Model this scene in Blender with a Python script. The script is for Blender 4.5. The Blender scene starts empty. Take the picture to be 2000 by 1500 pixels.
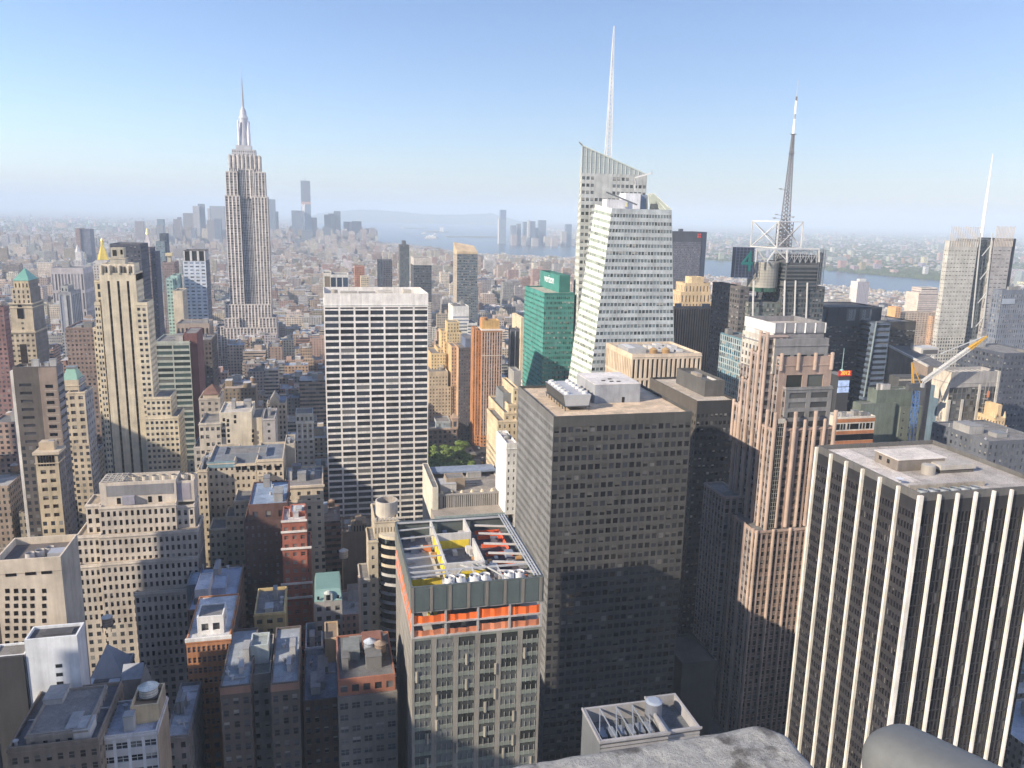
import bpy, math, random
import numpy as np
from mathutils import Vector, Matrix
R = math.radians
random.seed(7); rng = np.random.default_rng(7)
SC = bpy.context.scene; COL = SC.collection
# ------------------------------------------------------------------ camera, world, sun, exposure
CAM_H, FPX = 240.0, 1570.0                      # metres above the street; focal length in pixels of a 2000 px wide frame
YAW, PITCH, ROLL = R(13.56), R(11.88), R(1.33)  # +X is grid west, +Y is grid south, +Z is up
FW = np.array([math.sin(YAW)*math.cos(PITCH), math.cos(YAW)*math.cos(PITCH), -math.sin(PITCH)])
_rt = np.array([math.cos(YAW), -math.sin(YAW), 0.]); _up = np.cross(_rt, FW)
RT = math.cos(ROLL)*_rt + math.sin(ROLL)*_up; UP = -math.sin(ROLL)*_rt + math.cos(ROLL)*_up
cd = bpy.data.cameras.new('camera'); cam = bpy.data.objects.new('camera', cd); COL.objects.link(cam)
cd.sensor_width = 36; cd.lens = 36*FPX/2000; cd.clip_start = .1; cd.clip_end = 200000
cam.matrix_world = Matrix(((RT[0], UP[0], -FW[0], 0), (RT[1], UP[1], -FW[1], 0), (RT[2], UP[2], -FW[2], CAM_H), (0, 0, 0, 1)))
SC.camera = cam
SUN_AZ, SUN_EL = R(23.5), R(27)                 # azimuth from grid east towards grid north
sdir = Vector((-math.cos(SUN_AZ)*math.cos(SUN_EL), -math.sin(SUN_AZ)*math.cos(SUN_EL), math.sin(SUN_EL)))
w = bpy.data.worlds.new('World'); SC.world = w; w.use_nodes = True
nt = w.node_tree; sky = nt.nodes.new('ShaderNodeTexSky'); sky.sky_type = 'NISHITA'; sky.sun_disc = False
sky.sun_elevation = SUN_EL; sky.sun_rotation = -math.atan2(sdir.x, sdir.y)
sky.air_density = 1.0; sky.dust_density = .8; sky.ozone_density = 2.6; sky.altitude = 200
tn = nt.nodes.new('ShaderNodeMix'); tn.data_type = 'RGBA'; tn.blend_type = 'MULTIPLY'; tn.inputs[0].default_value = 1; tn.inputs[7].default_value = (.99, .995, 1.13, 1)
nt.links.new(sky.outputs[0], tn.inputs[6]); nt.links.new(tn.outputs[2], nt.nodes['Background'].inputs[0]); nt.nodes['Background'].inputs[1].default_value = .114
sl = bpy.data.lights.new('sun', 'SUN'); sl.energy = 5.0; sl.angle = R(.53); sl.color = (1, .88, .72)
so = bpy.data.objects.new('sun', sl); COL.objects.link(so); so.rotation_euler = sdir.to_track_quat('Z', 'Y').to_euler()
SC.view_settings.view_transform = 'Standard'; SC.view_settings.look = 'None'; SC.view_settings.exposure = .6; SC.view_settings.gamma = 1
cy = SC.cycles; cy.use_denoising = True; cy.max_bounces = 5; cy.diffuse_bounces = 2; cy.glossy_bounces = 2; cy.transmission_bounces = 2
cy.volume_bounces = 2; cy.use_adaptive_sampling = True; cy.adaptive_threshold = .03; cy.sample_clamp_indirect = 6
cy.caustics_reflective = False; cy.caustics_refractive = False
HAZE = 1.0e-4
# ------------------------------------------------------------------ picture geometry helpers (a pixel of the 2000x1500 photo <-> the world)
def ray(u, v): return FW + RT*(u-1000)/FPX + UP*(750-v)/FPX
def aty(u, v, Y): d = ray(u, v); t = Y/d[1]; return d[0]*t, CAM_H+d[2]*t       # point on the plane y=Y
def atz(u, v, z=0.): d = ray(u, v); t = (z-CAM_H)/d[2]; return d[0]*t, d[1]*t  # point on the level z
def P3(u, v, Y): x, z = aty(u, v, Y); return np.array([x, Y, z])
def _D(x, y, z, u): p = np.array([x, y, z-CAM_H]); return (p@RT)*FPX-(u-1000)*(p@FW)
def solx(u, y, z): a, b = _D(0, y, z, u), _D(1, y, z, u); return -a/(b-a)
def soly(u, x, z): a, b = _D(x, 0, z, u), _D(x, 1, z, u); return -a/(b-a)
def proj(p):
    p = np.asarray(p, float)-np.array([0, 0, CAM_H]); wz = np.maximum(p@FW, .01)
    return np.stack([1000+FPX*(p@RT)/wz, 750-FPX*(p@UP)/wz, wz], -1)
# ------------------------------------------------------------------ materials
def mat(name): m = bpy.data.materials.new(name); m.use_nodes = True; n = m.node_tree; return m, n, n.nodes['Principled BSDF']
def N(n, t, **k):
    x = n.nodes.new(t)
    for a, b in k.items(): setattr(x, a, b)
    return x
def M(n, op, a, b=None, c=None):
    x = N(n, 'ShaderNodeMath', operation=op)
    for i, s in enumerate((a, b, c)):
        if s is None: continue
        if isinstance(s, (int, float)): x.inputs[i].default_value = s
        else: n.links.new(s, x.inputs[i])
    return x.outputs[0]
def MIX(n, f, a, b, bt='MIX'):
    x = N(n, 'ShaderNodeMix', data_type='RGBA', blend_type=bt)
    for i, s in ((0, f), (6, a), (7, b)):
        if isinstance(s, (int, float)): x.inputs[i].default_value = s
        elif isinstance(s, tuple): x.inputs[i].default_value = (*s, 1)
        else: n.links.new(s, x.inputs[i])
    return x.outputs[2]
def attr(n, nm): return N(n, 'ShaderNodeAttribute', attribute_name=nm)
def noise(n, scale, detail=4, vec=None, rough=.6):
    x = N(n, 'ShaderNodeTexNoise'); x.inputs['Scale'].default_value = scale; x.inputs['Detail'].default_value = detail; x.inputs['Roughness'].default_value = rough
    if vec is not None: n.links.new(vec, x.inputs['Vector'])
    return x.outputs[0]
def scaled(n, vec, s):
    x = N(n, 'ShaderNodeMapping'); x.inputs['Scale'].default_value = s; n.links.new(vec, x.inputs['Vector']); return x.outputs[0]
def ramp(n, f, a, b, lo, hi):
    x = N(n, 'ShaderNodeMapRange'); n.links.new(f, x.inputs[0])
    for i, v in enumerate((a, b, lo, hi)): x.inputs[i+1].default_value = v
    return x.outputs[0]
def weather(n, col, pos, amt=.21):
    a = noise(n, .11, 5, pos); b = noise(n, 1., 5, scaled(n, pos, (.7, .7, .045)))
    f = M(n, 'ADD', ramp(n, a, .3, .7, -amt, amt), ramp(n, b, .3, .7, -amt*.8, amt*.6))
    g = M(n, 'ADD', f, 1.0)
    x = N(n, 'ShaderNodeVectorMath', operation='SCALE'); n.links.new(col, x.inputs[0]); n.links.new(g, x.inputs[3]); return x.outputs[0]
def mk_masonry(shaped):
    m, n, p = mat('masonry_patterned' if shaped else 'masonry'); geo = N(n, 'ShaderNodeNewGeometry'); pos = geo.outputs['Position']
    col = weather(n, attr(n, 'tint').outputs['Color'], pos)
    p.inputs['Roughness'].default_value = .88
    if shaped:   # rows of windows for walls too far off to model each opening: par = (bay, storey, width share)
        par = N(n, 'ShaderNodeSeparateXYZ'); n.links.new(attr(n, 'par').outputs['Vector'], par.inputs[0])
        sp = N(n, 'ShaderNodeSeparateXYZ'); n.links.new(pos, sp.inputs[0]); sn = N(n, 'ShaderNodeSeparateXYZ'); n.links.new(geo.outputs['True Normal'], sn.inputs[0])
        isx = M(n, 'GREATER_THAN', M(n, 'ABSOLUTE', sn.outputs[0]), .5); vert = M(n, 'LESS_THAN', M(n, 'ABSOLUTE', sn.outputs[2]), .5)
        hz = M(n, 'ADD', M(n, 'MULTIPLY', sp.outputs[0], M(n, 'SUBTRACT', 1., isx)), M(n, 'MULTIPLY', sp.outputs[1], isx))
        cu = M(n, 'DIVIDE', hz, M(n, 'MAXIMUM', par.outputs[0], .5)); cv = M(n, 'DIVIDE', sp.outputs[2], M(n, 'MAXIMUM', par.outputs[1], .5))
        fu = M(n, 'FRACT', cu); fv = M(n, 'FRACT', cv)
        inu = M(n, 'LESS_THAN', M(n, 'ABSOLUTE', M(n, 'SUBTRACT', fu, .5)), M(n, 'MULTIPLY', par.outputs[2], .5))
        inv = M(n, 'LESS_THAN', M(n, 'ABSOLUTE', M(n, 'SUBTRACT', fv, .55)), M(n, 'ADD', .26, M(n, 'MULTIPLY', M(n, 'GREATER_THAN', par.outputs[2], .93), -.02)))
        on = M(n, 'MULTIPLY', M(n, 'MULTIPLY', inu, inv), M(n, 'MULTIPLY', vert, M(n, 'GREATER_THAN', par.outputs[0], .1)))
        cmb = N(n, 'ShaderNodeCombineXYZ'); n.links.new(M(n, 'FLOOR', cu), cmb.inputs[0]); n.links.new(M(n, 'FLOOR', cv), cmb.inputs[1]); n.links.new(isx, cmb.inputs[2])
        wn = N(n, 'ShaderNodeTexWhiteNoise', noise_dimensions='3D'); n.links.new(cmb.outputs[0], wn.inputs[0])
        gl = MIX(n, M(n, 'POWER', wn.outputs[0], 5.), (.03, .035, .045), (.3, .29, .27))
        col = MIX(n, on, col, gl); n.links.new(ramp(n, on, 0, 1, .88, .25), p.inputs['Roughness'])
    n.links.new(col, p.inputs['Base Color']); return m
M_PAT, M_WALL = mk_masonry(True), mk_masonry(False)
def mk_glass():
    m, n, p = mat('window_glass'); rnd = attr(n, 'rnd').outputs['Fac']; t = attr(n, 'tint').outputs['Color']
    blind = M(n, 'GREATER_THAN', rnd, .93); dim = ramp(n, rnd, 0, .93, .3, 2.0)
    x = N(n, 'ShaderNodeVectorMath', operation='SCALE'); n.links.new(t, x.inputs[0]); n.links.new(dim, x.inputs[3])
    bl = MIX(n, .72, x.outputs[0], (.17, .165, .155)); c = MIX(n, blind, x.outputs[0], bl)
    n.links.new(c, p.inputs['Base Color']); p.inputs['Roughness'].default_value = .12; n.links.new(ramp(n, blind, 0, 1, .1, .35), p.inputs['Roughness'])
    p.inputs['Specular IOR Level'].default_value = .6
    return m
M_GLASS = mk_glass()
def mk_roof():
    m, n, p = mat('roof_membrane'); pos = N(n, 'ShaderNodeNewGeometry').outputs['Position']
    a = noise(n, .22, 6, pos, .7); b = noise(n, 1.4, 4, pos)
    f = M(n, 'ADD', ramp(n, a, .3, .7, .72, 1.2), ramp(n, b, .35, .65, -.1, .1))
    vo = N(n, 'ShaderNodeTexVoronoi', distance='CHEBYCHEV'); vo.inputs['Scale'].default_value = .21; n.links.new(pos, vo.inputs['Vector']); sv = N(n, 'ShaderNodeSeparateColor'); n.links.new(vo.outputs['Color'], sv.inputs[0])
    f = M(n, 'ADD', f, ramp(n, sv.outputs[0], 0, 1, -.16, .12)); br_ = N(n, 'ShaderNodeTexBrick'); n.links.new(scaled(n, pos, (1, 1, 0)), br_.inputs['Vector']); br_.inputs['Scale'].default_value = .42; br_.inputs['Mortar Size'].default_value = .018; br_.inputs['Color1'].default_value = br_.inputs['Color2'].default_value = (1, 1, 1, 1); br_.inputs['Mortar'].default_value = (.72, .72, .72, 1)
    x = N(n, 'ShaderNodeVectorMath', operation='SCALE'); n.links.new(attr(n, 'tint').outputs['Color'], x.inputs[0]); n.links.new(f, x.inputs[3])
    n.links.new(MIX(n, 1., x.outputs[0], br_.outputs[0], 'MULTIPLY'), p.inputs['Base Color']); p.inputs['Roughness'].default_value = .93; return m
M_ROOF = mk_roof()
def mk_metal():
    m, n, p = mat('painted_metal'); pos = N(n, 'ShaderNodeNewGeometry').outputs['Position']
    n.links.new(weather(n, attr(n, 'tint').outputs['Color'], pos, .1), p.inputs['Base Color']); p.inputs['Roughness'].default_value = .45; p.inputs['Metallic'].default_value = .15; return m
M_METAL = mk_metal()
def flat(name, col, rough=.8, sc=.02, amt=.25, col2=None, emit=0):
    m, n, p = mat(name); pos = N(n, 'ShaderNodeNewGeometry').outputs['Position']; f = noise(n, sc, 8, pos, .65)
    c = MIX(n, ramp(n, f, .35, .65, 0, 1), tuple(k*(1-amt) for k in col), col2 or tuple(k*(1+amt) for k in col))
    n.links.new(c, p.inputs['Base Color']); p.inputs['Roughness'].default_value = rough
    if emit: n.links.new(c, p.inputs['Emission Color']); p.inputs['Emission Strength'].default_value = emit
    return m
# ------------------------------------------------------------------ mesh building
class MB:
    """collects quads and polygons with a tint each and links them as ONE mesh object"""
    def __init__(s): s.v = []; s.ls = []; s.n = 0; s.t = []; s.p = []; s.r = []
    def quads(s, q, tint=(.5, .5, .5), par=(0, 0, 0), rnd=None):
        q = np.asarray(q, float).reshape(-1, 4, 3); k = len(q)
        if not k: return
        s.v.append(q.reshape(-1, 3)); s.ls.append(np.full(k, 4)); t = np.asarray(tint, float)
        s.t.append(np.broadcast_to(t, (k, 3)) if t.ndim == 1 else t); s.p.append(np.broadcast_to(np.asarray(par, float), (k, 3)))
        s.r.append(np.zeros(k) if rnd is None else np.asarray(rnd, float))
    def poly(s, pts, tint=(.5, .5, .5), par=(0, 0, 0)):
        pts = np.asarray(pts, float); s.v.append(pts); s.ls.append(np.array([len(pts)])); s.t.append(np.array([tint], float)); s.p.append(np.array([par], float)); s.r.append(np.zeros(1))
    def box(s, x0, x1, y0, y1, z0, z1, tint=(.5, .5, .5), par=(0, 0, 0), skip=''):
        a, b, c, d = (x0, y0), (x1, y0), (x1, y1), (x0, y1); q = []
        for k, (p, r) in zip('NWSE', ((a, b), (b, c), (c, d), (d, a))):
            if k not in skip: q.append([(*p, z0), (*r, z0), (*r, z1), (*p, z1)])
        if 'T' not in skip: q.append([(*a, z1), (*b, z1), (*c, z1), (*d, z1)])
        if 'B' not in skip: q.append([(*d, z0), (*c, z0), (*b, z0), (*a, z0)])
        s.quads(q, tint, par)
    def prism(s, pts, z0, z1, tint=(.5, .5, .5), par=(0, 0, 0), cap=True):   # pts anticlockwise seen from above
        k = len(pts); z0 = z0 if hasattr(z0, '__len__') else [z0]*k; z1 = z1 if hasattr(z1, '__len__') else [z1]*k
        s.quads([[(*pts[i], z0[i]), (*pts[(i+1) % k], z0[(i+1) % k]), (*pts[(i+1) % k], z1[(i+1) % k]), (*pts[i], z1[i])] for i in range(k)], tint, par)
        if cap: s.poly([(*p, z) for p, z in zip(pts, z1)], tint); s.poly([(*p, z) for p, z in zip(pts, z0)][::-1], tint)
    def cyl(s, c, r0, r1, z0, z1, n=16, tint=(.5, .5, .5), cap=True, ph=0.):
        ang = [ph+2*math.pi*i/n for i in range(n)]
        a = [(c[0]+r0*math.cos(t), c[1]+r0*math.sin(t), z0) for t in ang]; b = [(c[0]+r1*math.cos(t), c[1]+r1*math.sin(t), z1) for t in ang]
        s.quads([[a[i], a[(i+1) % n], b[(i+1) % n], b[i]] for i in range(n)], tint)
        if cap:
            if r1 > .02: s.poly(b, tint)
            s.poly(a[::-1], tint)
    def beam(s, p, q, wd, tint=(.5, .5, .5), wd2=None):
        p, q = Vector(p), Vector(q); d = (q-p)
        if d.length < 1e-6: return
        d.normalize(); a = d.cross(Vector((0, 0, 1)) if abs(d.z) < .95 else Vector((1, 0, 0))).normalized(); b = d.cross(a); h = wd/2; h2 = (wd2 or wd)/2
        A = [p+a*i*h+b*j*h for i, j in ((-1, -1), (1, -1), (1, 1), (-1, 1))]; B = [q+a*i*h2+b*j*h2 for i, j in ((-1, -1), (1, -1), (1, 1), (-1, 1))]
        qs = [[A[i], A[(i+1) % 4], B[(i+1) % 4], B[i]] for i in range(4)]+[A[::-1], B]
        s.quads([[tuple(v) for v in f] for f in qs], tint)
    def empty(s): return not s.v
    def mesh(s, name):
        v = np.concatenate(s.v); ls = np.concatenate(s.ls).astype(np.int32); me = bpy.data.meshes.new(name)
        me.vertices.add(len(v)); me.vertices.foreach_set('co', v.ravel().astype(np.float32))
        me.loops.add(len(v)); me.loops.foreach_set('vertex_index', np.arange(len(v), dtype=np.int32))
        me.polygons.add(len(ls)); me.polygons.foreach_set('loop_start', np.concatenate([[0], np.cumsum(ls)[:-1]]).astype(np.int32))
        me.update(calc_edges=True)
        t = np.concatenate(s.t); a = me.attributes.new('tint', 'FLOAT_COLOR', 'FACE'); a.data.foreach_set('color', np.c_[t, np.ones(len(t))].ravel().astype(np.float32))
        p = np.concatenate(s.p)
        if p.any(): a = me.attributes.new('par', 'FLOAT_VECTOR', 'FACE'); a.data.foreach_set('vector', p.ravel().astype(np.float32))
        r = np.concatenate(s.r); a = me.attributes.new('rnd', 'FLOAT', 'FACE'); a.data.foreach_set('value', r.astype(np.float32))
        return me
    def build(s, name, material, parent=None):
        if s.empty(): return None
        me = s.mesh(name); me.materials.append(material); o = bpy.data.objects.new(name, me); COL.objects.link(o)
        if parent is not None:
            o.parent = parent; top = parent.parent or parent
            o.matrix_parent_inverse = Matrix.Translation(-Vector(top.location))
            if top is not parent: o.matrix_parent_inverse = Matrix()
        return o
def tag(o, label=None, cat=None, group=None, kind=None):
    for k, v in (('label', label), ('category', cat), ('group', group), ('kind', kind)):
        if v: o[k] = v
    return o
def thing(name, label, cat, loc=(0, 0, 0), group=None):
    o = bpy.data.objects.new(name, None); COL.objects.link(o); o.location = loc; o.empty_display_size = .1; return tag(o, label, cat, group)
def facade(W, G, bl, br, tr, tl, sp, zlow=None):
    """a wall face between four corners with real openings: ring, reveal and a pane set back in each"""
    bl, br, tr, tl = (np.asarray(p, float) for p in (bl, br, tr, tl)); tint = sp['t']
    wd = np.linalg.norm(br-bl); ht = np.linalg.norm(tl-bl)
    if 'bay' not in sp or wd < min(sp['bay'], 4)*.7 or ht < 3: W.quads([[bl, br, tr, tl]], tint, sp.get('par', (0, 0, 0))); return
    nrm = np.cross(br-bl, tl-bl); nrm /= np.linalg.norm(nrm)
    e, top, bot = sp.get('end', 0)/wd, sp.get('top', 1.2)/ht, sp.get('bot', 0)/ht
    nb = max(1, round(wd*(1-2*e)/sp['bay'])); nf = max(1, round(ht*(1-top-bot)/sp['flr']))
    wf, hf, d = sp.get('wf', .5), sp.get('hf', .5), sp.get('d', .3); off = sp.get('off', (1-hf)/2)
    f = lambda s, t: (bl*(1-s)[..., None]+br*s[..., None])*(1-t)[..., None]+(tl*(1-s)[..., None]+tr*s[..., None])*t[..., None]
    A = lambda a: np.asarray(a, float)
    def Q(s0, s1, t0, t1): s0, s1, t0, t1 = np.broadcast_arrays(A(s0), A(s1), A(t0), A(t1)); return np.stack([f(s0, t0), f(s1, t0), f(s1, t1), f(s0, t1)], -2).reshape(-1, 4, 3)
    for a in ((0, 1, 0, bot), (0, 1, 1-top, 1), (0, e, bot, 1-top), (1-e, 1, bot, 1-top)):
        if a[1]-a[0] > 1e-6 and a[3]-a[2] > 1e-6: W.quads(Q(*a), tint)
    I, J = np.meshgrid(np.arange(nb), np.arange(nf)); I, J = I.ravel(), J.ravel()
    ds, dt = (1-2*e)/nb, (1-top-bot)/nf
    if sp.get('keep'): k = np.array([bool(sp['keep'](i, j, nb, nf)) for i, j in zip(I, J)])
    else: k = np.ones(len(I), bool)
    s0, t0 = e+I*ds, bot+J*dt
    if (~k).any(): W.quads(Q(s0[~k], s0[~k]+ds, t0[~k], t0[~k]+dt), tint)
    s0, t0 = s0[k], t0[k]; a0, a1 = s0+ds*(1-wf)/2, s0+ds*(1+wf)/2; c0, c1 = t0+dt*off, t0+dt*(off+hf)
    pier = sp.get('pier', tint); span = sp.get('span', tint)
    if wf < .995: W.quads(Q(s0, a0, t0, t0+dt), pier); W.quads(Q(a1, s0+ds, t0, t0+dt), pier)
    sd = sp.get('sd', 0)   # spandrels may lie back between the piers
    for b in ((t0, c0), (c1, t0+dt)): W.quads(Q(a0, a1, *b)-nrm*sd, span)
    ins = Q(a0, a1, c0, c1); back = ins-nrm*d
    for i in range(4): j = (i+1) % 4; W.quads(np.stack([ins[:, i], ins[:, j], back[:, j], back[:, i]], 1), pier)
    if sd:
        full = Q(a0, a1, t0, t0+dt)
        for i, j in ((1, 2), (3, 0)): W.quads(np.stack([full[:, i], full[:, j], full[:, j]-nrm*sd, full[:, i]-nrm*sd], 1), pier)
    pb = sp.get('bl', .3)
    if pb and hf < .8 and wf < .9 and wd/max(nb, 1) < 7:
        kb = rng.random(len(back)) < pb
        if kb.any():
            bq = back[kb]+nrm*.05; fr = rng.uniform(.25, .75, kb.sum())[:, None]; lo0, lo1 = bq[:, 3]*(fr)+bq[:, 0]*(1-fr), bq[:, 2]*fr+bq[:, 1]*(1-fr)
            bt = np.array([.30, .285, .26])*rng.uniform(.35, 1.25, (kb.sum(), 1))*sp.get('bk', 1.); W.quads(np.stack([lo0, lo1, bq[:, 2], bq[:, 3]], 1), bt)
    if sp.get('sash'):
        mid = (back[:, 0]+back[:, 3])/2, (back[:, 1]+back[:, 2])/2; up_ = (tl-bl)/ht*.07; W.quads(np.stack([mid[0]-up_, mid[1]-up_, mid[1]+up_, mid[0]+up_], 1)+nrm*.08, tuple(min(.6, k*1.2) for k in tint))
        if wf*wd/nb > 1.6:
            m0, m1 = (back[:, 0]+back[:, 1])/2, (back[:, 3]+back[:, 2])/2; rt_ = (br-bl)/wd*.06; W.quads(np.stack([m0-rt_, m0+rt_, m1+rt_, m1-rt_], 1)+nrm*.085, tuple(min(.6, k*1.2) for k in tint))
    G.append((back, np.asarray(sp.get('g', (.035, .042, .055)), float), rng.random(len(back))**sp.get('rp', 1.)))
ALL = []
class Bld:
    """a building: walls, roofs, windows and whatever stands fixed on it, children of one Empty at its foot"""
    def __init__(s, name, label, ref=None, cat='building', group=None):
        s.name, s.label, s.ref, s.cat, s.group = name, label, ref, cat, group
        s.W, s.Wp, s.Rf, s.G, s.parts, s.boxes = MB(), MB(), MB(), [], [], []; ALL.append(s)
    def box(s, x0, x1, y0, y1, z0, z1, sp, roof=(.22, .21, .2), par=1.0, side=None, zf=None, vis='', walls='NEWS'):
        z0 = max(z0, 0.); s.boxes.append((x0, x1, y0, y1, z0, z1))
        side = side or sp; zf = z0 if zf is None else max(z0, min(zf, z1-3)); xm = (x0+x1)/2
        cs = dict(N=((x0, y0), (x1, y0)), W=((x1, y0), (x1, y1)), S=((x1, y1), (x0, y1)), E=((x0, y1), (x0, y0)))
        see = set(vis) if vis else {'N', 'E' if x0 > 0 else 'N', 'W' if x1 < 0 else 'N'}
        for k in walls:
            (a, b) = cs[k]; q = sp if k in 'NS' else side
            if k in see:
                if zf > z0+.5: s.Wp.quads([[(*a, z0), (*b, z0), (*b, zf), (*a, zf)]], q['t'], q.get('par', (3.2, 3.6, .5)))
                facade(s.W, s.G, (*a, zf), (*b, zf), (*b, z1), (*a, z1), q)
            else: s.Wp.quads([[(*a, z0), (*b, z0), (*b, z1), (*a, z1)]], q['t'], q.get('par', (q.get('bay', 3.2), q.get('flr', 3.6), q.get('wf', .5)) if 'bay' in q else (0, 0, 0)))
        if 'bay' in sp and par > .3 and sum(sp['t']) > .55 and y0 < 700 and z1-z0 > 12:   # a projecting string course under the coping
            h0, h1, o_ = z1-sp.get('top', 1.2)*.75, z1-sp.get('top', 1.2)*.75+.5, .28; cc_ = tuple(min(.75, k*1.08) for k in sp['t'])
            s.W.box(x0-o_, x1+o_, y0-o_, y0, h0, h1, cc_, skip='S')
            if 'E' in see: s.W.box(x0-o_, x0, y0, y1, h0, h1, cc_, skip='WN')
            if 'W' in see: s.W.box(x1, x1+o_, y0, y1, h0, h1, cc_, skip='EN')
        t = .45 if min(x1-x0, y1-y0) > 4 else .15; tc = sp.get('cop', tuple(min(.8, k*1.1) for k in sp['t'])); zr = z1-par
        if par > .05:
            i0, i1, j0, j1 = x0+t, x1-t, y0+t, y1-t
            s.W.quads([[(x0, y0, z1), (x1, y0, z1), (i1, j0, z1), (i0, j0, z1)], [(x1, y0, z1), (x1, y1, z1), (i1, j1, z1), (i1, j0, z1)], [(x1, y1, z1), (x0, y1, z1), (i0, j1, z1), (i1, j1, z1)], [(x0, y1, z1), (x0, y0, z1), (i0, j0, z1), (i0, j1, z1)]], tc)
            s.W.quads([[(i1, j0, zr), (i0, j0, zr), (i0, j0, z1), (i1, j0, z1)], [(i1, j1, zr), (i1, j0, zr), (i1, j0, z1), (i1, j1, z1)], [(i0, j1, zr), (i1, j1, zr), (i1, j1, z1), (i0, j1, z1)], [(i0, j0, zr), (i0, j1, zr), (i0, j1, z1), (i0, j0, z1)]], sp['t'])
        else: i0, i1, j0, j1 = x0, x1, y0, y1
        if roof is not None: s.part('roof', M_ROOF).quads([[(i0, j0, zr), (i1, j0, zr), (i1, j1, zr), (i0, j1, zr)]], roof)
        return dict(x0=x0, x1=x1, y0=y0, y1=y1, z=z1, zr=zr)
    def tier(s, Y, uL, vL, uR, D, sp, zb=0., vb=None, right=False, **k):
        """a box whose north top edge runs from photo pixel (uL,vL) to column uR at distance Y (right=True: vL belongs to uR)"""
        if right: xb, z = aty(uR, vL, Y); xa = solx(uL, Y, z)
        else: xa, z = aty(uL, vL, Y); xb = solx(uR, Y, z)
        if vb: k['zf'] = aty((uL+uR)/2, vb, Y)[1]
        return s.box(xa, xb, Y, Y+D, zb, z, sp, **k)
    def part(s, name, material=None, label=None, up=None):
        m = MB(); s.parts.append((name, m, material or M_METAL, label, up)); return m
    def units(s, t, n=4, seed=0, big=1.):
        r = random.Random(seed or len(ALL)); X, Yy = t['x1']-t['x0'], t['y1']-t['y0']
        for i in range(n):
            wx, wy, h = r.uniform(.1, .28)*X*big, r.uniform(.12, .3)*Yy*big, r.uniform(1.6, 4.6); x, y = t['x0']+1+r.random()*max(.1, X-wx-2), t['y0']+1+r.random()*max(.1, Yy-wy-2)
            g = r.uniform(.18, .5); m = s.part('bulkhead' if h > 2.6 else 'roof_unit', M_WALL if h > 2.6 else M_METAL); m.box(x, x+wx, y, y+wy, t['zr']+.02, t['zr']+h, (g, g*.97, g*.93), skip='B')
            m.box(x-.12, x+wx+.12, y-.12, y+wy+.12, t['zr']+h, t['zr']+h+.2, (g*.8,)*3)
        for i in range(n+3 if t['y0'] < 420 else n):
            m = s.part(('roof_duct', 'vent_pipe')[i % 2 == 0])
            x, y = t['x0']+1+r.random()*(X-2), t['y0']+1+r.random()*(Yy-2); L = r.uniform(.15, .5)
            if i % 3 == 0 and t['y0'] < 420: k = s.part('roof_vent'); k.cyl((x, y), .45, .45, t['zr'], t['zr']+1.1, 10, (.5, .5, .5)); k.cyl((x, y), .7, .7, t['zr']+1.1, t['zr']+1.35, 10, (.45, .45, .45))
            if i % 2: m.beam((x, y, t['zr']+.4), (min(x+L*X, t['x1']-.6), y, t['zr']+.4), .35, (.4, .4, .4))
            else: m.beam((x, y, t['zr']), (x, y, t['zr']+r.uniform(1, 3.5)), .3, (.5, .5, .5))
    def done(s):
        B = np.array(s.boxes) if s.boxes else np.zeros((1, 6)); x, y = (B[:, 0].min()+B[:, 1].max())/2, (B[:, 2].min()+B[:, 3].max())/2
        r = thing(s.name, s.label, s.cat, (x, y, 0), s.group); s.root = r
        s.W.build('wall', M_WALL, r); s.Wp.build('wall' if s.W.empty() else 'rear_wall', M_PAT, r); s.Rf.build('roof', M_ROOF, r)
        made = {}
        for nm, m, mt, lb, up in s.parts:
            o = m.build(nm, mt, made.get(id(up), r)); made[id(m)] = o
            if o and lb: o['label'] = lb
        if s.G:
            q = np.concatenate([g[0] for g in s.G]); t = np.concatenate([np.broadcast_to(g[1], (len(g[0]), 3)) for g in s.G]); rn = np.concatenate([g[2] for g in s.G])
            p = proj(q)[..., :2]*.512; a, b = p[:, 2]-p[:, 0], p[:, 3]-p[:, 1]; ar = abs(a[:, 0]*b[:, 1]-a[:, 1]*b[:, 0])/2
            c = p.mean(1); ins = (c[:, 0] > 0) & (c[:, 0] < 1024) & (c[:, 1] > 0) & (c[:, 1] < 768); ar = np.where(ins, ar, 0)
            sel = list(range(len(q))) if len(q) <= 100 else [i for i in np.argsort(-ar)[:100] if ar[i] > 9.]
            for i in sel: m = MB(); m.quads(q[i:i+1], t[i], rnd=rn[i:i+1]); m.build('window', M_GLASS, r)
            rest = np.ones(len(q), bool); rest[sel] = False
            if rest.any():
                m = MB(); m.quads(q[rest], t[rest], rnd=rn[rest]); o = m.build('glazing', M_GLASS, r)
                if o: o['kind'] = 'stuff'
        return r
M_NET = mk_masonry(False); M_NET.name = 'netting'
M_GOLD = flat('gold_leaf', (.85, .60, .12), .3, .3, .1); M_GOLD.node_tree.nodes['Principled BSDF'].inputs['Metallic'].default_value = .6
M_RED = flat('red_sign_paint', (.55, .03, .02), .5, .5, .1); M_LED = flat('orange_lamps', (1., .32, .04), .5, .5, .05, None, 1.3); M_SCREEN = flat('lit_screen', (.45, .58, .85), .4, .4, .3, None, .12)
M_TEALSIGN = flat('teal_sign', (.015, .17, .16), .5, .5, .1); M_WHITEPAINT = flat('white_sign_paint', (.8, .8, .8), .5, .5, .05)
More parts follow.
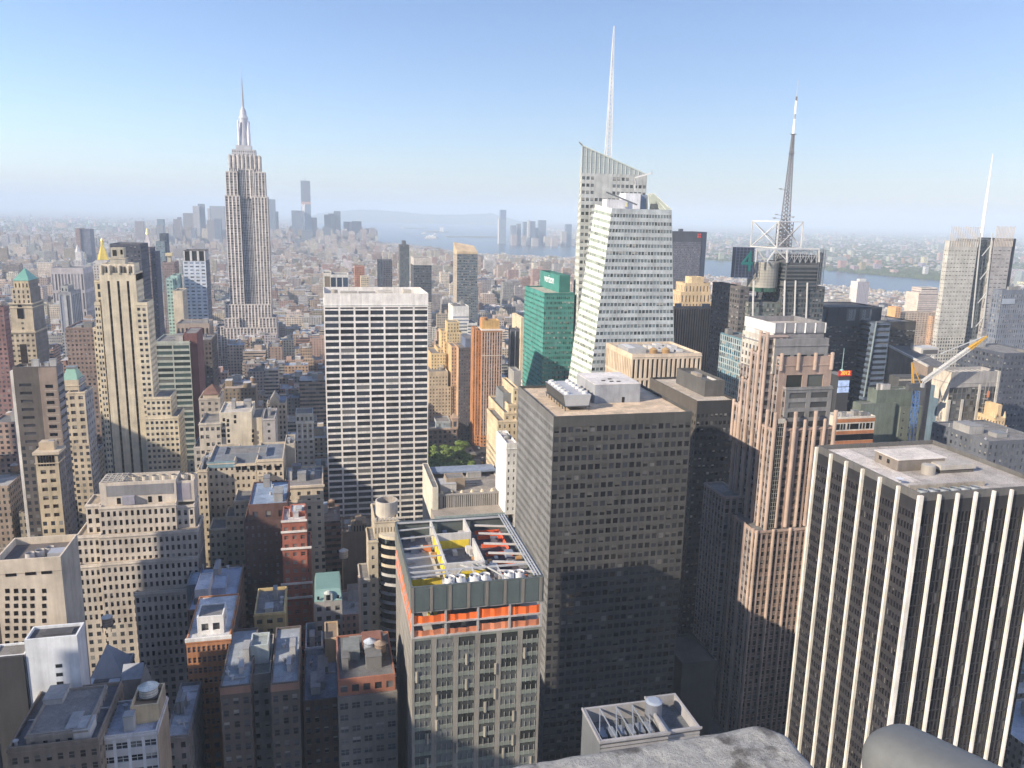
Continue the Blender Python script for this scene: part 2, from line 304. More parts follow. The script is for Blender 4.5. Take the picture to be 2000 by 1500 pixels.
# ------------------------------------------------------------------ hero buildings (north faces turned to the camera)
def S(t, bay=None, flr=3.7, wf=.5, hf=.5, **k):
    d = dict(t=t, flr=flr, wf=wf, hf=hf, **k)
    if bay: d['bay'] = bay
    return d
def at_top(b, t, u0, v0, u1, v1, h, tint, name='bulkhead', mt=None, rt=None):
    """a box on roof level t['zr'] spanning two photo pixels on that level: the near left corner and the far right corner"""
    (xa, ya), (xb, yb) = atz(u0, v0, t['zr']), atz(u1, v1, t['zr']); x0, x1 = sorted((xa, xb)); y0, y1 = sorted((ya, yb)); m = b.part(name, mt or M_WALL)
    m.box(x0, x1, y0, y1, t['zr']+.02, t['zr']+h, tint, skip='BT'); m.box(x0-.1, x1+.1, y0-.1, y1+.1, t['zr']+h, t['zr']+h+.25, rt or tint); return x0, x1, y0, y1, t['zr']+h
CREAM, BEIGE, TAN, LIME = (.56, .48, .36), (.47, .41, .33), (.45, .36, .25), (.58, .52, .43)
WHITE, GREY, DARK, BRICK = (.74, .70, .65), (.30, .30, .30), (.045, .045, .05), (.30, .12, .08)
# --- the white grid slab in the middle
b = Bld('office_tower', 'white slab tower with wide dark window bands in seven columns, mid photo', 'the white grid slab')
g = S(WHITE, 9.72, 4.2, .88, .66, top=10.5, d=.3, bl=0, g=(.025, .03, .04)); q = b.tier(535, 632, 573, 836.5, 46, g, vb=1080, par=6, roof=(.35, .31, .27), side=S(WHITE, 9, 4.02, .3, .5, top=10.5))
x0, x1, z = q['x0'], q['x1'], q['z']; m = b.part('louver_slot', M_GLASS)
for i in range(7): xa = x0+(i+.07)*(x1-x0)/7; m.box(xa, xa+.86*(x1-x0)/7, 534.9, 535, z-10.1, z-9.2, (.12, .1, .09), skip='S')
for a, c, e, f, h, k in ((.06, .12, 8, 14, 5, .3), (.16, .32, 4, 14, 6.4, .38), (.34, .5, 6, 20, 5.5, .3), (.52, .66, 5, 22, 6.3, .5), (.76, .84, 3, 12, 8, .55)):
    m = b.part('bulkhead', M_WALL); m.box(x0+a*68, x0+c*68, 535+e, 535+f, q['zr']+.01, q['zr']+h, (k, k*.9, k*.75), skip='B')
m = b.part('cooling_tower'); m.cyl((x0+7, 545), 2.2, 2.2, q['zr'], q['zr']+7.5, 14, (.4, .36, .3))
# --- tall slender limestone tower on the left
b = Bld('stone_tower', 'tall slender cream limestone tower with three long dark vertical slots on the left', 'the three-slot stone tower')
LS = (.60, .52, .38); strip = S(LS, 5.2, 3.7, .16, .93, top=4, d=.9, g=(.02, .02, .022), span=(.05, .045, .04), sd=.8, keep=lambda i, j, nb, nf: 0 < i < nb)
q = b.tier(545, 193, 533, 264, 22, S(LS), vb=940, par=.8)
xs = [solx(u, 545, 150) for u in (212.5, 233.5, 254)]; x0, x1 = q['x0'], q['x1']; zt = q['z']
# the shaft is built as piers between the slots
b.W, b.Wp = MB(), MB(); b.Wp.box(x0, x1, 546, 567, 0, zt-.9, LS, par=(3.4, 3.7, .35), skip='NT'); b.W.box(x0, x1, 545, 567, zt-5, zt, LS, skip='T')
ed = [x0]
for u in (211, 230, 249):
    xc = solx(u, 545, 196); ed += [xc-.75, xc+.75]
ed.append(x1)
for i in range(0, 8, 2): b.W.box(ed[i], ed[i+1], 545, 546.01, 0, zt-5, LS, skip='TS')
for i in range(1, 7, 2):
    m = b.part('window_slot', M_GLASS); m.quads([[(ed[i], 545.9, 0), (ed[i+1], 545.9, 0), (ed[i+1], 545.9, zt-5), (ed[i], 545.9, zt-5)]], (.025, .02, .018), rnd=[.5])
    for j in range(52): b.W.quads([[(ed[i], 545.8, j*3.8+2.3), (ed[i+1], 545.8, j*3.8+2.3), (ed[i+1], 545.8, j*3.8+3.8), (ed[i], 545.8, j*3.8+3.8)]], (.07, .055, .045))
pw = S(LS, 4.1, 3.75, .62, .5, top=2.2, d=.35, g=(.03, .03, .035))
b.tier(546, 184, 590, 195, 20, S(LS, 1.9, 3.75, .6, .5, top=2.5), vb=940); b.tier(544.2, 263, 590.5, 287, 20, S(LS, 2.9, 3.75, .6, .5, top=2.5, end=.5), vb=940)
b.tier(543, 284, 776, 333, 22, S(LS, 3.1, 3.75, .58, .5, top=2), vb=940); b.tier(541, 282, 815, 348, 24, S(LS, 3.1, 3.75, .58, .5, top=2), vb=940)
b.tier(548, 184, 548, 200, 16, S(LS, 4., 5, .35, .7)); b.tier(552, 181.5, 640, 200, 14, S(LS, 1.9, 3.75, .5, .5), vb=940)
q = b.tier(548, 196, 515, 261, 16, S((.62, .54, .42), 2.2, 6, .45, .7, top=.8, d=.5, g=(.2, .18, .15)), zb=zt-1)
m = b.part('penthouse', M_WALL); (xa, za), (xb, zb2) = aty(214, 500, 552), aty(242, 484, 552)
m.box(xa, xb, 552, 560, q['zr'], za-1, (.5, .45, .36)); m.box(xa+.6, xb-.6, 553, 559, za-.99, zb2, (.42, .38, .3)); m.box(xa-.4, xb+.4, 551.6, 560.4, za-1.6, za-1.0, (.6, .52, .4))
m = b.part('penthouse_opening', M_GLASS); m.box(xb-2.2, xb-.9, 551.9, 552, za+1, zb2-1.2, (.01, .01, .012)); m.box(xa+1.6, xa+4, 552.9, 553, za, zb2-1.4, (.12, .11, .1))
m = b.part('crown_fin', M_WALL)
for u in (197, 213, 232, 250, 261): xc = solx(u, 545, zt); m.box(xc-.5, xc+.5, 544.4, 548.1, zt-.5, zt+4.6, (.62, .55, .43))
# --- the empire-style tower with mast
b = Bld('skyscraper', 'tallest stepped grey limestone skyscraper with pale vertical ribs and a needle mast', 'the needle-mast skyscraper')
EL = (.60, .54, .49); ESP = dict(pier=(.74, .67, .60), span=(.42, .38, .36), sd=.5, g=(.17, .16, .16), top=1.5, d=.9, bl=0)
es = lambda bay=4.9: S(EL, bay, 3.75, .66, .60, **ESP); dk = S((.36, .35, .36), 2.3, 3.75, .7, .62, top=1, d=.5, span=(.2, .2, .22), sd=.3, pier=(.36, .36, .39), g=(.07, .075, .09), bl=0)
Y = 1280
t0 = b.tier(Y-8, 436, 640, 541, 60, es(), vb=700); t1 = b.tier(Y-4, 438, 621, 467, 40, es(), vb=700); t2 = b.tier(Y-4, 506, 620, 539, 40, es(), vb=700)
t3 = b.tier(Y, 439, 594, 529, 38, es(), vb=700)
L = b.tier(Y+2, 438.5, 381, 468, 34, es()); Rr = b.tier(Y+2, 491, 383.5, 522, 34, es())
b.tier(Y+2, 468-1, 594, 492, 8, es(), zb=0, vb=700)
C = b.tier(Y+6, 466, 330, 493, 28, dk); b.tier(Y+3.4, 479, 330, 495, 30, es(), zb=L['z']-4)
b.tier(Y+4, 439.5, 334, 463, 30, es(), zb=L['z']-2); b.tier(Y+4, 491, 335, 517, 30, es(), zb=Rr['z']-2)
u1 = b.tier(Y+7, 445.5, 302, 508.5, 26, S(EL, 3., 4, .5, .7, **ESP), zb=C['z']-3)
m = b.part('crown_fin', M_WALL)
for u in (447, 455.5, 464, 472, 480, 488.5, 497, 506): xc = solx(u, Y+6, 318); m.box(xc-.9, xc+.9, Y+5.6, Y+7.5, 298, u1['z']+1.2, (.60, .55, .5))
u2 = b.tier(Y+10, 452.5, 291, 499, 20, S((.45, .44, .45), 3, 4, .4, .5, top=1), zb=u1['zr']); u3 = b.tier(Y+12, 460, 283, 491, 16, S((.48, .48, .5)), zb=u2['zr'])
cx, zb_ = aty(477.5, 283, Y+20); zt_ = aty(474.5, 232, Y+20)[1]; z3 = aty(473.5, 214, Y+20)[1]; ztip = aty(470, 130, Y+20)[1]
m = b.part('mooring_mast', M_METAL); m.cyl((cx, Y+20), 8, 6.2, zb_-1, zt_, 16, (.46, .46, .5)); m.cyl((cx, Y+20), 6.8, 6.8, zt_, zt_+3, 16, (.6, .6, .62)); m.cyl((cx, Y+20), 5.4, 4.6, zt_+3, z3-3, 16, (.5, .5, .53)); m.cyl((cx, Y+20), 4.6, 1.6, z3-3, z3+4, 16, (.45, .45, .48))
for k in range(4):
    a = k*math.pi/2+math.pi/4; dx, dy = math.cos(a), math.sin(a)
    m.prism([(cx+dx*11-dy*1.2, Y+20+dy*11+dx*1.2), (cx+dx*11+dy*1.2, Y+20+dy*11-dx*1.2), (cx+dx*5+dy*1.2, Y+20+dy*5-dx*1.2), (cx+dx*5-dy*1.2, Y+20+dy*5+dx*1.2)][::-1], zb_-1, [zb_+4, zb_+4, zt_-3, zt_-3], (.66, .66, .7))
m = b.part('antenna'); m.cyl((cx, Y+20), 1.7, 1.2, z3+4, z3+24, 10, (.34, .34, .36)); m.cyl((cx, Y+20), .9, .6, z3+24, z3+44, 8, (.38, .38, .4)); m.cyl((cx, Y+20), .4, .25, z3+44, ztip, 8, (.45, .45, .45))
for k in range(14): zz = z3+6+k*2.6; m.box(cx-2.1, cx+2.1, Y+19.8, Y+20.2, zz, zz+.4, (.3, .3, .3)); m.box(cx-.2, cx+.2, Y+17.9, Y+22.1, zz+1, zz+1.4, (.3, .3, .3))
b.tier(Y-6, 423, 637, 438, 30, es(), vb=700)
# --- big dark tower with chillers
b = Bld('office_tower', 'wide dark brown office tower with square windows and tan roof carrying chillers', 'the dark chiller-roof tower')
DB = (.066, .063, .059); sp = S(DB, 2.93, 3.95, .72, .58, top=3.6, d=.22, g=(.022, .024, .029), rp=1.6, bl=.4, bk=.26)
q = b.tier(290, 1081.4, 813.6, 1352, 57, sp, par=1.1, roof=(.66, .51, .36), side=S((.15, .145, .14), 2.0, 3.95, .6, .52, top=3.6, d=.3, g=(.03, .03, .036), pier=(.2, .2, .2), span=(.2, .2, .2)))
px, py = atz(1161, 788, q['zr']); ph = aty(1161, 752, py)[1]-q['zr']; px1 = solx(1249, py, q['zr']); py1 = min(soly(1127, px, q['zr']+ph), q['y1']-3); m = b.part('penthouse', M_WALL); m.box(px, px1, py, py1, q['zr']+.02, q['zr']+ph, (.34, .35, .37), skip='BT'); m.box(px-.1, px1+.1, py-.1, py1+.1, q['zr']+ph, q['zr']+ph+.25, (.66, .62, .58)); bx = (px, px1, py, py1, q['zr']+ph)
pnt = b.parts[-1][1]; m = b.part('penthouse_door', M_GLASS, up=pnt); m.box(bx[0]+(bx[1]-bx[0])*.6, bx[0]+(bx[1]-bx[0])*.66, bx[2]-.08, bx[2], q['zr'], q['zr']+2.4, (.03, .03, .03))
m = b.part('roof_hatch'); 
for dx, dy in ((5, 6), (8, 4), (9, 9), (11, 3.5)): m.box(bx[0]+dx, bx[0]+dx+1.6, bx[2]+dy, bx[2]+dy+.7, bx[4]+.25, bx[4]+.7, (.1, .1, .1))
(cx0, cy0), (cx1, cy1) = atz(1102, 803, q['zr']), atz(1150, 803, q['zr']); cyb = soly(1060, cx0, q['zr']); cx1 = solx(1152, cy0, q['zr']); cyb = min(cyb, 330); zc = q['zr']
m = b.part('chiller_stand')
for k in range(8):
    y = cy0+k*(cyb-cy0)/7
    for x in (cx0+.4, cx1-.4): m.box(x-.15, x+.15, y-.15, y+.15, zc, zc+1.6, (.06, .06, .06))
m.box(cx0, cx1, cy0-.3, cyb+.3, zc+1.6, zc+1.95, (.07, .07, .075))
m = ch = b.part('chiller'); k = 1.1
lo, hi = [(cx0+.5, cy0+.2), (cx1-.6, cy0+.2), (cx1-.6, cyb), (cx0+.5, cyb)], [(cx0-.5, cy0-.2), (cx1+.3, cy0-.2), (cx1+.3, cyb+.3), (cx0-.5, cyb+.3)]
for i in range(4): j = (i+1) % 4; m.quads([[(*lo[i], zc+1.96), (*lo[j], zc+1.96), (*hi[j], zc+6.6), (*hi[i], zc+6.6)]], (.46, .47, .48) if i != 3 else (.07, .075, .08))
m.quads([[(*p, zc+6.6) for p in hi]], (.5, .5, .5))
for k in range(6):
    y = cy0+2.4+k*(cyb-cy0-3)/5.4; f = b.part('chiller_fan', up=ch)
    for x in (cx0+1.5, cx1-1.7): f.cyl((x, y), 1.25, 1.1, zc+6.6, zc+7.7, 14, (.6, .6, .6), cap=False); f.cyl((x, y), 1.05, 1.05, zc+6.7, zc+7.3, 14, (.06, .06, .06)); f.cyl((x, y), .35, .3, zc+7.3, zc+7.75, 8, (.5, .5, .5))
# --- black tower next to it
b = Bld('office_tower', 'near black tower with ledge and dark mechanical box, right behind the wide dark chiller-roof tower', 'the near black tower')
BK = (.032, .032, .034); q = b.tier(370, 1362, 783.5, 1441, 62, S(BK, 2.6, 3.9, .6, .5, top=6, d=.25, g=(.018, .019, .022)), par=1.2, roof=(.55, .47, .38), side=S((.10, .085, .07), 2.6, 3.9, .5, .5, top=6, g=(.03, .03, .03)))
x0 = solx(1374, 385, q['zr']); t = b.box(x0, q['x1']-.6, 384, 420, q['zr'], aty(1400, 742, 385)[1], S((.10, .095, .09)), par=1.6, roof=(.1, .1, .1))
m = b.part('skylight'); m.box(t['x0']+8, t['x1']-3, 388, 398, t['zr'], t['zr']+1.2, (.62, .6, .56)); m = b.part('roof_hatch'); m.box(t['x0']+3, t['x0']+6, 400, 408, t['zr'], t['zr']+1.9, (.4, .34, .27))
m = b.part('parapet_post')
for k in range(7): m.box(q['x0']+2+k*6.5, q['x0']+2.3+k*6.5, 370.6, 370.9, q['zr'], q['zr']+1.6, (.5, .45, .4))
# --- striped black and white tower, right foreground
b = Bld('office_tower', 'black glass tower with bright white vertical limestone piers in the right foreground', 'the white-piered black tower')
YB = 200; GR = (.12, .115, .11); sn = S((.02, .02, .024), 1.45, 3.9, .74, .9, top=4.2, d=.3, g=(.008, .008, .013), pier=(.027, .025, .029), span=(.025, .024, .025)); se = S((.02, .019, .022), 1.35, 3.9, .62, .56, top=3.6, d=.3, g=(.008, .008, .013), span=(.032, .029, .033), pier=(.024, .022, .026), bl=.12, bk=.4)
x0, zt = aty(1797, 963.5, YB); D = soly(1598, x0, zt)-YB; x1 = x0+50
q = b.box(x0, x1, YB, YB+D, 0, zt-2.6, sn, side=se, par=.02, roof=None); t = b.box(x0-.05, x1+.05, YB-.05, YB+D+.05, zt-2.6, zt, S(GR), par=1.6, roof=(.45, .41, .37))
WP = (.80, .75, .66); nbx = 6; st = (x1-x0)/7.4
def pier(x, y, w, d): m = b.part('pier', M_WALL); m.box(x-w/2, x+w/2, y-d/2, y+d/2, 0, zt-.6, WP, skip='B')
for k in range(8): pier(x0+k*st if k else x0-.1, YB-.5, .76 if k else 1.6, 1.0)
for k in range(1, 7): pier(x0-.5, YB+k*D/6, 1.0, .85)
q = t; zr = q['zr']; m = b.part('roof_terrace', M_ROOF); (xa, ya), (xb, yb) = atz(1630, 884, zr), atz(1760, 905, zr)
m.box(q['x0']+1.2, pen[0]+.5 if 0 else q['x0']+12, YB+14, YB+D-1.5, zr+.02, zr+.12, (.66, .6, .55), skip='B')
px = [atz(1711, 899, zr), atz(1756, 932, zr)]; xa, ya = atz(1754, 914, zr); m = b.part('penthouse', M_WALL)
hp = 4.; pa = atz(1755, 899.5, zr+hp); pen = (pa[0], solx(1846, pa[1], zr+hp), pa[1], min(soly(1710, pa[0], zr+hp), YB+D-3)); m.box(*pen, zr, zr+hp, (.21, .18, .155), skip='T'); m.box(pen[0]-.3, pen[1]+.3, pen[2]-.3, pen[3]+.3, zr+hp, zr+hp+.3, (.64, .58, .52))
wn_ = b.part('penthouse_window', M_GLASS, up=m)
for f in (.35, .7): wn_.box(pen[0]-.05, pen[0], pen[2]+(pen[3]-pen[2])*f, pen[2]+(pen[3]-pen[2])*f+1.4, zr+1.6, zr+3, (.03, .03, .03))
ct = atz(1812, 925, zr); m = b.part('cooling_tower'); m.cyl(ct, 2.3, 2.3, zr, zr+3.1, 20, (.36, .33, .29)); m.cyl(ct, 2.1, 2.1, zr+3.1, zr+3.2, 20, (.5, .46, .4))
m = b.part('louver_house', M_WALL); la = atz(1836, 926, zr); lx = solx(1905, la[1], zr); m.box(la[0], lx, la[1], la[1]+5, zr+1.3, zr+2.9, (.4, .37, .33)); m.box(la[0]+.5, lx-.5, la[1]+.4, la[1]+4.6, zr, zr+1.3, (.1, .09, .08))
m = b.part('fan_well', M_ROOF); m.box(x0+1.5, x0+30, YB+6.4, YB+7.2, zr, zr+1.7, (.33, .29, .24)); m.box(x0+2, x0+26, YB+1.6, YB+6, zr+.05, zr+.4, (.26, .23, .2))
for k in range(6): f = b.part('fan', up=m); cx = x0+4.3+k*3.9; f.cyl((cx, YB+3.8), 1.6, 1.5, zr+.4, zr+1.2, 16, (.3, .33, .36), cap=False); f.cyl((cx, YB+3.8), 1.45, 1.45, zr+.4, zr+.9, 16, (.08, .09, .1)); f.box(cx-1.4, cx+1.4, YB+3.7, YB+3.95, zr+.9, zr+1.02, (.35, .36, .38))
m = b.part('satellite_dish'); c = (x0+2.4, YB+13); m.cyl((c[0]+.5, c[1]), .12, .12, zr, zr+1.6, 8, (.5, .5, .5)); m.cyl((c[0]+.5, c[1]-.2), .3, 1.3, zr+1.2, zr+2., 16, (.8, .8, .8))
# --- tower under construction with orange netting
b = Bld('tower_under_construction', 'unfinished office tower with open steel roof and orange safety netting, front centre', 'the orange-netted unfinished tower')
YG = 210; x0, zt = aty(804, 1146.7, YG); x1 = solx(1061, YG, zt); D = 50.; zl = aty(805, 1196, YG)[1]; zm = aty(805, 1247, YG)[1]
GS = (.24, .225, .195); n = S(GS, 6.3, 4.1, .76, .70, top=.4, d=.22, g=(.085, .09, .086), pier=(.25, .232, .20), span=(.19, .215, .18), bl=0); fin = S((.3, .29, .27), 1.1, 4.1, .55, .86, top=.3, d=.4, g=(.06, .06, .06), pier=(.34, .32, .29))
b.box(x0, x1, YG, YG+D, 0, zm, n, side=fin, par=.02, roof=(.25, .23, .2))
# staggered faceted fins between the panes
for j in range(int(zm/4.1)-2, 3, -1):
    for i in range(7):
        if (i*5+j*3) % 7 < 2: xc = x0+(i+(j % 2)*.5+.25)*(x1-x0)/6.6; 
        else: continue
        if xc > x1-.5: continue
        z = j*4.1; m = b.part('facade_fin', M_WALL); m.prism([(xc-.5, YG-.02), (xc, YG-.42), (xc+.5, YG-.02)], z+.3, z+3.8, (.28, .26, .215))
m = b.part('mullion_grid')
for j in range(int(zm/4.1)):
    for i in range(24):
        xc = x0+.6+i*(x1-x0-1)/23.5; m.box(xc-.05, xc+.05, YG-.06, YG+.2, j*4.1+.6, j*4.1+3.6, (.36, .37, .355), skip='SB')
h2 = (zl-zm)/2; m = b.part('floor_slab', M_WALL)
for k in range(3): m.box(x0-.1, x1+.1, YG-.1, YG+D+.1, zm+k*h2-.25, zm+k*h2+.15 if k < 2 else zm+k*h2, (.42, .40, .38))
m = b.part('steel_column')
for i in range(5):
    for y in (YG+.35, YG+D-.4): m.box(x0+.3+i*(x1-x0-.6)/4-.3, x0+.3+i*(x1-x0-.6)/4+.3, y-.3, y+.3, zm, zl, (.45, .44, .42))
for j in range(1, 6): y = YG+j*D/6; m.box(x0+.1, x0+.7, y-.3, y+.3, zm, zl, (.45, .44, .42))
for k in range(2):
    for i in range(4):
        o = b.part('safety_net', M_NET); xa, xb = x0+.8+i*(x1-x0-.6)/4, x0+.1+(i+1)*(x1-x0-.6)/4; za = zm+k*h2+.15; hh = (1.9, 1.7, 2.3, 2.1)[i]*(1.25 if k else 1)
        pts = [(xa+(xb-xa)*s/8, YG+.5+.18*math.sin(s*2.1+i), za+hh*(1-.12*math.sin(math.pi*s/8))) for s in range(9)]
        for s in range(8): o.quads([[(pts[s][0], pts[s][1], za), (pts[s+1][0], pts[s+1][1], za), pts[s+1], pts[s]]], (.85, .16, .03) if k else (.55, .2, .1))
    o = b.part('safety_net', M_NET); o.box(x0+.2, x0+.26, YG+1, YG+D-1, zm+k*h2+.2, zm+k*h2+2.1, (.85, .18, .05))
for k in range(26): x, y = x0+2+rng.random()*(x1-x0-5), YG+3+rng.random()*9; m = b.part('stacked_material', M_WALL); m.box(x, x+.4+rng.random()*2, y, y+1, zm+(k % 2)*h2+.15, zm+(k % 2)*h2+.6+rng.random()*1.6, [(.5, .45, .35), (.6, .5, .1), (.2, .2, .2), (.7, .3, .15)][k % 4])
m = b.part('core_wall', M_WALL); m.box(x0+8, x1-8, YG+14, YG+D-10, zm, zl, (.35, .34, .33))
sc = b.part('louver_screen', M_METAL); zs = zl
for (xa, xb, ya, yb) in ((x0-.2, x1+.2, YG-.2, YG+.3), (x0-.2, x0+.3, YG+.3, YG+D), (x1-.3, x1+.2, YG+.3, YG+D), (x0+.3, x1-.3, YG+D-.3, YG+D+.2)): sc.box(xa, xb, ya, yb, zs, zt, (.115, .135, .13))
for i in range(8): m = b.part('pilaster', M_WALL); xa = x0+.1+i*(x1-x0-.9)/7; m.box(xa-.3, xa+.55, YG-.42, YG-.21, zs, zt-.2, (.20, .18, .155))
lv = b.part('louver_panel')
for i in range(7):
    xa = x0+.5+i*(x1-x0-1)/7
    for k in range(20): lv.box(xa, xa+(x1-x0-1)/7-.9-.5*(i % 2), YG-.3, YG-.2, zs+.5+k*(zt-zs-1)/20, zs+.5+(k+.55)*(zt-zs-1)/20, (.14, .17, .165))
for j in range(8):
    ya = YG+1+j*D/8.2
    for k in range(12): lv.box(x0-.3, x0-.2, ya, ya+4.6, zs+.5+k*(zt-zs-1)/12, zs+.5+(k+.55)*(zt-zs-1)/12, (.3, .3, .27))
zr = zt-5.5; b.Rf.box(x0+.3, x1-.3, YG+.3, YG+D-.3, zr-.3, zr, (.20, .19, .2)); wx = x1-x0
m = b.part('steel_frame')
for f in (.14, .27, .4, .55, .72, .86):
    m.beam((x0+.3, YG+f*D, zt-.5), (x0+wx*.33, YG+f*D+1, zt-.4), .4, (.5, .5, .5)); m.beam((x0+wx*.68, YG+f*D, zt-.4), (x1-.4, YG+f*D-2.5, zt-.6), .55, (.62, .57, .52))
for f in (.30, .5, .70): m.beam((x0+wx*f, YG+.4, zt-.6), (x0+wx*f, YG+D*.22, zt-.5), .4, (.5, .5, .5))
for a, c in (((.28, .02), (.42, .2)), ((.62, .2), (.74, .02)), ((.5, .2), (.42, .26)), ((.55, .26), (.62, .2))): m.beam((x0+wx*a[0], YG+D*a[1], zt-.5), (x0+wx*c[0], YG+D*c[1], zt-.5), .35, (.55, .55, .52))
for y in (YG+D*.2, YG+D*.985): m.beam((x0, y, zt-.4), (x1, y, zt-.4), .5, (.5, .5, .5))
for k in range(3): m.beam((x0+wx*.5+k*1.6, YG+D*.3, zt-.4), (x0+wx*.53+k*1.6, YG+D*.2, zt-.4), .3, (.3, .3, .3))
m = b.part('facade_rail')
for k in range(3): xx = x1-.7-k*.9; m.beam((xx, YG+.5, zt+.3), (xx, YG+D-.5, zt+.3), .3, (.5, .52, .55))
for k in range(22): m.beam((x1-.4, YG+1+k*D/22.5, zt+.25), (x1-2.7, YG+1+k*D/22.5, zt+.25), .16, (.4, .42, .45))
YE = (.75, .56, .05); m = b.part('core_wall', M_WALL); yw = (YG+D*.26, YG+D*.97); xw = (x0+wx*.30, x0+wx*.60)
for (xa, xb, ya, yb) in ((xw[0], xw[0]+.6, *yw), (xw[1], xw[1]+.6, yw[0], YG+D*.62), (xw[0]+.6, xw[1], yw[0], yw[0]+.6), (xw[0]+.6, xw[1], YG+D*.72, YG+D*.72+.6), (xw[1], xw[1]+.6, YG+D*.72, yw[1])): m.box(xa, xb, ya, yb, zr+.01, zt+.2, (.52, .5, .47))
m = b.part('yellow_panel', M_WALL)
for (xa, xb, ya, yb, za, zb2) in ((xw[0]-.12, xw[0]-.02, yw[0], YG+D*.8, zr+.5, zt-1.2), (xw[0]+.7, xw[1]-.1, YG+D*.72-.1, YG+D*.72-.02, zr+.5, zt-2.2), (xw[0]+4, xw[1]+1, yw[0]-.14, yw[0]-.03, zr+.4, zt-2.6), (x0+.35, x0+wx*.26, YG+D*.18, YG+D*.18+.1, zr+.2, zt-2.2)): m.box(xa, xb, ya, yb, za, zb2, YE)
for k in range(70):
    m = b.part('building_material', M_WALL)
    x, y = x0+1+rng.random()*(wx-3), YG+2+rng.random()*(D-5); c = [(.6, .55, .48), (.7, .66, .6), (.5, .28, .12), (.15, .15, .18), (.6, .2, .08), (.25, .3, .4), (.62, .6, .58), (.4, .38, .36)][k % 8]; m.box(x, x+.5+rng.random()*2.2, y, y+.5+rng.random()*2.2, zr+.01, zr+.3+rng.random()*2.2, c)
m = b.part('deck_sheet', M_WALL); m.box(x0+1.5, x0+wx*.27, YG+D*.32, YG+D*.7, zr+.01, zr+.5, (.55, .52, .48)); m = b.part('deck_opening', M_WALL); m.box(x0+wx*.66, x1-3, YG+D*.25, YG+D*.9, zr+.01, zr+.2, (.07, .06, .07))
m = b.part('safety_net', M_NET)
for f in (.24, .4, .56, .7, .84, .93): m.box(x0+wx*.7, x1-3.2, YG+f*D, YG+f*D+.1, zr+.2, zr+1.6, (.8, .14, .05))
m.box(x1-3.3, x1-3.2, YG+D*.5, YG+D*.92, zr+.2, zr+2, (.75, .12, .06))
for k in range(3):
    f = b.part('exhaust_fan'); cx, cy = x0+wx*(.34, .53, .80)[k], YG+4.4
    for dx in (-1.55, 1.55): f.cyl((cx+dx, cy), 1.6, 1.5, zt-3, zt+.1, 18, (.74, .75, .77), cap=False); f.cyl((cx+dx, cy), 1.42, 1.42, zt-3, zt-.5, 18, (.1, .1, .11)); f.cyl((cx+dx, cy), .55, .4, zt-.5, zt-.1, 8, (.6, .6, .6))
    f.box(cx-3.4, cx+3.4, cy-2.1, cy+2.1, zr, zt-1.6, (.62, .63, .65))
# --- pink granite stepped tower
b = Bld('office_tower', 'pink granite stepped tower with rounded piers and grey crown, right of the near black tower', 'the pink granite tower')
PK = (.37, .27, .218); PG = (.20, .195, .19); YP = 300
pk = S(PK, 2.9, 3.9, .62, .62, top=1.2, d=.5, g=(.03, .03, .03), sd=.3, span=(.20, .155, .13)); pkE = S((.36, .29, .26), 3.0, 3.9, .6, .6, top=1.2, d=.4, g=(.03, .035, .045), sd=.25, span=(.17, .165, .17))
x0, zs = aty(1512, 812, YP); x1 = solx(1632, YP, zs); De = soly(1441, x0, aty(1441, 800, YP)[1])-YP; De = 33
sh = b.box(x0+.3, x1, YP, YP+De, 0, zs-6, pk, side=pkE, par=1.)
zc = aty(1485, 1032, YP)[1]; base = b.box(x0-5.5, x1+1, YP-3, YP+De+3, 0, zc, pk, side=pkE, par=.8)
wing = b.box(x0-9, x0+1, YP+20, YP+De+8, 0, aty(1405, 965, YP+24)[1], pkE, side=pkE, par=.8)
def rpier(x, y, z0, z1, r=.85, c=(.43, .325, .262)): m = b.part('pier', M_WALL); m.cyl((x, y), r, r, z0, z1-.8, 10, c); m.cyl((x, y), r*1.12, r*.9, z1-.8, z1, 10, c)
wx = x1-x0
for k in range(7): rpier(x0+.5+k*(wx-.6)/6, YP-.3, zc if k else 0, zs+(1.5 if k % 2 == 0 else -2.2), .85 if k % 2 == 0 else .7)
for k in range(1, 7): rpier(x0+.1, YP+k*De/6.2, 0, zs+(1.5 if k % 2 else -2))
for k in range(5): rpier(x0-5.2+k*(wx+6)/4.4, YP-3.2, 0, zc+.6, .7)
for k in range(5): rpier(x0-5.7, YP-1+k*De/4.2, 0, zc+.6, .7)
m = b.part('glass_bay', M_GLASS); m.box(x0+1.9, x0+5.0, YP-.5, YP+.1, zc, zs-3.4, (.045, .055, .06)); m = b.part('glass_bay_grid', up=m)
for k in range(int((zs-zc)/2.0)): m.box(x0+1.85, x0+5.05, YP-.62, YP-.5, zc+k*2., zc+k*2.+.16, (.4, .38, .34))
for k in range(4): m.box(x0+1.85+k*1.05, x0+1.95+k*1.05, YP-.62, YP-.5, zc, zs-3.4, (.4, .38, .34))
m.box(x0+1.7, x0+5.2, YP-.8, YP, zs-3.4, zs-1.4, (.55, .5, .42))
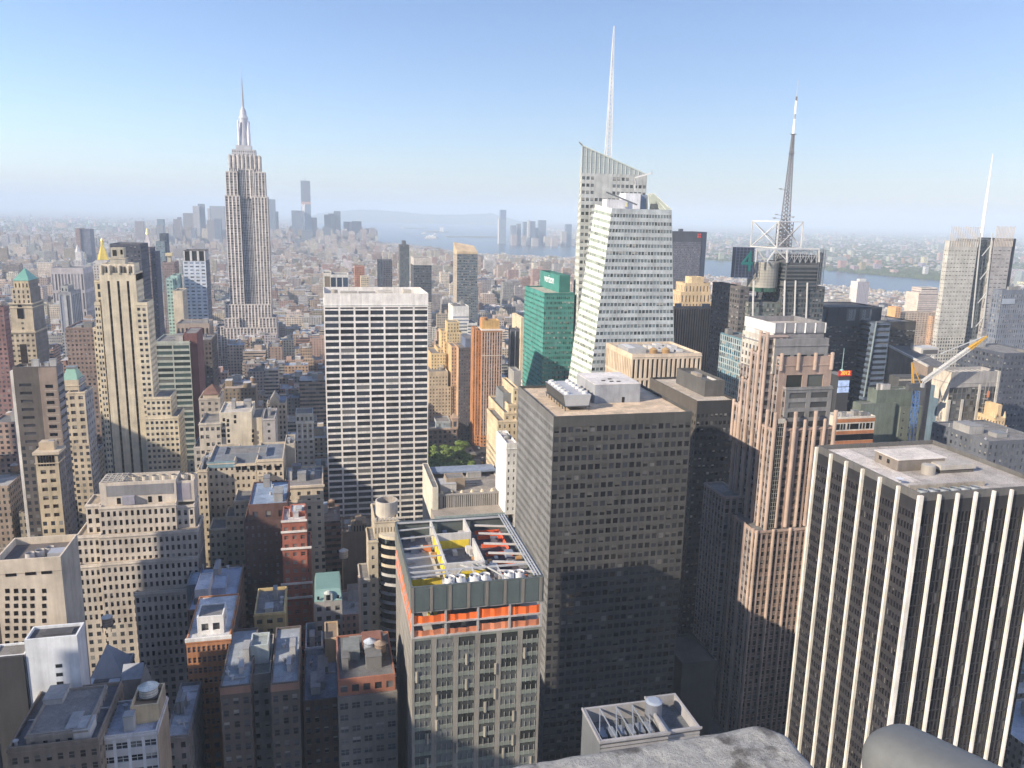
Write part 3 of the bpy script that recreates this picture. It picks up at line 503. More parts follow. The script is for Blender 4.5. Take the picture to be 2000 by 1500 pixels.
# upper steps (right wing steps first)
z4 = aty(1545, 757, YP+2)[1]; gb = b.box(x0+6.0, x1-1.2, YP+2.2, YP+40, zs-7, z4, S(PG, 9.6, 4.6, .8, .6, top=1.6, d=.4, g=(.05, .05, .05), end=.8), par=.8, side=pkE)
z3 = aty(1535, 697, YP+5)[1]; pf = b.box(x0+3.6, x1-.6, YP+5, YP+38, zs-7, z3, S(PK, 9.2, 18.5, .76, .8, top=5.5, d=.5, g=(.05, .055, .05), end=2.6, keep=lambda i, j, nb, nf: j >= nf-1), par=1, side=pkE)
for k in range(4): rpier(x0+4.2+k*(wx-5.4)/3, YP+4.8, z3-6, z3+1.6, .8)
z2 = aty(1525, 662, YP+8)[1]; gt = b.box(x0+2.2, x1-1.4, YP+8, YP+36, z3-8, z2, S((.23, .225, .225), 9, 9, .8, .5, top=4.4, d=.4, g=(.04, .045, .05), end=.8), par=.7, side=S((.5, .46, .4), 3, 4, .5, .6))
z1 = aty(1522, 631, YP+10)[1]; cr = b.box(x0+2.4, solx(1612, YP+10, z1), YP+10, YP+34, z2-2, z1, S((.22, .215, .22)), side=S((.62, .6, .58)), par=2.4, roof=(.5, .45, .4))
m = b.part('crown_band', M_WALL); m.box(cr['x0']-.35, cr['x1']+.35, YP+9.65, YP+34.3, z1-4.4, z1+.05, (.27, .265, .27), skip='TB')
m = b.part('white_side_panel', M_WALL); m.box(cr['x0']-.5, cr['x0']-.36, YP+9.6, YP+34.3, z1-4.4, z1, (.74, .72, .7)); m.box(cr['x0']-.12, cr['x0']-.01, YP+10.1, YP+33.8, z1-12, z1-4.5, (.6, .58, .55))
for k in range(6): xx = cr['x0']+k*(cr['x1']-cr['x0'])/5; m.box(xx-.25, xx+.25, YP+9.3, YP+9.65, z1-4.4, z1, (.8, .78, .74))
mm = b.part('crown_panel', M_WALL, up=m)
for k in range(5): xa = cr['x0']+k*(cr['x1']-cr['x0'])/5; mm.box(xa+.5, xa+(cr['x1']-cr['x0'])/5-.5, YP+9.5, YP+9.66, z1-3.9, z1-.6, (.27, .27, .28))
# stepped pink wings on the east side, each lower than the last
for f, w_, u, v in ((.28, 2.5, 1478, 655), (.45, 3.0, 1466, 690), (.62, 3.6, 1455, 745), (.80, 4.2, 1445, 790)):
    yy = YP+De*f; zz = aty(u, v, yy)[1]; bx = b.box(x0+.5-w_*.4, x0+9, yy, yy+De*.2, zs-10, zz, pkE, side=pkE, par=.6)
    for dy in (.5, De*.2-.5): rpier(x0+.4-w_*.4, yy+dy, zs-20, zz+1.2, .75)
# --- crystalline white glass tower with lattice spire
b = Bld('skyscraper', 'pale crystalline glass skyscraper with slanted facets and a white lattice spire', 'the white-spired glass skyscraper')
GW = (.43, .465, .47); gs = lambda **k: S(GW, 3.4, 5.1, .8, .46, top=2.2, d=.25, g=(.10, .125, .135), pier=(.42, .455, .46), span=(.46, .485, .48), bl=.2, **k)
def ext(p, q, z): p, q = np.asarray(p), np.asarray(q); f = (z-p[2])/(q[2]-p[2]); return p+(q-p)*f
YA, YC = 535, 572
At, Ab = P3(1195, 407, YA), P3(1155, 722, YA); Bt, Bb = P3(1163, 396, YC), P3(1112, 727, YC); Ct, Cb = P3(1312, 404, YA), P3(1316, 650, YA)
zA = At[2]; Ct = ext(Cb, Ct, zA); Bt = ext(Bb, Bt, zA+3); zf = 95.
A0, B0, C0 = ext(At, Ab, zf), ext(Bt, Bb, zf), ext(Ct, Cb, zf); A00, B00, C00 = ext(At, Ab, 0), ext(Bt, Bb, 0), ext(Ct, Cb, 0)
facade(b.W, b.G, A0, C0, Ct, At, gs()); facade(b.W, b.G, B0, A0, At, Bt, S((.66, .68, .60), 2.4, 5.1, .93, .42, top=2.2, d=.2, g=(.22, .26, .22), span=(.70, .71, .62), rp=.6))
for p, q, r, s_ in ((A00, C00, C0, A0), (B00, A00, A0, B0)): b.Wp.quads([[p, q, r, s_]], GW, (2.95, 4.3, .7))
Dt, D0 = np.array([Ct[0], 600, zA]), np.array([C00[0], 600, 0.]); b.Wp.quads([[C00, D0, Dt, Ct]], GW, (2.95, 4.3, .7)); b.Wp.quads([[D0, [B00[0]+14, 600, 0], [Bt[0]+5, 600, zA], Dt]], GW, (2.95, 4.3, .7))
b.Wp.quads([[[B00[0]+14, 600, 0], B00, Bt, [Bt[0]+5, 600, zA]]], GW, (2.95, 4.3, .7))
b.Rf.poly([At-[0, 0, 3.5], Ct-[0, 0, 3.5], Dt-[0, 0, 3.5], [Bt[0]+5, 600, zA-3.5], Bt-[0, 0, 6.5]], (.5, .48, .45)); b.boxes.append((B00[0], C00[0], YA, 640, 0, zA))
# the glass parapet rises over the roof at its right corner
m = b.part('glass_parapet', M_GLASS); 
def screen(pts, nx=6): 
    p = [np.asarray(k, float) for k in pts]; m.quads([p], (.30, .34, .31), rnd=[.5]); m.quads([p[::-1]], (.30, .34, .31), rnd=[.5])
    for k in range(nx+1): s = k/nx; sm.beam(p[0]*(1-s)+p[1]*s, p[3]*(1-s)+p[2]*s, .35, (.66, .68, .62))
    sm.beam(p[3], p[2], .4, (.7, .7, .64))
sm = b.part('parapet_mullion', up=m)
h1, h2 = aty(1300, 379, YA+30)[1], aty(1262, 383, YA+36)[1]
screen([ext(Ct, Cb, zA+.1), [Ct[0], YA+40, zA+.1], [Ct[0]-1.5, YA+40, h1], [Ct[0]-3, YA+26, h1]], 4); screen([[solx(1262, YA+41, zA), YA+41, zA-3], [Ct[0]-1, YA+41, zA-3], [Ct[0]-1.5, YA+41, h1], [solx(1262, YA+41, h2), YA+41, h2-1]], 6)
for (ua, va, ub, vb2, y, d, c) in ((1186, 389, 1225, 404, YA+12, 10, (.62, .62, .64)), (1222, 377, 1250, 404, YA+14, 12, (.66, .66, .68)), (1250, 380, 1262, 404, YA+18, 14, (.2, .25, .33))):
    (xa, za), xb = aty(ua, va, y), solx(ub, y, zA); k = b.part('mechanical_box', M_WALL); k.box(xa, xb, y, y+d, zA-3.4, za, c, skip='B')
m2 = b.part('window_washing_crane', M_METAL)
m2.beam(P3(1244, 400, YA+4), P3(1184, 375, YA+4), .9, (.16, .17, .18)); m2.beam(P3(1240, 372, YA+16), P3(1240, 360, YA+16), .8, (.6, .6, .6)); m2.beam(P3(1240, 347, 580), P3(1273, 338, 576), 1.0, (.62, .62, .62)); m2.beam(P3(1273, 341, 576), P3(1273, 334, 576), .5, (.4, .4, .4))
m2.beam(P3(1224, 404, YA+3), P3(1224, 396, YA+3), .9, (.66, .6, .3)); m2.beam(P3(1240, 349, 580), P3(1243, 362, 581), .8, (.5, .5, .5))
# back block
YK = 588; T = P3(1137.5, 284, YK); Rk = P3(1263, 361, YK); Bl = P3(1131, 522, YK); zw = aty(1150, 338, YK)[1]
l = lambda z: ext(T, Bl, z); Lb = l(95.); Rb = np.array([Rk[0], YK, 95.]); gk = S((.45, .46, .44), 3.4, 5.1, .72, .46, top=1, d=.25, g=(.08, .095, .10), keep=lambda i, j, nb, nf: i < 3 or (i > 6 and (j < nf-1 or i < 11)) or j % 9 == 3)
facade(b.W, b.G, Lb, Rb, np.array([Rk[0], YK, zw]), l(zw), gk)
b.Wp.quads([[l(0), [Rk[0], YK, 0], Rb, Lb]], GW, (3, 4.3, .7)); Eq, Et = P3(1113, 692, YK+42), P3(1135, 300, YK+42); El = [ext(Et, Eq, 0), Et]
facade(b.W, b.G, El[0], l(0), T-[0, 0, 0], El[1], S((.60, .61, .55), 3.2, 5.1, .9, .44, top=2, d=.2, g=(.2, .22, .2)))
b.Wp.quads([[[Rk[0], YK, 0], [Rk[0], YK+42, 0], [Rk[0], YK+42, zw], [Rk[0], YK, zw]]], GW, (3, 4.3, .7)); b.Wp.quads([[[Rk[0], YK+42, 0], El[0], ext(Et, Eq, zw), [Rk[0], YK+42, zw]]], GW, (3, 4.3, .7))
b.Rf.quads([[l(zw), [Rk[0], YK, zw], [Rk[0], YK+42, zw], ext(Et, Eq, zw)]], (.4, .4, .4))
# slanted glass screen above
m = b.part('glass_screen', M_GLASS); zr = max(zw+.4, Rk[2]); Rt = np.array([Rk[0], YK+.2, zr]); m.quads([[l(zw+.02)+[0, .2, 0], [Rk[0], YK+.2, zw+.02], Rt, T+[0, .2, 0]]], (.27, .30, .29), rnd=[.6]); m.quads([[T+[0, .9, 0], Rt+[0, .7, 0], [Rk[0], YK+.9, zw+.02], l(zw+.02)+[0, .9, 0]]], (.27, .30, .29), rnd=[.6])
m = b.part('screen_mullion', up=m)
for k in range(16): s = k/15; top = T*(1-s)+Rt*s; lo = l(zw)*(1-s)+np.array([Rk[0], YK, zw])*s; m.beam(lo, top, .42, (.62, .64, .6))
for k in range(1, 12):
    z = zw+k*4.; 
    if z < T[2]: s = min(1, (T[2]-z)/(T[2]-zr+.01)); m.beam(l(z), T*(1-s)+Rt*s, .2, (.5, .52, .5))
m.beam(T, Rt, .8, (.62, .65, .56)); m.beam(T, P3(1131, 277, YK), .9, (.3, .3, .28))
sp = b.part('spire', M_METAL); sx, s0 = aty(1186.5, 330, 600); s1 = aty(1192.3, 50, 600)[1]; H = s1-s0
tr = lambda f: 2.6*(1-f)**.8+.25
for k in range(34):
    f, f2 = k/34, (k+1)/34; r, r2, za, zb2 = tr(f), tr(f2), s0+H*f, s0+H*f2
    for i in range(4):
        a = math.pi/4+i*math.pi/2; a2 = a+math.pi/2; p = lambda rr, aa, zz: (sx+rr*math.cos(aa), 600+rr*math.sin(aa), zz)
        sp.beam(p(r, a, za), p(r2, a, zb2), .75*(1-f*.7), (.80, .80, .78))
        if f < .78: sp.beam(p(r, a, za), p(r2, a2, zb2), .3, (.75, .76, .76)); sp.beam(p(r2, a, zb2), p(r2, a2, zb2), .3, (.7, .7, .7))
sp.cyl((sx, 600), .8, .25, s0+H*.76, s1, 8, (.8, .8, .78))
# --- media tower with broadcast mast
b = Bld('skyscraper', 'dark glass tower with a white roof truss, silver drum and striped broadcast mast', 'the broadcast-mast tower')
YT = 540; DG = (.09, .095, .1); q = b.tier(YT, 1533, 560, 1612, 40, S(DG, 2.4, 3.9, .8, .62, top=1, d=.25, g=(.035, .05, .06), span=(.09, .1, .105)), vb=660, side=S((.1, .1, .11), 2.6, 3.9, .7, .6, g=(.04, .05, .06)))
b.tier(YT+3, 1462, 590, 1534, 44, S((.16, .17, .155), 2.2, 3.9, .86, .7, top=.6, d=.15, g=(.09, .11, .10), span=(.14, .15, .14)), vb=690); b.tier(YT+7, 1446, 560, 1464, 44, S((.13, .12, .12), 3.6, 4, .66, .55, d=.3, g=(.04, .045, .05)), vb=700)
cxz = aty(1503, 512, YT+6); r_ = (solx(1529, YT+6, cxz[1])-solx(1477, YT+6, cxz[1]))/2; m = b.part('silver_drum', M_METAL); zb_, zt_ = aty(1503, 562, YT+6)[1], cxz[1]; m.cyl((cxz[0], YT+14), r_*1.02, r_*1.02, zb_, zt_, 28, (.38, .36, .31))
for k in range(9): m.cyl((cxz[0], YT+14), r_*1.03, r_*1.03, zb_+k*(zt_-zb_)/9, zb_+k*(zt_-zb_)/9+.25, 28, (.24, .23, .21), cap=False)
m = b.part('drum_ledge', M_GLASS, up=m); m.cyl((cxz[0], YT+14), r_*1.06, r_*1.06, zb_-3, zb_, 24, (.12, .3, .22))
q2 = b.tier(YT-.6, 1537, 513, 1601, 36, S((.10, .105, .11), 30, 2.6, .94, .6, top=.5, d=.4, g=(.03, .04, .05)), zb=q['z']-2, roof=(.1, .1, .1)); m = b.part('white_mast_rib', M_METAL)
for u, va, vb2, wd in ((1533, 548, 690, .9), (1554, 548, 660, .8), (1577, 552, 660, .8), (1472, 548, 690, .9)): m.beam(P3(u, va, YT-.9), P3(u-4, vb2, YT-.9), wd, (.74, .72, .68))
lt = b.part('roof_lattice', M_METAL); za, zb2 = aty(1545, 513, YT)[1], aty(1545, 489, YT)[1]
xs = [solx(1540+k*11, YT, za) for k in range(7)]
for yy in (YT, YT+18):
    for k in range(7): lt.beam((xs[k], yy, za), (xs[k], yy, zb2), .35, (.45, .46, .47))
    for k in range(6): lt.beam((xs[k], yy, za), (xs[k+1], yy, zb2), .25, (.45, .46, .47)); lt.beam((xs[k+1], yy, za), (xs[k], yy, zb2), .25, (.4, .42, .42))
    for z in (za+(zb2-za)*.5, zb2): lt.beam((xs[0], yy, z), (xs[-1], yy, z), .3, (.5, .5, .5))
sgn = b.part('sign_frame', M_METAL); (xa, zt2), xb, zb3 = aty(1439, 483, YT+4), solx(1476, YT+4, 200), aty(1445, 543, YT+4)[1]
for k in range(7): xx = xa+(xb-xa)*k/6; sgn.beam((xx, YT+4, zb3), (xx, YT+4, zt2), .3, (.10, .13, .22))
for k in range(11): zz = zb3+(zt2-zb3)*k/10; sgn.beam((xa, YT+4, zz), (xb, YT+4, zz), .22, (.12, .15, .22))
sgn.box(xa-.2, xb+.2, YT+9, YT+9.4, zb3, zt2, (.04, .05, .075)); tr_ = b.part('roof_truss', M_METAL); WT = (.66, .65, .63)
A = lambda u, v, y=YT+8: P3(u, v, y)
zlo, zhi = A(1500, 483)[2], A(1500, 432)[2]; xl, xr, xm = solx(1492, YT+6, zhi), solx(1566, YT+6, zhi), solx(1520, YT+2, zhi)
c4 = [(xm, YT+1), (xr, YT+4), (xr-3, YT+27), (xl, YT+22)]
for i in range(4):
    p, r = c4[i], c4[(i+1) % 4]; tr_.beam((*p, zlo-1), (*p, zhi), .8, WT); tr_.beam((*p, zhi), (*r, zhi), .75, WT); tr_.beam((*p, zlo), (*r, zlo), .7, WT); tr_.beam((*p, zlo), (*r, zhi), .45, WT); tr_.beam((*r, zlo), (*p, zhi), .45, WT)
for (u, v, u2, v2, wd) in ((1478, 486, 1600, 486, 1.0), (1478, 486, 1495, 511, .8), (1515, 487, 1498, 511, .8), (1537, 487, 1537, 513, 1.1), (1515, 487, 1537, 509, .6), (1600, 487, 1600, 512, .9), (1478, 486, 1476, 512, .8)): tr_.beam(A(u, v, YT-1), A(u2, v2, YT-1), wd, WT)
core = b.part('mast_cage', M_METAL); cmx = aty(1529, 486, YT+14)[0]
for k in range(7):
    a_, b_ = zlo+(zhi-zlo)*k/7, zlo+(zhi-zlo)*(k+1)/7; cs_ = [(cmx-4.4, YT+10), (cmx+4.4, YT+10), (cmx+4.4, YT+18), (cmx-4.4, YT+18)]
    for i in range(4): p, r = cs_[i], cs_[(i+1) % 4]; core.beam((*p, a_), (*p, b_), .5, (.22, .22, .23)); core.beam((*p, a_), (*r, a_), .4, (.25, .25, .26)); core.beam((*p, a_), (*r, b_), .35, (.22, .22, .23))
side_ = b.part('side_screen_frame', M_METAL); (xa_, z_a), xb_ = aty(1602, 488, YT-1), solx(1616, YT-1, 230); z_b = aty(1604, 556, YT-1)[1]
for k in range(9): side_.beam((xa_, YT-1, z_b+(z_a-z_b)*k/8), (xb_, YT-1, z_b+(z_a-z_b)*k/8), .3, (.14, .16, .18))
for k in range(4): side_.beam((xa_+(xb_-xa_)*k/3, YT-1, z_b), (xa_+(xb_-xa_)*k/3, YT-1, z_a), .35, (.14, .16, .18))
side_.box(xa_, xb_, YT+2, YT+2.4, z_b, z_a-2, (.05, .06, .07))
dk_b = b.part('plant_block', M_WALL); dk_b.box(solx(1543, YT+4, zb2), solx(1597, YT+4, zb2), YT+5, YT+26, za-1, zb2-3.5, (.085, .09, .1))
ms = b.part('broadcast_mast', M_METAL); mx, z0 = aty(1529, 486, YT+14); 
zz = [aty(u, v, YT+14)[1] for u, v in ((1530, 432), (1538, 262), (1541, 232), (1543, 222), (1545, 196), (1546, 188), (1548, 156))]
for k in range(30):
    f, f2 = k/30, (k+1)/30; r, r2 = 3.2*(1-f)+.9, 3.2*(1-f2)+.9; a_, b_ = z0+(zz[1]-z0)*f, z0+(zz[1]-z0)*f2
    for i in range(4):
        a, a2 = math.pi/4+i*math.pi/2, math.pi/4+(i+1)*math.pi/2; p = lambda rr, aa, h: (mx+rr*math.cos(aa), YT+14+rr*math.sin(aa), h); cl = (.24, .23, .24)
        ms.beam(p(r, a, a_), p(r2, a, b_), .5, cl); ms.beam(p(r, a, a_), p(r2, a2, b_), .3, cl); ms.beam(p(r, a, a_), p(r, a2, a_), .3, cl)
for a_, b_, r, c in ((zz[1], zz[2], .95, (.82, .82, .82)), (zz[2], zz[3], .5, (.3, .3, .3)), (zz[3], zz[4], .85, (.84, .84, .84)), (zz[4], zz[5], .7, (.15, .13, .13)), (zz[5], zz[6], .22, (.5, .5, .5))): ms.cyl((mx, YT+14), r, r*.9, a_, b_, 10, c)
for v in (262, 300): z = aty(1536, v, YT+14)[1]; ms.box(mx-2.2, mx+2.2, YT+13, YT+15, z, z+.5, (.2, .2, .2))
for u, v in ((1516, 419), (1541, 417), (1533, 426), (1524, 369), (1502, 477), (1512, 426), (1549, 424)):
    dsh = b.part('dish_antenna', M_METAL); p = P3(u, v, YT+9); dsh.cyl((p[0], p[1]), .3, 1.5, p[2]-.6, p[2]+.5, 12, (.8, .8, .8)); dsh.beam((p[0], p[1], p[2]), (mx, YT+14, p[2]-1), .25, (.4, .4, .4))
# the figure on its roof sign
b.sign4 = (xa, xb, zb3, zt2)
# --- green glass tower
b = Bld('office_tower', 'teal green glass tower with raised square roof box carrying a white sign', 'the teal glass tower')
TE = (.03, .14, .125); ts = S(TE, 1.6, 3.95, .88, .55, top=2, d=.15, g=(.03, .11, .10), span=(.055, .22, .19), pier=(.06, .26, .22)); te = S((.065, .27, .225), 1.7, 3.95, .8, .4, top=2, d=.15, g=(.03, .12, .1), span=(.075, .29, .24), pier=(.07, .28, .23), rp=.7)
q = b.tier(600, 1063.5, 572, 1122, 62, ts, vb=770, side=te, roof=(.5, .46, .38)); y2 = 612; x0, z2 = aty(1093, 538, y2); t = b.box(x0, q['x1'], y2, y2+58, q['zr'], z2, S(TE), side=S((.055, .235, .195)), par=2, roof=(.4, .2, .12)); b.signv = (x0, y2, z2)
# --- tan office block with tall piers
b = Bld('office_block', 'cream flat-topped block with two tiers of tall narrow piers and rusty roof tanks', 'the tall-piered cream block')
q = b.tier(450, 1235, 692, 1371, 46, S((.60, .49, .37), 3.05, 15.4, .52, .9, top=2.6, d=1.3, g=(.018, .017, .017)), vb=780, side=S((.66, .52, .37), 2.8, 15.4, .44, .88, top=2.6, d=1.2, g=(.05, .04, .035)), par=1.4, roof=(.42, .37, .31))
for f in (.38, .56):
    m = b.part('roof_tank'); cx = q['x0']+f*(q['x1']-q['x0']); m.cyl((cx, 459), 2.6, 2.6, q['zr'], q['zr']+2.6, 14, (.36, .22, .1)); m.cyl((cx, 459), 2.7, .5, q['zr']+2.6, q['zr']+3.9, 14, (.45, .3, .14))
m = b.part('air_handler'); m.box(q['x0']+2, q['x0']+14, 462, 480, q['zr'], q['zr']+3, (.42, .42, .42))
for k in range(6): m.box(q['x0']+3, q['x0']+7, 463+k*2.8, 464.4+k*2.8, q['zr']+3, q['zr']+3.4, (.68, .68, .68))
m = b.part('air_handler')
for k in range(9): m.box(q['x0']+22+(k % 3)*6.5, q['x0']+26.5+(k % 3)*6.5, 463+(k//3)*9, 469+(k//3)*9, q['zr'], q['zr']+1.2+k % 2, (.6, .58, .55))
# ------------------------------------------------------------------ other buildings one can single out
def simple(name, label, ref, Y, uL, vL, uR, D, sp, n=2, vb=None, cat='building', **k):
    b = Bld(name, label, ref, cat); q = b.tier(Y, uL, vL, uR, D, sp, vb=vb, **k); b.q = q
    if n: b.units(q, n)
    return b, q
# textured brown slab and tan stepped tower behind it
b, q = simple('office_tower', 'brown slab with fine vertical ribs just right of the white-spired glass skyscraper', 'the brown ribbed slab', 640, 1313, 601, 1402, 12, S((.36, .27, .20), 2.3, 60, .42, .97, top=.6, d=.6, g=(.10, .08, .065), rp=2.), vb=735)
b, q = simple('stone_tower', 'golden tan stepped stone tower above the brown ribbed slab', 'the golden stepped tower', 800, 1326, 590, 1390, 40, S((.62, .45, .26), 4, 3.8, .4, .5), n=0)
b.tier(803, 1330, 570, 1388, 30, S((.62, .46, .27), 4.6, 14, .3, .8, top=3), zb=q['zr']); b.tier(806, 1339, 553, 1386, 24, S((.62, .46, .27), 4, 8, .3, .6), zb=q['zr']); b.tier(808, 1351, 541, 1375, 16, S((.64, .48, .28)), zb=q['zr'])
b, q = simple('office_tower', 'teal glass block with white grid mullions beside the pink granite tower', 'the teal gridded block', 470, 1456, 664, 1495, 34, S((.10, .17, .20), 2.2, 4, .84, .75, top=1, d=.2, g=(.045, .09, .12), pier=(.5, .52, .5)), side=S((.12, .22, .26), 2.8, 4., .88, .78, top=1, d=.25, g=(.05, .12, .16), pier=(.55, .57, .55), span=(.30, .37, .38)), vb=790)
# dark curved tower with framed signs
b = Bld('office_tower', 'dark blue curved office tower with two pale outlined sign frames near its top', 'the dark curved sign tower'); DN = (.028, .035, .05)
q = b.tier(580, 1618, 600, 1722, 40, S(DN, 3, 3.8, .8, .45, top=15, d=.2, g=(.02, .028, .04)), vb=780, roof=(.1, .1, .1)); xs0, xs1, zt = q['x0'], q['x1'], q['z']; w_ = xs1-xs0
b.tier(582, 1606, 603, 1640, 30, S((.075, .10, .14)), zb=aty(1620, 626, 582)[1]); m = b.part('roof_band', M_WALL); m.box(xs0+w_*.2, xs1+.3, 579.6, 580, zt-11, zt-.4, (.02, .028, .042)); fr = b.part('sign', M_METAL)
for fa, fb_, tl_ in ((.36, .50, .8), (.60, .80, .4)):
    xa, xb, za, zb2 = xs0+w_*fa, xs0+w_*fb_, zt-10.6, zt-2; c = (.36, .39, .40); fr.box(xa-.6, xb+.6, 579.3, 579.6, za-.6, zb2+.6, (.07, .08, .095)); 
    for a_, b_ in (((xa, za), (xb, za)), ((xb, za), (xb, zb2)), ((xa+1.1, za+.9), (xb-1, za+.9)), ((xb-.9, za+1), (xb-.9, zb2))): fr.beam((a_[0], 579.2, a_[1]), (b_[0], 579.2, b_[1]), .3, c)
    for k in range(3):
        z = za+2+k*2.3; xm = xa+.3+(xb-xa)*.2
        for a_, b_ in (((xm, z), (xm+2.2, z)), ((xm, z), (xm, z+1.5)), ((xm+2.2, z), (xm+2.2, z+1.5)), ((xm+.9, z+1.5), (xm+2.2, z+1.5))): fr.beam((a_[0], 579.2, a_[1]), (b_[0], 579.2, b_[1]), .3, c)
b, q = simple('office_tower', 'dark tower with broad blue ribs and a slanting pale edge, right of the sign frames', 'the blue-ribbed tower', 560, 1712, 630, 1740, 40, S((.06, .08, .11), 40, 4.6, .97, .5, top=1, d=1., g=(.012, .016, .024), span=(.11, .145, .20)), n=0, vb=790)
m = b.part('pale_edge', M_WALL); m.beam(P3(1712, 628, 559), P3(1687, 775, 559), .8, (.3, .36, .36))
m = b.part('rib_wing', M_WALL)
for k in range(20):
    z = q['z']-2-k*4.6; x = ext(P3(1712, 628, 560), P3(1687, 775, 560), z)[0]; m.box(x, q['x0']+.02, 560.2, 566, z-2.2, z, (.11, .145, .20))
    m.box(x+.4, q['x0']+.02, 560.8, 566, z-4.6, z-2.2, (.02, .025, .035))
b2, q = simple('office_tower', 'dark brown glass block with flat top, right of the blue-ribbed tower', 'the dark brown block', 610, 1738, 628, 1790, 40, S((.05, .045, .04), 3, 3.9, .85, .55, top=7, g=(.025, .025, .028)), vb=780)
# wedge roofed hall
b = Bld('office_block', 'brown wall block with sloping wedge roof edged in white beside the crane', 'the wedge-roofed brown block'); Yw = 560
p0, p1, pb = P3(1813, 716, Yw), P3(1762, 674, Yw+52), aty(1803, 745, Yw)[1]
m = b.part('brown_wall', M_WALL); x = p0[0]; b.boxes.append((x, x+40, Yw, Yw+52, 0, p0[2]))
m.quads([[(x, Yw+52, 0), (x, Yw, 0), (x, Yw, p0[2]), (x, Yw+52, p1[2])]], (.27, .21, .17)); m.quads([[(x, Yw, 0), (x+20, Yw, 0), (x+20, Yw, p0[2]), (x, Yw, p0[2])]], (.2, .17, .15))
b.Rf.quads([[(x, Yw, p0[2]), (x+20, Yw, p0[2]), (x+20, Yw+52, p1[2]), (x, Yw+52, p1[2])]], (.13, .13, .14)); m = b.part('roof_edge', M_METAL); m.beam((x, Yw, p0[2]+.3), (x, Yw+52, p1[2]+.3), 1.6, (.62, .6, .56)); m = b.part('roof_house', M_METAL)
(xa, za), xb = aty(1800, 680, Yw+30), 0; xb = solx(1834, Yw+30, za); zb2 = aty(1800, 694, Yw+30)[1]; m.box(xa, xb, Yw+30, Yw+44, zb2, za, (.6, .58, .55)); m.box(xa+2, xb-1, Yw+29.8, Yw+30, zb2+1, za-1.6, (.12, .12, .12))
m = b.part('low_wing', M_WALL); xa, z = aty(1757, 737, Yw-12); m.box(xa, solx(1812, Yw-12, z), Yw-12, Yw, 0, z, (.08, .08, .08)); m.box(xa-.2, solx(1812, Yw-12, z)+.2, Yw-12.3, Yw-11.9, z-3, z-1.6, (.4, .36, .3))
# twin slab tower with slim mast
b = Bld('skyscraper', 'pale twin-slab tower veiled in white ceramic screens with a slim white mast, far right', 'the veiled twin-slab tower'); YN = 700
sc_ = S((.58, .53, .44), 30, 4.2, .96, .22, top=14, d=.3, g=(.28, .25, .21), rp=.8); q = b.tier(YN, 1855, 470, 1911, 6, S((.50, .48, .43), 4, 4.2, .62, .2, top=8, d=.3, g=(.27, .25, .2), rp=3.), vb=660)
z0 = q['z']; xs_ = q['x1']; q3 = b.tier(YN+6, 1911, 468, 1950, 30, S((.14, .155, .16), 3, 4.2, .6, .5, d=.4, g=(.06, .08, .09)), vb=760); q4 = b.tier(YN+1, 1943, 470, 1978, 30, S((.38, .36, .35), 5, 4.2, .7, .2, top=8, d=.3, g=(.30, .27, .25), rp=3.), vb=770); b.tier(YN+3, 1975, 466, 1985, 44, S((.05, .055, .07)))
for (t, zt) in ((q, aty(1860, 441, YN)[1]), (q4, aty(1960, 441, YN)[1])):
    m = b.part('screen_rods', M_METAL)
    nx = 13
    for k in range(nx):
        x = t['x0']+(t['x1']-t['x0'])*k/(nx-1); m.beam((x, t['y0']-.2, t['z']-6), (x, t['y0']-.2, zt-(k % 3)*.7), .42, (.62, .55, .48))
    for k in range(12): m.beam((t['x0'], t['y0']-.2, t['z']+k*(zt-t['z'])/12), (t['x1'], t['y0']-.2, t['z']+k*(zt-t['z'])/12), .32, (.62, .55, .48))
m = b.part('corner_frame', M_METAL)
for u in (1916, 1938): m.beam(P3(u, 455, YN+.4), P3(u-18, 640, YN+.4), .9, (.6, .6, .56))
for k in range(4): m.beam(P3(1918-k*4, 500+k*46, YN+.6), P3(1934-k*4, 480+k*46, YN+.6), .6, (.6, .6, .58))
m = b.part('spire', M_METAL); sx, z0 = aty(1917.5, 456, YN+20); zt = aty(1937.5, 300, YN+20)[1]; m.cyl((sx, YN+20), 1.9, 1.5, z0-4, z0+(zt-z0)*.4, 10, (.84, .83, .82)); m.cyl((sx, YN+20), 1.5, .3, z0+(zt-z0)*.4, zt, 10, (.84, .83, .82))
b, q = simple('office_tower', 'blue grey glass tower with white cap band at the right edge of the photo', 'the capped blue tower', 520, 1958, 566, 2030, 9, S((.17, .19, .23), 2., 4, .55, .6, top=3, g=(.07, .09, .13), pier=(.2, .22, .26)), vb=700); m = b.part('cap_band', M_METAL); m.box(q['x0']+1, q['x0']+13, 519.6, 520, q['z']-11, q['z']-7, (.36, .4, .46))
b, q = simple('office_tower', 'shaded dark blue slab at the right edge below the capped blue tower', 'the shaded blue slab', 440, 1962, 690, 2040, 40, S((.075, .085, .11), 3, 4, .5, .5, g=(.035, .04, .055)))
b, q = simple('office_block', 'shaded grey blue block with faint windows behind the white-piered tower', 'the shaded grey block', 330, 1932, 862, 2040, 40, S((.11, .12, .14), 3.4, 4, .4, .5, g=(.05, .06, .075)))
b, q = simple('office_tower', 'long dark blue slab behind the concrete tower with cranes', 'the long dark blue slab', 620, 1985, 640, 2060, 30, S((.08, .09, .12), 3, 4, .5, .5), n=0)
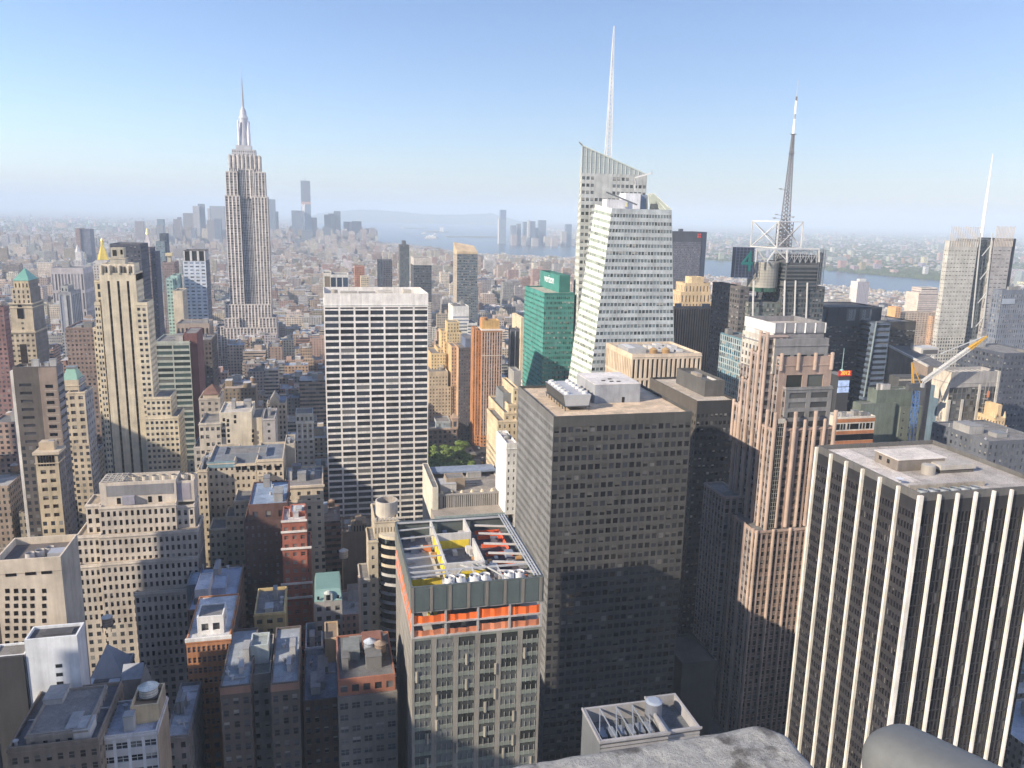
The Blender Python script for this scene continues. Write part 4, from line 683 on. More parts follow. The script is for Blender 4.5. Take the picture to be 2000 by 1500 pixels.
# concrete tower with scaffold
b = Bld('tower_under_construction', 'part-clad concrete tower with a stepped cream side wall, beside the blue crane mast', 'the stepped cream-sided tower'); Yc = 400
q = b.tier(Yc, 1859, 727, 1954, 15, S((.34, .32, .30), 3.2, 4, .8, .75, top=9.5, d=.3, g=(.055, .06, .06), keep=lambda i, j, nb, nf: True, pier=(.10, .10, .10), span=(.1, .1, .1)), vb=960, side=S((.11, .16, .20)), par=5, roof=(.4, .37, .33))
x0, x1, z = q['x0'], q['x1'], q['z']; m = b.part('cream_wall', M_WALL); cz = [aty(1835, v, Yc+14)[1] for v in (725, 751, 782, 838, 905)]
steps = ((z, z-10.5, 14.9), (z-10.5, z-18, 11.5), (z-18, z-32, 7.4), (z-32, z-60, 3.))
for a_, c_, dd in steps: m.box(x0-.16, x0-.02, Yc-.02, Yc+dd, c_, a_, (.62, .54, .44), skip='W')
m = b.part('concrete_column', M_WALL)
for k, f in enumerate((0, .28, .62, 1)): xx = x0+.9+(x1-x0-1.8)*f; m.box(xx-.8, xx+.8, Yc-.55, Yc-.02, 0, z-(17 if k < 2 else 8 if k == 2 else 0), (.5, .47, .42))
m = b.part('hoist_ladder', M_METAL); hx = x0+(x1-x0)*.74
for k in range(22): m.box(hx-1.1, hx+1.1, Yc-1.3, Yc-.06, z-14-k*2.9, z-14.3-k*2.9, (.42, .4, .36))
for dx in (-1.2, 1.2): m.box(hx+dx-.12, hx+dx+.12, Yc-1.4, Yc-1.2, 20, z-6, (.35, .33, .3))
m = b.part('site_panel', M_WALL); m.box(hx+.4, hx+2.2, Yc-1.5, Yc-1.35, z-16, z-12, (.6, .22, .1)); m.box(hx+2.6, hx+4.4, Yc-1.6, Yc-1.45, z-35, z-31.5, (.1, .3, .6)); m = b.part('roof_steel', M_METAL)
for k in range(9): xx = x0+1+k*(x1-x0-2)/8; m.box(xx-.2, xx+.2, Yc+1, Yc+13, z-1.6, z-1.2, (.5, .48, .44))
b, q = simple('stone_tower', 'ornate golden stone tower with small finials behind the white-piered tower', 'the golden finial tower', 385, 1938, 842, 1966, 24, S((.6, .42, .24), 2.6, 3.8, .4, .55, g=(.05, .04, .03)), n=0)
b.tier(386, 1945, 816, 1964, 18, S((.62, .45, .26), 2.4, 4, .4, .5), zb=q['zr']); q2 = b.tier(388, 1950, 791, 1958, 10, S((.62, .45, .26)), zb=q['zr']); m = b.part('finial', M_WALL)
for u, v in ((1938, 842), (1952, 838), (1966, 842), (1945, 816), (1964, 815)): x, z = aty(u, v, 385.5); m.cyl((x, 386.4), .9, .2, z-.5, z+3.4, 6, (.62, .46, .28))
# tower cranes
def lattice(m, p, q, w0, w1, n, c, wd=.22):
    p, q = Vector(p), Vector(q); d = (q-p).normalized(); a = d.cross(Vector((0, 1, 0)) if abs(d.y) < .9 else Vector((1, 0, 0))).normalized(); bb = d.cross(a)
    def ring(f): c0 = p.lerp(q, f); r = (w0*(1-f)+w1*f)/2; return [c0+a*i*r+bb*j*r for i, j in ((-1, -1), (1, -1), (1, 1), (-1, 1))]
    for k in range(n):
        A_, B_ = ring(k/n), ring((k+1)/n)
        for i in range(4): m.beam(A_[i], B_[i], wd*1.5, c); m.beam(A_[i], B_[(i+1) % 4], wd, c); m.beam(B_[i], B_[(i+1) % 4], wd, c)
cr = thing('tower_crane', 'tower crane with blue lattice mast and a raised white and yellow jib', 'crane', (*aty(1790, 800, 392)[:1], 392, 0)); YX = 392
m = MB(); lattice(m, (aty(1790, 864, YX)[0], YX, 0), P3(1790, 764, YX), 2.6, 2.6, 30, (.10, .22, .48), .17); m.build('mast', M_METAL, cr)
m = MB(); pa = P3(1790, 752, YX); m.box(pa[0]-4.5, pa[0]+3, YX-1.6, YX+1.6, pa[2]-1.6, pa[2]+1.2, (.08, .09, .1)); m.box(pa[0]-6, pa[0]-4, YX-1.4, YX+1.4, pa[2]-3.4, pa[2]+.4, (.1, .1, .1)); dk2 = m.build('slewing_deck', M_METAL, cr)
m = MB(); m.box(pa[0]+1.2, pa[0]+3, YX-2.9, YX-1.6, pa[2]-1, pa[2]+1.4, (.5, .5, .5)); m.build('operator_cab', M_METAL, dk2)
m = MB(); j0, j1 = P3(1802, 746, YX), P3(1927, 657, YX); jm = j0+(j1-j0)*.72; lattice(m, j0, jm, 1.7, 1.7, 18, (.66, .65, .62), .28); jb = m.build('jib', M_METAL, cr); m = MB(); lattice(m, jm, j1, 1.7, .5, 7, (.72, .42, .06), .3); m.build('jib_tip', M_METAL, jb)
m = MB(); a1 = P3(1781, 708, YX); m.beam((pa[0]-2.5, YX-.8, pa[2]+1), a1, .5, (.7, .38, .06)); m.beam((pa[0]-2.5, YX+.8, pa[2]+1), a1, .5, (.7, .38, .06)); m.beam((pa[0]+2.5, YX, pa[2]+1), a1, .45, (.7, .38, .06)); m.beam((pa[0], YX, pa[2]+6), (pa[0]+1, YX, pa[2]+6), .4, (.7, .38, .06)); m.build('a_frame', M_METAL, cr)
m = MB(); m.beam(P3(1837, 691, YX), P3(1922, 657, YX), .45, (.6, .6, .58)); m.beam(a1, P3(1837, 691, YX), .25, (.3, .3, .3)); m.build('luffing_rope', M_METAL, cr)
# blocks around the square
b, q = simple('office_block', 'blank green grey block in two steps below the dark curved sign tower', 'the blank green-grey block', 430, 1714, 762, 1783, 9, S((.13, .155, .13)), par=1.5); b.tier(428, 1682, 789, 1750, 8, S((.14, .165, .14)), vb=None, walls='NES'); b.tier(429, 1760, 795, 1802, 30, S((.15, .17, .14), 6, 5, .3, .4))
b = Bld('office_block', 'white block banded with orange brick and dark strip windows below the square', 'the brick-banded white block'); q = b.tier(400, 1634, 815, 1710, 12, S((.62, .57, .48)), roof=(.5, .46, .42), par=1.2); m = b.part('brick_band', M_WALL); x0, x1, z = q['x0'], q['x1'], q['z']
for a_, c_ in ((1.2, 3.4), (8.6, 10.6), (14.6, 18.2), (20.6, 24)): m.box(x0-.1, x1+.1, 399.85, 400, z-c_, z-a_, (.42, .17, .07)); 
for k, (fa, fb_) in enumerate(((.02, .10), (.13, .17), (.2, .24), (.30, .34), (.37, .58), (.62, .66), (.70, .74), (.78, .86), (.9, .94))): m2 = b.part('window', M_GLASS); m2.box(x0+fa*(x1-x0), x0+fb_*(x1-x0), 399.8, 400, z-7.6, z-4.2, (.03, .03, .03))
m = b.part('strip_window', M_GLASS); m.box(x0, x1, 399.9, 400, z-14.4, z-10.8, (.03, .03, .035)); m.box(x0, x1, 399.9, 400, z-20.4, z-18.4, (.03, .03, .035)); b.units(q, 4)
# the year sign with the ball pole
b = Bld('sign_tower', 'narrow tower topped by a red sign with lit numerals and a ball on a pole', 'the numeral sign'); Ys = 500
xa, z = aty(1637, 734, Ys); xb = solx(1662, Ys, z); b.box(xa+.4, xb-.4, Ys, Ys+18, 0, z, S((.05, .05, .055)), par=.3); b.sign = (xa, xb, Ys, z)
m = b.part('ball_pole', M_METAL); px = aty(1644, 725, Ys+4)[0]; zp = aty(1646, 680, Ys+4)[1]; m.cyl((px, Ys+4), .35, .22, z, zp, 8, (.3, .42, .42)); zb2 = aty(1644, 725, Ys+4)[1]; m = b.part('ball', M_METAL)
for k in range(6): a_, c_ = -math.pi/2+k*math.pi/6, -math.pi/2+(k+1)*math.pi/6; m.cyl((px, Ys+4), 1.7*math.cos(a_), 1.7*math.cos(c_), zb2+1.7*math.sin(a_), zb2+1.7*math.sin(c_), 12, (.30, .56, .50), cap=False)
# ---- centre: behind and beside the white grid slab
b = Bld('brick_tower', 'tall orange brick tower with white vertical ribs and a box crown, centre', 'the orange ribbed tower'); OR = (.52, .24, .10); Yo = 800; osd = S(OR, 2.6, 3.7, .34, .9, top=1, d=.4, g=(.09, .06, .05))
q = b.tier(Yo, 942, 644.5, 981.5, 22, S(OR, 2.72, 3.7, .56, .72, top=2.4, d=.5, g=(.05, .045, .045), span=(.22, .12, .09), sd=.25, pier=(.62, .44, .34)), vb=850, side=osd); b.tier(Yo+5, 930, 645, 946, 18, osd, vb=850, side=osd); b.tier(Yo+9, 925, 641, 934, 14, osd, vb=850, side=osd)
m = b.part('white_cornice', M_WALL); m.box(q['x0']-.5, q['x1']+.5, Yo-.5, Yo+22, q['z']-.9, q['z']+.15, (.7, .62, .54)); zc = aty(960, 694, Yo)[1]; m.box(q['x0']-.3, q['x1']+.3, Yo-.3, Yo-.02, zc-.5, zc+.3, (.7, .6, .5)); t = b.tier(Yo+6, 942, 626, 976, 14, S((.56, .36, .14)), zb=q['zr'], par=2, side=S((.6, .27, .09)))
m = b.part('roof_arch', M_WALL); m.cyl((t['x0']+3, Yo+13), 4, 4, q['zr'], t['z']+2.5, 14, (.5, .26, .12))
b, q = simple('office_tower', 'shaded blue grey slab with thin white ribs right of the orange ribbed tower', 'the shaded ribbed slab', 810, 997, 642, 1017, 8, S((.10, .11, .14), 5, 60, .85, .97, top=2, d=.3, g=(.06, .07, .1), pier=(.4, .42, .45)), vb=770)
b, q = simple('stone_tower', 'thin cream party wall tower edge beside the teal glass tower', 'the thin cream edge', 805, 1018, 620, 1023.5, 40, S((.62, .52, .36)), n=0)
b = Bld('stone_tower', 'golden beige tower stepping up in setbacks, just right of the white grid slab', 'the golden setback tower'); Yg = 870; gg = (.60, .47, .27); gp = S(gg, 3., 3.7, .4, .5, d=.3, g=(.12, .09, .06)); ge = S((.66, .44, .22))
for Yk, uL, v, uR, D in ((0, 874, 628.5, 897, 18), (-3, 873, 649, 903, 26), (-6, 868, 668, 908, 34), (-9, 862, 690, 912, 40), (4, 862, 646, 876, 20), (1, 855, 680, 872, 26), (-12, 842, 690, 870, 40), (-10, 853, 712, 880, 40)): b.tier(Yg+Yk, uL, v, uR, D, gp, side=ge, vb=760)
b, q = simple('office_block', 'white block with thin horizontal stripes behind the golden setback tower', 'the white striped block', 930, 885, 598, 916, 36, S((.66, .65, .62), 40, 3.8, .98, .42, top=11, d=.2, g=(.12, .14, .17)), side=S((.74, .68, .58)), vb=700); b.tier(927, 914, 631, 932, 34, S((.66, .65, .62), 40, 3.8, .98, .42, top=2, d=.2, g=(.12, .14, .17)), vb=700)
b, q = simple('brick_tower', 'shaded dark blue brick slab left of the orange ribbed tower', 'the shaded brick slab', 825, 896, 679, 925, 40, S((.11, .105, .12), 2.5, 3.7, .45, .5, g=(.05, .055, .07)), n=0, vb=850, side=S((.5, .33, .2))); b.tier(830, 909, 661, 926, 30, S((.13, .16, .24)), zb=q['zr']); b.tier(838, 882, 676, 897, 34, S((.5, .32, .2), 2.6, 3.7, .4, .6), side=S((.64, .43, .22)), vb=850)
b, q = simple('office_block', 'beige square-windowed block beside the white grid slab, above the mansard building', 'the beige square-windowed block', 840, 838, 726, 875, 30, S((.52, .43, .31), 3.2, 3.9, .42, .5, top=4.5, d=.3, g=(.14, .11, .08)), vb=830); b.tier(838, 838, 756, 887, 34, S((.52, .42, .3), 3.2, 3.9, .42, .5, d=.3, g=(.14, .1, .07)), vb=830)
b, q = simple('glass_tower', 'grey glass apartment tower with slanted tan wedge crown, above the orange ribbed tower', 'the wedge-crowned glass tower', 1100, 893, 495, 933, 34, S((.14, .16, .17), 2.8, 3.6, .74, .62, top=1, d=.2, g=(.06, .085, .11), span=(.2, .21, .21), rp=.8), n=0, side=S((.42, .36, .29), 3, 3.6, .4, .5), vb=610)
m = b.part('wedge_crown', M_WALL); x0, x1, z = q['x0'], q['x1'], q['z']; zl, zr_ = aty(889, 477, 1100)[1], aty(925, 483, 1100)[1]; m.prism([(x0-.3, 1099.8), (x1+.2, 1099.8), (x1+.2, 1130), (x0-.3, 1130)], z-.5, [z+3, z+2, zr_+1, zl+2], (.58, .44, .28)); b.tier(1098, 920, 560, 934, 30, S((.16, .18, .19), 2.8, 3.6, .7, .6, g=(.08, .11, .14)), vb=640)
b, q = simple('glass_tower', 'slim dark tower with step top standing before the bay, above the white grid slab', 'the slim dark bay tower', 1500, 781, 478, 799.5, 26, S((.115, .125, .13), 3, 3.5, .55, .5, g=(.06, .08, .1)), n=0, vb=575, walls='NEWS'); b.tier(1503, 786, 470, 793, 14, S((.12, .13, .14)), zb=q['zr'])
b, q = simple('office_tower', 'dark slab with a pale grey capped top right of the slim dark bay tower', 'the pale-capped dark slab', 1200, 808, 503, 843, 40, S((.50, .46, .42), 2.6, 3.7, .9, .6, top=11, d=.2, g=(.05, .06, .075), span=(.09, .1, .115), pier=(.12, .13, .14)), n=0, vb=590)
b, q = simple('office_block', 'white and dark striped tower behind the left roof corner of the white grid slab', 'the white-edged striped tower', 900, 645, 536, 680.5, 30, S((.62, .6, .56), 7, 40, .8, .95, top=2.2, d=.4, g=(.035, .05, .075), pier=(.5, .5, .5)), n=0, side=S((.34, .27, .21), 30, 30, .6, .93, d=.3, top=2, g=(.2, .16, .13))); b.tier(902, 631, 533, 647, 34, S((.62, .58, .5), 9, 40, .65, .92, top=2, d=.3, g=(.22, .18, .14)))
for (u0, v, u1, Y, c, lb, rf) in ((739, 508, 747, 1350, (.07, .085, .11), 'thin dark slab above the roof of the white grid slab', 'the thin dark slab'), (749, 508, 766, 1380, (.4, .33, .28), 'twin-striped brown slab beside the thin dark slab', 'the twin-striped slab'), (693, 520, 712, 1450, (.42, .2, .13), 'red brick stepped tower above the white grid slab roof', 'the red stepped tower'), (705, 540, 720, 1300, (.55, .47, .34), 'cream narrow block above the white grid slab roof', 'the cream narrow block')):
    b, q = simple('tower_block', lb, rf, Y, u0, v, u1, 26, S(c, 3, 3.6, .45, .5, g=(.05, .06, .08)), n=0, vb=575)
# west side by the river
b, q = simple('apartment_tower', 'white and mauve apartment tower before the river, right of the broadcast-mast tower', 'the riverside apartment tower', 1900, 1676, 550, 1699, 30, S((.36, .33, .36), 5, 3.4, .5, .45, g=(.15, .15, .18)), n=0, side=S((.70, .66, .6), 8, 3.4, .3, .45, g=(.3, .27, .24)), vb=600); b.tier(1904, 1680, 545, 1692, 14, S((.6, .57, .54)), zb=q['zr'])
b, q = simple('apartment_block', 'pale stepped apartment block before the river, left of the veiled twin-slab tower', 'the pale stepped riverside block', 1500, 1795, 572, 1838, 40, S((.56, .47, .40), 40, 4.2, .96, .4, g=(.2, .16, .15)), n=1, side=S((.62, .52, .42)), vb=620); b.tier(1506, 1800, 562, 1832, 30, S((.58, .49, .42), 40, 4.2, .96, .4, g=(.2, .16, .15)), zb=q['zr'])
b, q = simple('brick_tower', 'orange brick stair tower and slab before the river, right of the dark curved sign tower', 'the orange riverside slab', 1050, 1750, 600, 1760, 18, S((.60, .33, .16), 4, 3.6, .4, .6, g=(.14, .1, .08)), n=0, side=S((.66, .38, .17)), vb=660); b.tier(1056, 1759, 610, 1836, 16, S((.46, .36, .27), 5, 3.4, .6, .5, g=(.12, .1, .09)), side=S((.5, .3, .16)), vb=670); b.tier(1048, 1822, 618, 1842, 20, S((.5, .32, .2), 4, 3.4, .5, .5, g=(.12, .1, .09)), vb=670)
b, q = simple('apartment_block', 'cream block with low wings just right of the broadcast-mast tower', 'the cream riverside wings', 1700, 1628, 584, 1662, 34, S((.55, .48, .38), 5, 3.5, .5, .5, g=(.18, .15, .13)), n=1, side=S((.64, .56, .42)), vb=610); b.tier(1702, 1616, 588, 1629, 34, S((.58, .5, .4), 5, 3.5, .5, .5, g=(.18, .15, .13)), side=S((.66, .56, .4)))
# white side-lit slab and cream steps left of the dark tower
b, q = simple('office_block', 'narrow slab with one blank brilliant white side, left of the dark chiller-roof tower', 'the brilliant white slab', 380, 989.6, 865.5, 1010, 24, S((.72, .70, .66), 3., 3.9, .3, .42, top=4.5, d=.25, g=(.12, .12, .12)), side=S((.80, .79, .77)), n=1, vb=1030, roof=(.5, .45, .42))
b = Bld('stone_tower', 'cream setback tower behind the brilliant white slab', 'the cream setback tower'); gp = S((.60, .48, .31), 3, 3.8, .35, .5, g=(.14, .11, .07)); ge = S((.62, .50, .33), 4, 3.8, .2, .4, g=(.3, .24, .15))
for Y, u, v, ur, D in ((440, 1003, 757, 1012, 30), (436, 993, 790, 1010, 34), (432, 985, 806, 1010, 44), (428, 972, 822, 1010, 30)): b.tier(Y, u, v, ur, D, gp, side=ge, vb=880)
b.tier(445, 983, 768, 1003, 20, S((.2, .21, .22)), vb=820)
b, q = simple('office_block', 'grey chimney slab beside the teal glass tower, behind the dark tower roof', 'the grey chimney slab', 500, 1004, 725, 1018, 16, S((.32, .31, .29)), n=0, side=S((.34, .32, .29)))
# park side
b = Bld('mansard_building', 'brown brick building with glazed attic and corner gable, above the park trees', 'the attic-gabled building'); q = b.tier(800, 836, 838, 893, 34, S((.27, .20, .16), 5.2, 5.2, .52, .62, top=1.2, d=.4, g=(.03, .03, .035)), side=S((.33, .23, .17)), roof=(.2, .2, .2), vb=900)
t = b.tier(804, 852, 823, 880, 22, S((.4, .42, .44), 2.4, 6, .8, .6, d=.2, g=(.25, .3, .33)), zb=q['zr']); t = b.tier(801.5, 883, 818, 895, 14, S((.42, .30, .22), 6, 8, .5, .6, d=.3), zb=q['zr']); m = b.part('corner_gable', M_WALL); m.prism([(t['x0']-.4, 801), (t['x1']+.4, 801), (t['x1']+.4, 814), (t['x0']-.4, 814)], t['z'], t['z']+.7, (.42, .3, .22)); m.cyl(((t['x0']+t['x1'])/2, 807), 4.2, .3, t['z']+.7, t['z']+5, 4, (.38, .28, .2), ph=math.pi/4)
m = b.part('cornice', M_WALL); m.box(q['x0']-.6, q['x1']+.6, 799.2, 800, q['z']-1.4, q['z']+.15, (.45, .32, .24))
b = Bld('low_block', 'low rooftop block with ribbed grey front and skylights between white grid slab and white slab', 'the low ribbed-front block'); q = b.tier(395, 856, 966, 990, 40, S((.36, .34, .32), 1.1, 30, .5, .97, top=1, d=.25, g=(.26, .25, .235), rp=3.), roof=(.3, .27, .24), vb=1010); b.tier(393, 845, 952, 856, 42, S((.64, .6, .5)), par=.4)
t = b.tier(404, 872, 935, 908, 9, S((.30, .24, .18)), zb=q['zr'], par=.4); m = b.part('skylight', M_METAL)
for k in range(7): x = q['x0']+2+k*5.4; m.cyl((x, 397.2), 1.2, .5, q['zr'], q['zr']+1.9, 8, (.66, .58, .42))
m = b.part('roof_canopy', M_WALL); m.box(q['x0']-1, q['x1'], 424, 434, q['z']+1.5, q['z']+2.6, (.22, .27, .36)); m = b.part('lower_terrace', M_WALL); (xa, za) = aty(845, 1003, 388); m.box(xa, q['x1'], 380, 395, 0, za, (.33, .29, .25)); m.box(xa, q['x1'], 380.2, 380.4, za, za+1.2, (.3, .36, .36)); b.units(q, 3)
# ---- left: midtown blocks
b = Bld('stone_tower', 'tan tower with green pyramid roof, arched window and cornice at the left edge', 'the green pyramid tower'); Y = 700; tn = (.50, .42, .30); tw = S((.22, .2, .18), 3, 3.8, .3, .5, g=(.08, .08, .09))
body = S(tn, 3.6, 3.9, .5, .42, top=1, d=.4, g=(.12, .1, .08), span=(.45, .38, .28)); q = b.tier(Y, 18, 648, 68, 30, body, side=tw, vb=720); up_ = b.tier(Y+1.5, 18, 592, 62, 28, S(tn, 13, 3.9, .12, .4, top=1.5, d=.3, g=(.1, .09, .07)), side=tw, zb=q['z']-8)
m = b.part('arched_window', M_GLASS); xc, z0 = aty(41, 622, Y+1.5); m.prism([(xc-2.2, Y+1.2), (xc+2.2, Y+1.2), (xc+2.2, Y+1.5), (xc-2.2, Y+1.5)], z0, z0+9, (.05, .045, .05)); m.prism([(xc-1.3, Y+1.21), (xc+1.3, Y+1.21), (xc+1.3, Y+1.5), (xc-1.3, Y+1.5)], z0+9.01, z0+11, (.05, .045, .05))
m = b.part('dark_strip', M_GLASS); m.box(xc-2.4, xc+2.4, Y-.12, Y-.01, 60, q['z']-10, (.12, .085, .07)); m = b.part('cornice', M_WALL); z = up_['z']
for k, o_ in enumerate((1.0, .4)): m = b.part('cornice', M_WALL); m.box(up_['x0']-o_, up_['x1']+o_, Y+1.5-o_, Y+29.5+o_, z-1-k*3, z-.2-k*3, (.53, .45, .33))
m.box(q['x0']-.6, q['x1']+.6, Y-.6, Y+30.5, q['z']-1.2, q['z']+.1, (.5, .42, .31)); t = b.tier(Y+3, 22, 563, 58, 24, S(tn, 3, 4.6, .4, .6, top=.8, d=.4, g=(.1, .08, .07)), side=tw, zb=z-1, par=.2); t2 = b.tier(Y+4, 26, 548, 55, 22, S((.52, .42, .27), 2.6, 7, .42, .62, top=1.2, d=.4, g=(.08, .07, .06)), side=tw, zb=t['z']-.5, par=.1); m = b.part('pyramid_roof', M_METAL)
cx, cy = (t2['x0']+t2['x1'])/2, Y+15; ap = aty(43, 523, cy)[1]; bb = [(t2['x0']-.5, Y+3.6), (t2['x1']+.5, Y+3.6), (t2['x1']+.5, Y+26.5), (t2['x0']-.5, Y+26.5)]; zb_ = t2['z']
for i in range(4): m.poly([(*bb[i], zb_), (*bb[(i+1) % 4], zb_), (cx, cy, ap)], (.20, .42, .33))
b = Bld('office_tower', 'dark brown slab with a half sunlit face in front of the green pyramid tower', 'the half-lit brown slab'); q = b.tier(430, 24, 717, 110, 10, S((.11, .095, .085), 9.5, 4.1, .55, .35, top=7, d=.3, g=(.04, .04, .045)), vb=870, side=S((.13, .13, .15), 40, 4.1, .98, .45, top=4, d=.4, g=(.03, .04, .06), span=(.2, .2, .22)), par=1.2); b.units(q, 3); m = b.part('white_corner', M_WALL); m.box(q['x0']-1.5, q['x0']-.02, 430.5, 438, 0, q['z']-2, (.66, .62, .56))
# sunlit part of the face, its light put into a paler brown
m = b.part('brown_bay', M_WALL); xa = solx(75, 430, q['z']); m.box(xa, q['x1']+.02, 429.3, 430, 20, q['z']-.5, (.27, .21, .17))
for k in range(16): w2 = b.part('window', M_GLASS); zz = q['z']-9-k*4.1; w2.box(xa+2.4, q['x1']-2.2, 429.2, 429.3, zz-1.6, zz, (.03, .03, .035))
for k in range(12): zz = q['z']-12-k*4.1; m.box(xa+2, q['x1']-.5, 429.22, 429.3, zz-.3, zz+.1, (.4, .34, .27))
b = Bld('mansard_building', 'cream block with green mansard roof between the brown slab and the three-slot tower', 'the green mansard block'); Y = 470; q = b.tier(Y, 117, 743, 153, 13, S((.54, .45, .33), 30, 4.2, .88, .42, top=4.5, d=.4, g=(.1, .11, .14)), side=S((.27, .27, .28), 3.6, 4.2, .5, .5), vb=870); b.tier(Y-4, 131, 766, 165, 16, S((.54, .45, .33), 4., 4.2, .55, .48, d=.4, g=(.09, .08, .08)), side=S((.27, .27, .28), 3.6, 4.2, .4, .5), vb=870, zb=0)
m = b.part('mansard_roof', M_METAL); x0, x1, z = q['x0'], q['x1'], q['z']; zt = aty(137, 718, Y+8)[1]; lo = [(x0+.6, Y+.6), (x1-.6, Y+.6), (x1-.6, Y+12.5), (x0+.6, Y+12.5)]; cxm = (x0+x1)/2; hi = [(cxm-2.3, Y+5), (cxm+2, Y+5), (cxm+2, Y+9), (cxm-2.3, Y+9)]
for i in range(4): j = (i+1) % 4; m.quads([[(*lo[i], z-.5), (*lo[j], z-.5), (*hi[j], zt), (*hi[i], zt)]], (.25, .42, .33))
m.box(hi[0][0]-.4, hi[1][0]+.4, Y+4.6, Y+9.4, zt, zt+1, (.22, .24, .24))
b = Bld('stone_tower', 'tan loft tower with arched top storeys and a sloping roof at lower left', 'the arch-topped loft tower'); Y = 370; q = b.tier(Y, 67, 884, 112, 9, S((.50, .41, .28), 3.0, 3.9, .62, .45, top=7, d=.4, g=(.09, .07, .06), end=.9), side=S((.17, .16, .16), 3, 3.9, .4, .5), vb=1015); m = b.part('arcade', M_GLASS); x0, x1, z = q['x0'], q['x1'], q['z']
for k in range(6): xa = x0+1+k*(x1-x0-2)/6.2; m.box(xa, xa+.9, Y-.1, Y-.02, z-6.2, z-1.6, (.045, .035, .03))
m = b.part('cornice', M_WALL); m.box(x0-.7, x1+.7, Y-.7, Y+9.6, z-1.1, z+.05, (.53, .44, .32)); m = b.part('roof_house', M_WALL); m.box(x0+1, x0+7, Y+3, Y+8, q['zr'], z+3.5, (.5, .4, .28)); b.units(q, 3)
# stepped limestone office block
b = Bld('office_block', 'broad cream office block stepping down in tiers of small square windows, lower left', 'the broad stepped cream block'); Y = 345; LM = (.57, .50, .415); ls = S(LM, 2.3, 3.9, .50, .60, top=1.3, d=.4, g=(.035, .03, .03)); le = S((.5, .45, .38), 2.4, 3.75, .4, .5, d=.3, g=(.04, .04, .045))
Tt = [(Y, 193, 991, 343, 15, 0), (Y+2, 343, 988, 379, 13, 0), (Y+3, 166, 986, 195, 13, 0), (Y-3, 193, 1046, 386, 17, 0), (Y-1, 148, 1047, 194, 16, 0), (Y-6, 195, 1100, 387, 20, 0), (Y-4, 152, 1105, 196, 18, 0), (Y-9, 262, 1158, 387, 22, 0)]
for i, (yy, uL, v, uR, D, _) in enumerate(Tt): b.tier(yy, uL, v, uR, D, dict(ls, top=1.6 if i > 2 else 1.3), side=le, vb=1300 if i > 6 else 1215, par=.7, roof=(.42, .34, .25))
z = aty(193, 991, Y)[1]; q = b.tier(Y+3, 193, 944, 343, 12, S(LM), zb=z-1, par=3.4, side=S((.42, .4, .38)), roof=(.2, .19, .18)); m = b.part('louver_band', M_WALL); m.box(q['x0']+2.6, q['x1']-1.2, Y+2.85, Y+3, q['z']-6, q['z']-1.4, (.24, .235, .24)); q2 = b.tier(Y+4, 343, 940, 378, 11, S(LM), zb=z-1, par=3); m = b.part('recess_wall', M_WALL); m.box(q2['x0']+.4, q2['x1']-1.4, Y+3.9, Y+4, z, q2['z']-1, (.33, .30, .33))
for k in range(8): m = b.part('cooling_unit', M_METAL); x = q['x0']+9+k*3.9; m.cyl((x, Y+9), 1.5, 1.4, q['zr'], q['z']+.5, 12, (.55, .5, .42), cap=False); m.cyl((x, Y+9), 1.3, 1.3, q['zr'], q['z']+.1, 12, (.13, .12, .11))
m = b.part('roof_frame', M_METAL)
for k in range(5): m.beam((q['x0']+.4, Y+4+k*2.5, q['z']+.3), (q['x0']+8.5, Y+4+k*2.5, q['z']+.3), .4, (.5, .46, .4)); m.beam((q['x0']+1+k*2, Y+3.5, q['z']+.3), (q['x0']+1+k*2, Y+14.5, q['z']+.3), .35, (.5, .46, .4))
m = b.part('terrace_house', M_WALL); (xa, za) = aty(238, 971, Y+1); m.box(xa, solx(262, Y+1, za), Y+1, Y+3, z, za, (.3, .29, .33)); m = b.part('terrace_door', M_GLASS)
for u in (232, 293, 313): x = aty(u, 980, Y+2.9)[0]; m.box(x-.7, x+.7, Y+2.9, Y+2.99, z, z+2.6, (.04, .035, .03))
# beige slab lower left with column windows
b = Bld('office_block', 'blank beige slab with columns of small windows and roof fans, lower left edge', 'the beige slab with roof fans'); Y = 240; q = b.tier(Y, -14, 1096, 118, 17, S((.55, .47, .37)), par=2.2, roof=(.15, .13, .12), side=S((.30, .28, .25))); x0, x1, z = q['x0'], q['x1'], q['z']; w_ = x1-x0  # west side tint darkened to carry its shade
for f in (.16, .45, .69): m = b.part('louver_slot', M_GLASS); m.box(x0+w_*f, x0+w_*(f+.16), Y-.1, Y-.02, z-5.0, z-4.1, (.05, .04, .035))
m = b.part('panel_joint', M_WALL); m.box(x0, x1, Y-.04, Y-.01, z-4.4, z-4.2, (.36, .3, .24))
for i, u in enumerate((14, 31, 47, 63, 86)):
    for k in range(13): x, zz = aty(u, 1151+k*14.6, Y); w2 = b.part('window', M_GLASS); w2.box(x-.55, x+.55, Y-.06, Y-.015, zz-1.15, zz+.2, (.05, .04, .035))
for k in range(3): f = b.part('fan', M_METAL); f.cyl((x0+w_*(.45+.12*k), Y+5+k*1.8), 1.3, 1.2, q['zr'], z-.2, 14, (.55, .52, .5), cap=False); f.cyl((x0+w_*(.45+.12*k), Y+5+k*1.8), 1.1, 1.1, q['zr'], z-.7, 14, (.1, .1, .1))
m = b.part('air_handler', M_METAL); m.box(x0+w_*.75, x0+w_*.97, Y+3, Y+7, q['zr'], z, (.4, .4, .42))
